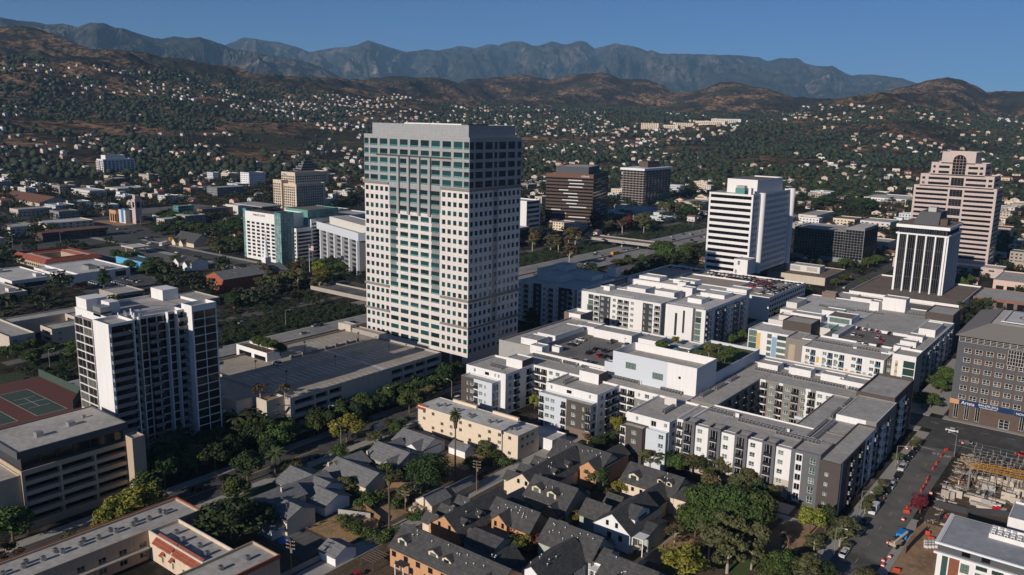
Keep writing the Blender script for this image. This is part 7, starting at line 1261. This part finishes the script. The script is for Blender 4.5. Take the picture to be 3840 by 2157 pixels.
for x, y, c, r_, k in ((690, 515, 'white', H/2, 'sedan'), (630, 548, 'white', H/2, 'sedan'), (600, 565, 'black', H/2, 'sedan'), (1005, 540, 'grey', 0, 'truck'), (1150, 575, 'silver', 0, 'truck'), (845, 610, 'black', 0, 'sedan'), (905, 615, 'grey', 0, 'sedan'), (955, 630, 'black', 0, 'sedan'), (780, 650, 'black', 0, 'suv'), (880, 675, 'red', 0, 'sedan'), (935, 685, 'black', 0, 'sedan'), (995, 695, 'grey', 0, 'sedan'), (1060, 700, 'black', 0, 'sedan'), (590, 715, 'silver', H/2, 'sedan'), (745, 735, 'white', 0, 'sedan'), (800, 750, 'grey', 0, 'sedan')): carpx('33', x, y, c, 'parked on the rooftop car park of the courtyard apartment block', k, r_, 16.62, 'cars on the courtyard block roof')
for x, y, c, k in ((915, 405, 'black', 'sedan'), (980, 415, 'silver', 'sedan'), (1045, 425, 'grey', 'sedan'), (1105, 440, 'red', 'sedan'), (1225, 455, 'black', 'sedan'), (862, 460, 'white', 'sedan'), (933, 478, 'grey', 'sedan'), (1105, 490, 'silver', 'sedan'), (1145, 522, 'red', 'sedan'), (920, 540, 'silver', 'sedan'), (985, 558, 'silver', 'sedan'), (1120, 575, 'black', 'suv')): carpx('34', x, y, c, 'parked on the rooftop car park of the block with blue balconies', k, 0, 16.42, 'cars on the roof of the block with blue balconies')
# crowded deck of the white garage
rc = random.Random(8); z = 13.62; GD = 'cars on the roof deck of the white garage'
def deckrow(n, x, y, dx, dy, rz, reds=0):
    for i in range(n):
        c = rc.choice(['car_white', 'car_white', 'car_silver', 'car_grey', 'car_black', 'car_black', 'car_silver']) if rc.random() > reds else 'car_red'; car(x+dx*i, y+dy*i, z, rz, c, rc.choice(['sedan', 'suv']), f'{CNAME[c]} car parked on the crowded roof deck of the white garage', GD, False)
deckrow(24, -272, 541, 2.75, 0, 0); deckrow(9, -200, 541, 2.75, 0, 0); deckrow(9, -236, 531, 2.75, 0, 0, .15); deckrow(8, -212, 528, 2.75, 0, 0, .25); deckrow(8, -212, 533.4, 2.75, 0, 0, .3); deckrow(9, -199, 512, 0, 2.8, H/2, .6); deckrow(9, -193.6, 512, 0, 2.8, H/2, .5); deckrow(14, -181, 498, 0, 2.9, H/2); deckrow(10, -187, 494, 0, 2.9, H/2)
for i in range(16): c = rc.choice(['car_white', 'car_silver', 'car_grey', 'car_black']); car(-58, 476+i*2.9, 8.2, H/2, c, 'sedan', f'{CNAME[c]} car parked in a line on the tan garage roof at the right', 'cars on the roof of the tan garage', False)
for i in range(26): c = rc.choice(['car_white', 'car_silver', 'car_grey', 'car_black', 'car_white']); car(-575+(i % 9)*3.2, 268+(i//9)*11, .03, 0, c, 'sedan', f'{CNAME[c]} car parked in the small lot behind the pointed cypress', 'cars in the lot behind the cypress', False)
# freeway and far streets
rf = random.Random(31)
for k in range(34):
    lane = rf.choice([-394, -389.5, -385, -381, -372, -368, -363.5, -359]); y = rf.uniform(560, 1080) if lane < -368 else rf.uniform(170, 1080); c = rf.choice(['car_white', 'car_silver', 'car_black', 'car_grey', 'car_white'])
    if 300 < y < 560: continue
    car(lane+2.2, y, .03, 0 if lane > -375 else H, c, 'sedan', f'{CNAME[c]} car driving in the traffic on the freeway lanes', 'traffic on the freeway lanes', False)
for t, x, y, c, k in (('32', 480, 450, 'silver', 'sedan'), ('32', 650, 370, 'black', 'suv'), ('32', 975, 343, 'black', 'sedan'), ('23', 745, 1190, 'black', 'sedan'), ('23', 985, 1130, 'black', 'suv'), ('23', 1610, 930, 'white', 'sedan'), ('23', 1625, 960, 'black', 'sedan'), ('23', 1810, 912, 'silver', 'sedan'), ('23', 1805, 965, 'black', 'suv'), ('23', 1900, 935, 'red', 'sedan'), ('31', 2430, 345, 'silver', 'sedan')): carpx(t, x, y, c, {'32': 'driving on the freeway behind the long garage', '23': 'driving on the freeway right of the tallest tower', '31': 'driving on the ramp behind the white finned tower'}[t], k, 0, group='cars driving on the freeway')
for x, y, c, z_ in ((920, 960, 'black', 6.5), (1110, 995, 'white', 6.5), (1025, 1005, 'grey', 6.5)): carpx('23', x, y, c, 'driving across the concrete freeway bridge', rz=H/2, z=z_, group='cars on the freeway bridge')
for x, y, c in ((700, 955, 'white'), (740, 945, 'white'), (440, 1000, 'blue'), (540, 985, 'red'), (840, 915, 'black'), (920, 920, 'white'), (975, 910, 'white'), (1050, 900, 'grey'), (1100, 895, 'black'), (1300, 875, 'black'), (1310, 1220, 'silver'), (1350, 1180, 'white'), (1420, 1160, 'black')): carpx('23', x, y, c, 'on the ramps beside the freeway right of the tallest tower', rz=.2, group='cars on the freeway ramps')
for x, y, c in ((1400, 950, 'black'), (1440, 945, 'black'), (1475, 940, 'silver'), (1520, 935, 'black'), (1560, 935, 'grey'), (1490, 965, 'black'), (1530, 965, 'black'), (1490, 1000, 'white'), (1510, 990, 'white'), (1380, 870, 'black'), (1415, 865, 'grey'), (1310, 885, 'black'), (1340, 885, 'grey'), (1775, 1088, 'white'), (1960, 1127, 'black'), (1670, 1040, 'black'), (1190, 850, 'white'), (1260, 850, 'black')): carpx('21', x, y, c, 'waiting or driving at the wide crossing left of the towers', rz=H/2 if y > 930 else .6, group='cars at the wide crossing')
for x, y, c in ((1130, 1245, 'black'), (1080, 1275, 'black'), (835, 1330, 'silver'), (1010, 1360, 'grey'), (1240, 1160, 'white'), (770, 1440, 'white')): carpx('24', x, y, c, 'on the avenue beside the black glass block', rz=0, group='cars on the avenue beside the black glass block')
def bigvehicle(name, cat, label, t, px_, py_, z, L_, w, h, m, win, rz, stripe=None):
    u, v = at(t, px_, py_, z+1.4); r = thing(name, label, cat, u, v, z, rz=rz); b = MB(); b.box(-w/2, w/2, -L_/2, L_/2, .5, h, m)
    if stripe: b.box(-w/2-.02, w/2+.02, -L_/2-.02, L_/2+.02, h*.52, h*.8, stripe)
    if name != 'truck': b.box(-w/2+.1, w/2-.1, L_/2, L_/2+.9, .5, h*.55, m)
    b.build('body', None).parent = r
    for s in (-1, 1):
        g = MB(); g.box(s*w/2+(.03 if s > 0 else -.06), s*w/2+(.06 if s > 0 else -.03), -L_/2+.5, L_/2-.4, h*.55, h*.82, win); g.build('window', None).parent = r
        for y in (-L_/2+1.6, L_/2-1.4): q = MB(); q.box(s*w/2-.3, s*w/2+.02, y-.45, y+.45, 0, .9, 'tyre'); q.build('wheel', None).parent = r
bigvehicle('school_bus', 'bus', 'yellow school bus coming out from under the freeway bridge', '23', 1035, 1098, 0, 10.5, 2.5, 3, 'car_yellow', 'glassblack', 0)
bigvehicle('bus', 'bus', 'purple and white city bus at the crossing', '21', 1645, 1003, 0, 12, 2.6, 3.2, 'whitepaint', 'glassblack', .6, 'car_purple'); bigvehicle('truck', 'truck', 'yellow box truck beside the city bus', '21', 1715, 965, 0, 8, 2.5, 3.6, 'car_yellow', 'car_yellow', 1.2)
carpx('32', 215, 755, 'white', 'parked under the raised planter on the striped garage roof deck', 'suv', H/2, 14.15)
# ================================================================ street furniture
def lamp(x, y, h, dx, dy, label, group, z=0):
    r = thing('street_lamp', label, 'street lamp', x, y, z, group); m = MB(); m.cyl(0, 0, 0, h, .14, .08, 'metal', 8); m.build('pole', None).parent = r
    m = MB(); m.bar((0, 0, h-.05), (dx*1.3, dy*1.3, h+.45), .1, 'metal'); m.bar((dx*1.3, dy*1.3, h+.45), (dx*2.6, dy*2.6, h+.5), .1, 'metal'); m.build('arm', None).parent = r
    m = MB(); m.box(dx*2.6-.35, dx*2.6+.35, dy*2.6-.18, dy*2.6+.18, h+.4, h+.56, 'lampwhite'); m.build('lamp_head', None).parent = r
for t, x, y, dx in (('44', 660, 1255, 1), ('44', 920, 860, 1), ('44', 1275, 380, 1), ('44', 1868, 260, -1)): u, v = at(t, x, y); lamp(u, v, 8.5, dx, 0, 'tall grey street lamp along the right street', 'street lamps along the right street')
for t, x, y, dx in (('32', 735, 1390, 1), ('32', 1285, 1200, 1), ('32', 1965, 1130, -1), ('42', 855, 185, -1)): u, v = at(t, x, y); lamp(u, v, 8.5, dx, 0, 'grey street lamp along the street between garage and bungalows', 'street lamps along the garage street')
for t, x, y in (('32', 300, 400), ('31', 505, 830), ('23', 1770, 820), ('23', 1815, 850), ('23', 1350, 1160), ('22', 455, 1260), ('21', 610, 1000), ('21', 130, 1030), ('21', 100, 1110), ('21', 1415, 820), ('34', 190, 300), ('34', 365, 130)): u, v = at(t, x, y); lamp(u, v, 10, .8, .6, 'tall lamp post beside the freeway or a wide far road', 'lamp posts along the freeway and far roads')
for x, y in ((1030, 545), (490, 640), (1335, 625), (797, 790), (308, 945), (0, 840)): u, v = at('32', x, y, 14.2); m = MB(); m.cyl(u, v, 14.2, 18.4, .1, .08, 'railblack', 6); m.box(u-.35, u+.35, v-.35, v+.35, 18.4, 18.9, 'railblack'); tag(m.build('deck_lamp'), 'short black lamp post on the striped garage roof deck', 'lamp', 'lamp posts on the garage roof deck')
for t, x, y in (('33', 780, 630), ('33', 1130, 640), ('34', 985, 490)): u, v = at(t, x, y, 16.6); m = MB(); m.cyl(u, v, 16.6, 22.6, .09, .07, 'railblack', 6); m.box(u-.3, u+.6, v-.15, v+.15, 22.6, 22.8, 'railblack'); tag(m.build('deck_lamp'), 'slim black lamp post on a rooftop car park', 'lamp', 'lamp posts on the rooftop car parks')
def pole(x, y, h, label, arms=2, z=0):
    r = thing('power_pole', label, 'power pole', x, y, z); m = MB(); m.cyl(0, 0, 0, h, .17, .11, 'wood', 8); m.build('pole', None).parent = r
    for k in range(arms): m = MB(); zz = h-.5-k*1.0; m.bar((-1.3, -.4, zz), (1.3, .4, zz), .14, 'wood'); [m.cyl(s*1.2, s*.37, zz, zz+.28, .06, .05, 'whitepaint', 6) for s in (-1, -.6, .6, 1)]; m.build('crossarm', None).parent = r
    m = MB(); m.cyl(.35, 0, h-3.6, h-2.5, .24, .24, 'metal', 8); m.build('transformer', None).parent = r
PP = [at('42', 2215, 600), at('42', 380, 1480)]; pole(*PP[0], 10.5, 'brown power pole with crossarms beside the alley and the round tree', 3); pole(-163.8, 121, 10.5, 'power pole with crossarms at the bottom edge beside the alley', 3)
m = MB()
for dx in (-1.2, -.6, .6, 1.2): pts = [(-163.9+dx, 121+y*(PP[0][1]-121)/12, 10.2-1.1*math.sin(math.pi*y/12)) for y in range(13)]; [m.bar((a[0]+(PP[0][0]+163.9)*i/12, a[1], a[2]), (b_[0]+(PP[0][0]+163.9)*(i+1)/12, b_[1], b_[2]), .035, 'railblack') for i, (a, b_) in enumerate(zip(pts, pts[1:]))]
tag(m.build('power_lines'), 'thin power lines strung between the two alley poles', 'power lines')
for t, x, y in (('21', 2240, 1390), ('21', 2370, 1447), ('21', 1755, 1320), ('31', 2550, 160), ('42', 1500, 810)): u, v = at(t, x, y); pole(u, v, 11 if t != '42' else 7, {'21': {2240: 'wooden power pole at the front corner of the brick church hall', 2370: 'wooden power pole before the long side of the brick church hall', 1755: 'pale tall power pole between the striped parking lot and the white corner house'}.get(x), '31': 'wooden power pole behind the white finned tower', '42': 'short utility pole behind the gabled garage'}[t], 2)
# flag
u, v = at('22', 540, 1300); r = thing('flagpole', 'flagpole with an American flag in front of the silver office block', 'flagpole', u, v); m = MB(); m.cyl(0, 0, 0, 22, .18, .1, 'whitepaint', 8); m.build('pole', None).parent = r; m = MB()
for k in range(7): m.box(.15, 5.2, -.04, .04, 17.6+k*.5, 17.6+k*.5+.25, 'car_red'); m.box(.15, 5.2, -.04, .04, 17.85+k*.5, 17.85+k*.5+.25, 'whitepaint')
m.box(.15, 2.3, -.08, .08, 19.4, 21.1, 'car_blue'); m.build('flag', None).parent = r
# ================================================================ yard things
u, v = at('42', 285, 1110); m = MB(); m.cyl(u, v, .03, .35, 1.6, 1.7, 'bluetarp', 20); tag(m.build('paddling_pool'), 'small round blue paddling pool on the dark yard', 'paddling pool')
for i, x in enumerate((1605, 1652)):
    u, v = at('42', x, 620); m = MB(); m.bar((u, v, 0), (u, v, 1.3), .3, 'whitepaint'); m.bar((u, v, 1.3), (u-.7, v, 2.4), .3, 'whitepaint'); m.bar((u, v, 1.3), (u+.7, v, 2.4), .3, 'whitepaint'); tag(m.build('yard_ornament'), 'white Y shaped ornament beside the big round tree', 'ornament', 'white Y shaped ornaments')
def fence(label, pts, h, m_, z=0, posts=True, name='fence'):
    r = thing(name, label, 'fence', *pts[0], z); m = MB(); q = MB()
    for a, b_ in zip(pts, pts[1:]):
        m.bar((a[0]-pts[0][0], a[1]-pts[0][1], h/2+.05), (b_[0]-pts[0][0], b_[1]-pts[0][1], h/2+.05), .06, m_, h)
    m.build('panel', None).parent = r
fence('weathered wooden fence between the bungalow yards', [(-182, 160), (-168, 156.4), (-165.6, 153)], 1.7, 'wood'); fence('grey wooden fence beside the dry grass yard', [(-181.5, 151.5), (-172, 156)], 1.6, 'stone'); fence('chain link fence along the alley beside the white garage', [(-164.6, 108), (-164.6, 131)], 1.6, 'midgrey'); fence('brown board fence behind the grey sided bungalow', [(-186, 172), (-178, 178), (-176, 171)], 1.8, 'wood'); fence('dark fence along the alley beside the power pole', [(-165.2, 193), (-165.2, 216)], 1.7, 'charcoal')
lot('alley_edge', -158, -156, 120, 240, 'soil', .06)
r = thing('pergola', 'dark slatted pergola beside the nearest orange townhouse', 'pergola', -151, 139); m = MB(); [m.box(-3, 2, -3+k*.9, -2.7+k*.9, 2.5, 2.7, 'brown') for k in range(7)]; m.build('slats', None).parent = r; m = MB(); [m.box(x-.1, x+.1, y-.1, y+.1, 0, 2.5, 'brown') for x in (-2.8, 1.8) for y in (-2.9, 2.5)]; m.build('posts', None).parent = r
def parasol(x, y, z, m_, label, group=None):
    r = thing('parasol', label, 'parasol', x, y, z, group); m = MB(); m.cyl(0, 0, 0, 2.3, .05, .05, 'metal', 6, False); m.build('pole', None).parent = r; m = MB(); m.cyl(0, 0, 2.1, 2.8, 1.7, .05, m_, 8); m.build('canopy', None).parent = r
u, v = at('43', 1265, 1170, 2); parasol(u, v, 0, 'palecream', 'cream parasol in the garden of the white craftsman townhouse')
for x, y in ((1650, 630), (1750, 675), (1845, 605)): u, v = at('33', x, y, 22); parasol(u, v, 20.6, 'tealpanel', 'teal parasol on the rooftop garden of the courtyard block', 'teal parasols on the rooftop garden')
for k in range(16): u, v = at('33', random.Random(k).uniform(1560, 1900), random.Random(k+50).uniform(640, 700), 21); m = MB(); m.box(u-.3, u+.3, v-.3, v+.3, 20.5, 21.0, ['rust', 'courtred', 'whitepaint'][k % 3]); m.box(u-.3, u+.3, v+.22, v+.3, 21, 21.5, ['rust', 'courtred', 'whitepaint'][k % 3]); tag(m.build('garden_chair'), f'{["brown", "red", "white"][k % 3]} garden chair on the rooftop garden terrace', 'chair', f'{["brown", "red", "white"][k % 3]} chairs on the rooftop garden')
# playground
r = thing('playground_tower', 'small playground tower with a green slide in the corner park', 'playground', *at('44', 175, 1150)); m = MB(); [m.box(x-.08, x+.08, y-.08, y+.08, 0, 2.8, 'wood') for x in (-1, 1) for y in (-1, 1)]; m.box(-1, 1, -1, 1, 1.4, 1.5, 'wood'); m.build('frame', None).parent = r; m = MB(); m.q([(-1.3, -1.3, 2.8), (1.3, -1.3, 2.8), (0, 0, 3.7)], 'brown'); m.q([(1.3, -1.3, 2.8), (1.3, 1.3, 2.8), (0, 0, 3.7)], 'brown'); m.q([(1.3, 1.3, 2.8), (-1.3, 1.3, 2.8), (0, 0, 3.7)], 'brown'); m.q([(-1.3, 1.3, 2.8), (-1.3, -1.3, 2.8), (0, 0, 3.7)], 'brown'); m.build('canopy', None).parent = r; m = MB(); m.bar((0, -1, 1.4), (0, -3.6, .2), .7, 'courtgreen', .15); m.build('slide', None).parent = r
# ================================================================ building site
G5 = 'red plastic barriers along the building site'
for x, y, a in ((1745, 245, .2), (1790, 190, .5), (1700, 320, .2), (1665, 370, .2), (1610, 470, .1), (1600, 500, .1), (1545, 590, .1), (1390, 810, 1.2), (1410, 760, .3), (1760, 855, 1), (1595, 1022, 1.5), (1635, 1080, 1.3), (1290, 1400, 1.3), (1570, 550, .1)): u, v = at('44', x, y, .4); m = MB(); m.box(-.3, .3, -.95, .95, 0, .35, 'sitered' if 'sitered' in MATS else mat('sitered', (.48, .06, .03), .5, .1).name); m.box(-.17, .17, -.9, .9, .35, 1.05, 'sitered'); o = m.build('barrier'); o.location = (u, v, .03); o.rotation_euler[2] = -a; tag(o, 'red plastic barrier on the ground beside the building site', 'barrier', G5)
fence('dark green mesh fence along the near side of the building site', [(-42, 276), (-33, 276.5), (-27, 280.5), (-20, 283)], 2.2, 'charcoal'); fence('dark mesh fence bending round the dirt yard of the building site', [(-43, 256), (-42.2, 262), (-38.6, 266), (-37.8, 270)], 2, 'charcoal'); fence('dark mesh fence behind the telehandler', [(-41.8, 238), (-41.2, 246), (-40, 256)], 2, 'charcoal')
rs = random.Random(12); sc = thing('scaffold', 'dense grey scaffolding and formwork props filling the far part of the building site', 'scaffolding', -30, 315); 
for k in range(14):
    m = MB(); x = -9+k*1.9
    for j in range(9):
        y = -12+j*3.2+rs.uniform(-.5, .5); h = rs.uniform(3, 6.5); m.bar((x+rs.uniform(-.3, .3), y, 0), (x, y, h), .12, 'metal' if j % 3 else 'wood')
        if j: m.bar((x, y-3.2, h*.5), (x, y, h*.5), .09, 'metal'); m.bar((x, y-3.2, h*.8), (x, y, h*.4), .07, 'wood')
        m.bar((x, y, h*.6), (x+1.9, y, h*.6), .09, 'metal')
    m.build('props', None).parent = sc
m = MB()
for k in range(260): x, y = rs.uniform(-42, -2), rs.uniform(284, 330); z = rs.uniform(0, 2.5); a = rs.uniform(0, 3.1); L_ = rs.uniform(1.5, 4); m.bar((x, y, z), (x+L_*math.cos(a), y+L_*math.sin(a), z+rs.uniform(-.2, 1.5)), .12, rs.choice(['rust', 'charcoal', 'metal', 'wood', 'concrete_dark']))
tag(m.build('rebar'), 'tangle of rebar and planks strewn over the building site', 'rebar', kind='stuff')
m = MB()
for k in range(90): x, y = rs.uniform(-41, -4), rs.uniform(284, 312); w, d, h = rs.choice([(4, .35, 2.4), (.35, 4, 2.4), (2, 2, .8), (5, 1.2, 1), (1, 5, .7)]); m.box(x-w/2, x+w/2, y-d/2, y+d/2, .02, h*rs.uniform(.6, 1.2), rs.choice(['concrete', 'beige', 'stone', 'beige', 'tan']))
tag(m.build('formwork'), 'jumble of poured concrete walls and formwork in the middle of the building site', 'formwork', kind='stuff'); m = MB()
for k in range(90):
    x, y = rs.uniform(-43, -36.5), rs.uniform(262, 330); 
    for q in range(3): L_ = rs.uniform(1.2, 3); a = rs.choice([0, 1.57, .1]); m.bar((x-L_/2*math.cos(a), y-L_/2*math.sin(a), .2+q*.25), (x+L_/2*math.cos(a), y+L_/2*math.sin(a), .2+q*.25), .25, rs.choice(['wood', 'tan', 'charcoal', 'metal']))
tag(m.build('timber_stacks'), 'stacks of timber and steel lying along the street side of the building site', 'timber', kind='stuff')
for i, (p, q) in enumerate((((-36.5, 297, 9), (-8, 296, 11)), ((-37, 295, 8.4), (-8, 293, 10)))):
    r = thing('crane_boom', ['upper orange lattice crane boom lying over the building site', 'lower orange lattice crane boom lying over the building site'][i], 'crane', *p); m = MB(); n = 22; P_, Q_ = Vector((0, 0, 0)), Vector(q)-Vector(p)
    for dz, dy in ((0, 0), (0, .9), (.8, .45)): m.bar(P_+Vector((0, dy, dz)), Q_+Vector((0, dy, dz)), .09, 'car_yellow')
    for k in range(n): a = P_.lerp(Q_, k/n); b_ = P_.lerp(Q_, (k+.5)/n); c = P_.lerp(Q_, (k+1)/n); m.bar(a, b_+Vector((0, .45, .8)), .07, 'car_yellow'); m.bar(b_+Vector((0, .45, .8)), c+Vector((0, .9, 0)), .07, 'car_yellow')
    m.build('lattice', None).parent = r
m = MB(); m.cyl(-36, 296, 0, 9.6, .35, .3, 'metal', 8); tag(m.build('mast'), 'pale steel mast standing in the building site', 'mast'); m = MB(); u, v = at('44', 1760, 770); m.cyl(u, v, 0, 6, .14, .12, 'beige', 8); tag(m.build('post'), 'bare pale post beside the green fence of the building site', 'post')
u, v = at('44', 1290, 1120, 1); r = thing('telehandler', 'tan telehandler with a raised boom at the kerb of the right street', 'construction vehicle', u, v, 0, rz=-.25)
m = MB(); m.box(-1, 1, -2.4, 2.2, .7, 1.5, 'tan'); m.box(-1, -.2, -.6, .8, 1.5, 2.5, 'charcoal'); m.build('body', None).parent = r; m = MB(); m.bar((.4, -2.2, 1.8), (.5, 4.8, 3.0), .5, 'beige'); m.build('boom', None).parent = r
for x in (-1.1, 1.1):
    for y in (-1.6, 1.5): m = MB(); m.box(x-.25, x+.25, y-.6, y+.6, 0, 1.2, 'tyre'); m.build('wheel', None).parent = r
u, v = at('44', 1355, 1040, .8); m = MB(); m.box(u-1.4, u+1.4, v-2, v+2, .1, 1.7, 'bluetarp'); tag(m.build('skip'), 'bright blue waste skip behind the telehandler', 'skip')
for x in (2275, 2315): u, v = at('44', x, 780, 1); m = MB(); m.box(u-.6, u+.6, v-.6, v+.6, 0, 2.2, 'car_red'); m.box(u-.62, u+.62, v-.62, v+.62, 2.2, 2.4, 'whitepaint'); tag(m.build('portable_toilet'), 'red portable toilet with a white roof at the fence of the building site', 'portable toilet', 'red portable toilets')
for i in range(12): u, v = at('44', 1590+(i % 4)*32, 1110+(i//4)*24, .3); m = MB(); m.box(u-.55, u+.55, v-.55, v+.55, .03, .8, 'rooflight'); tag(m.build('block_pallet'), 'pale stack of concrete blocks on the dirt beside the white corner building', 'pallet', 'stacks of concrete blocks on the dirt')
for x, y in ((1150, 1360), (1155, 1310), (1205, 1130), (1220, 1270), (1355, 895), (1635, 630), (1545, 90), (1395, 180), (1955, 125)): u, v = at('44', x, y, .5); m = MB(); m.box(u-.45, u+.45, v-.05, v+.05, .3, 1.3, 'sitered'); m.box(u-.4, u+.4, v-.07, v+.07, .6, .9, 'whitepaint'); m.bar((u-.4, v, 0), (u-.3, v, .4), .08, 'charcoal'); m.bar((u+.4, v, 0), (u+.3, v, .4), .08, 'charcoal'); tag(m.build('road_sign'), 'small orange and white temporary road sign on the right street', 'road sign', 'orange temporary road signs')
# ================================================================ people in the park
def person(x, y, h, rz, shirt, trousers, label, step=.18):
    V = [(0, 0, .52), (0, 0, .64), (0, 0, .80), (0, .01, .86), (0, .015, .95), (.05, 0, .50), (.055, step*.5, .27), (.06, step*.2, .03), (.06, step*.2+.07, .015), (-.05, 0, .50), (-.055, -step*.3, .27), (-.06, -step*.9, .03), (-.06, -step*.9+.07, .015), (.11, 0, .79), (.135, -.03, .63), (.14, .05, .50), (-.11, 0, .79), (-.135, .03, .63), (-.14, .08, .50)]
    E_ = [(0, 1), (1, 2), (2, 3), (3, 4), (0, 5), (5, 6), (6, 7), (7, 8), (0, 9), (9, 10), (10, 11), (11, 12), (2, 13), (13, 14), (14, 15), (2, 16), (16, 17), (17, 18)]; R_ = [.075, .07, .075, .03, .052, .05, .034, .022, .018, .05, .034, .022, .018, .036, .026, .02, .036, .026, .02]
    me = bpy.data.meshes.new('person'); me.from_pydata([(a*h, b*h, c*h) for a, b, c in V], E_, []); o = bpy.data.objects.new('person', me); COL.objects.link(o); s = o.modifiers.new('s', 'SKIN'); me.skin_vertices[0].data[0].use_root = True
    for i, q in enumerate(R_): me.skin_vertices[0].data[i].radius = (q*h, q*h)
    o.modifiers.new('u', 'SUBSURF').levels = 1; dg = bpy.context.evaluated_depsgraph_get(); m2 = bpy.data.meshes.new_from_object(o.evaluated_get(dg)); o.modifiers.clear(); o.data = m2
    for k in (shirt, trousers, 'skin', 'tyre'): m2.materials.append(MATS[k])
    for p in m2.polygons: z = p.center.z/h; p.material_index = 3 if z > .955 or z < .035 else 2 if z > .83 or (abs(p.center.x) > .1*h and z < .66) else 0 if z > .52 else 1
    o.location = (x, y, .06); o.rotation_euler[2] = rz; tag(o, label, 'person')
mat('skin', (.45, .27, .18), .6, .03)
u, v = at('43', 1790, 1140); person(u, v, 1.72, .8, 'sitered', 'car_blue', 'person in an orange shirt standing on the sandy park path'); u, v = at('43', 1828, 1135); person(u, v, 1.75, -1.9, 'car_black', 'car_black', 'person in dark clothes beside the one in orange on the park path'); u, v = at('44', 1170, 690, .8); person(-55.5, v, 1.75, .4, 'sitered', 'charcoal', 'worker in an orange vest behind the parked white van')
# ================================================================ haze
hz_ = MB(); hz_.box(-20600, 20600, -3600, 22600, -1.2, 1800, 'white'); o = hz_.build('haze'); o.data.materials.clear(); m = bpy.data.materials.new('haze'); m.use_nodes = True; n = m.node_tree; n.nodes.clear(); out = n.nodes.new('ShaderNodeOutputMaterial'); pv = n.nodes.new('ShaderNodeVolumePrincipled'); pv.inputs['Color'].default_value = (.36, .66, 1, 1); pv.inputs['Density'].default_value = 4.1e-5; pv.inputs['Anisotropy'].default_value = 0
n.links.new(pv.outputs[0], out.inputs['Volume']); o.data.materials.append(m); tag(o, 'thin blue haze filling the valley air in front of the mountains', 'haze', kind='stuff')
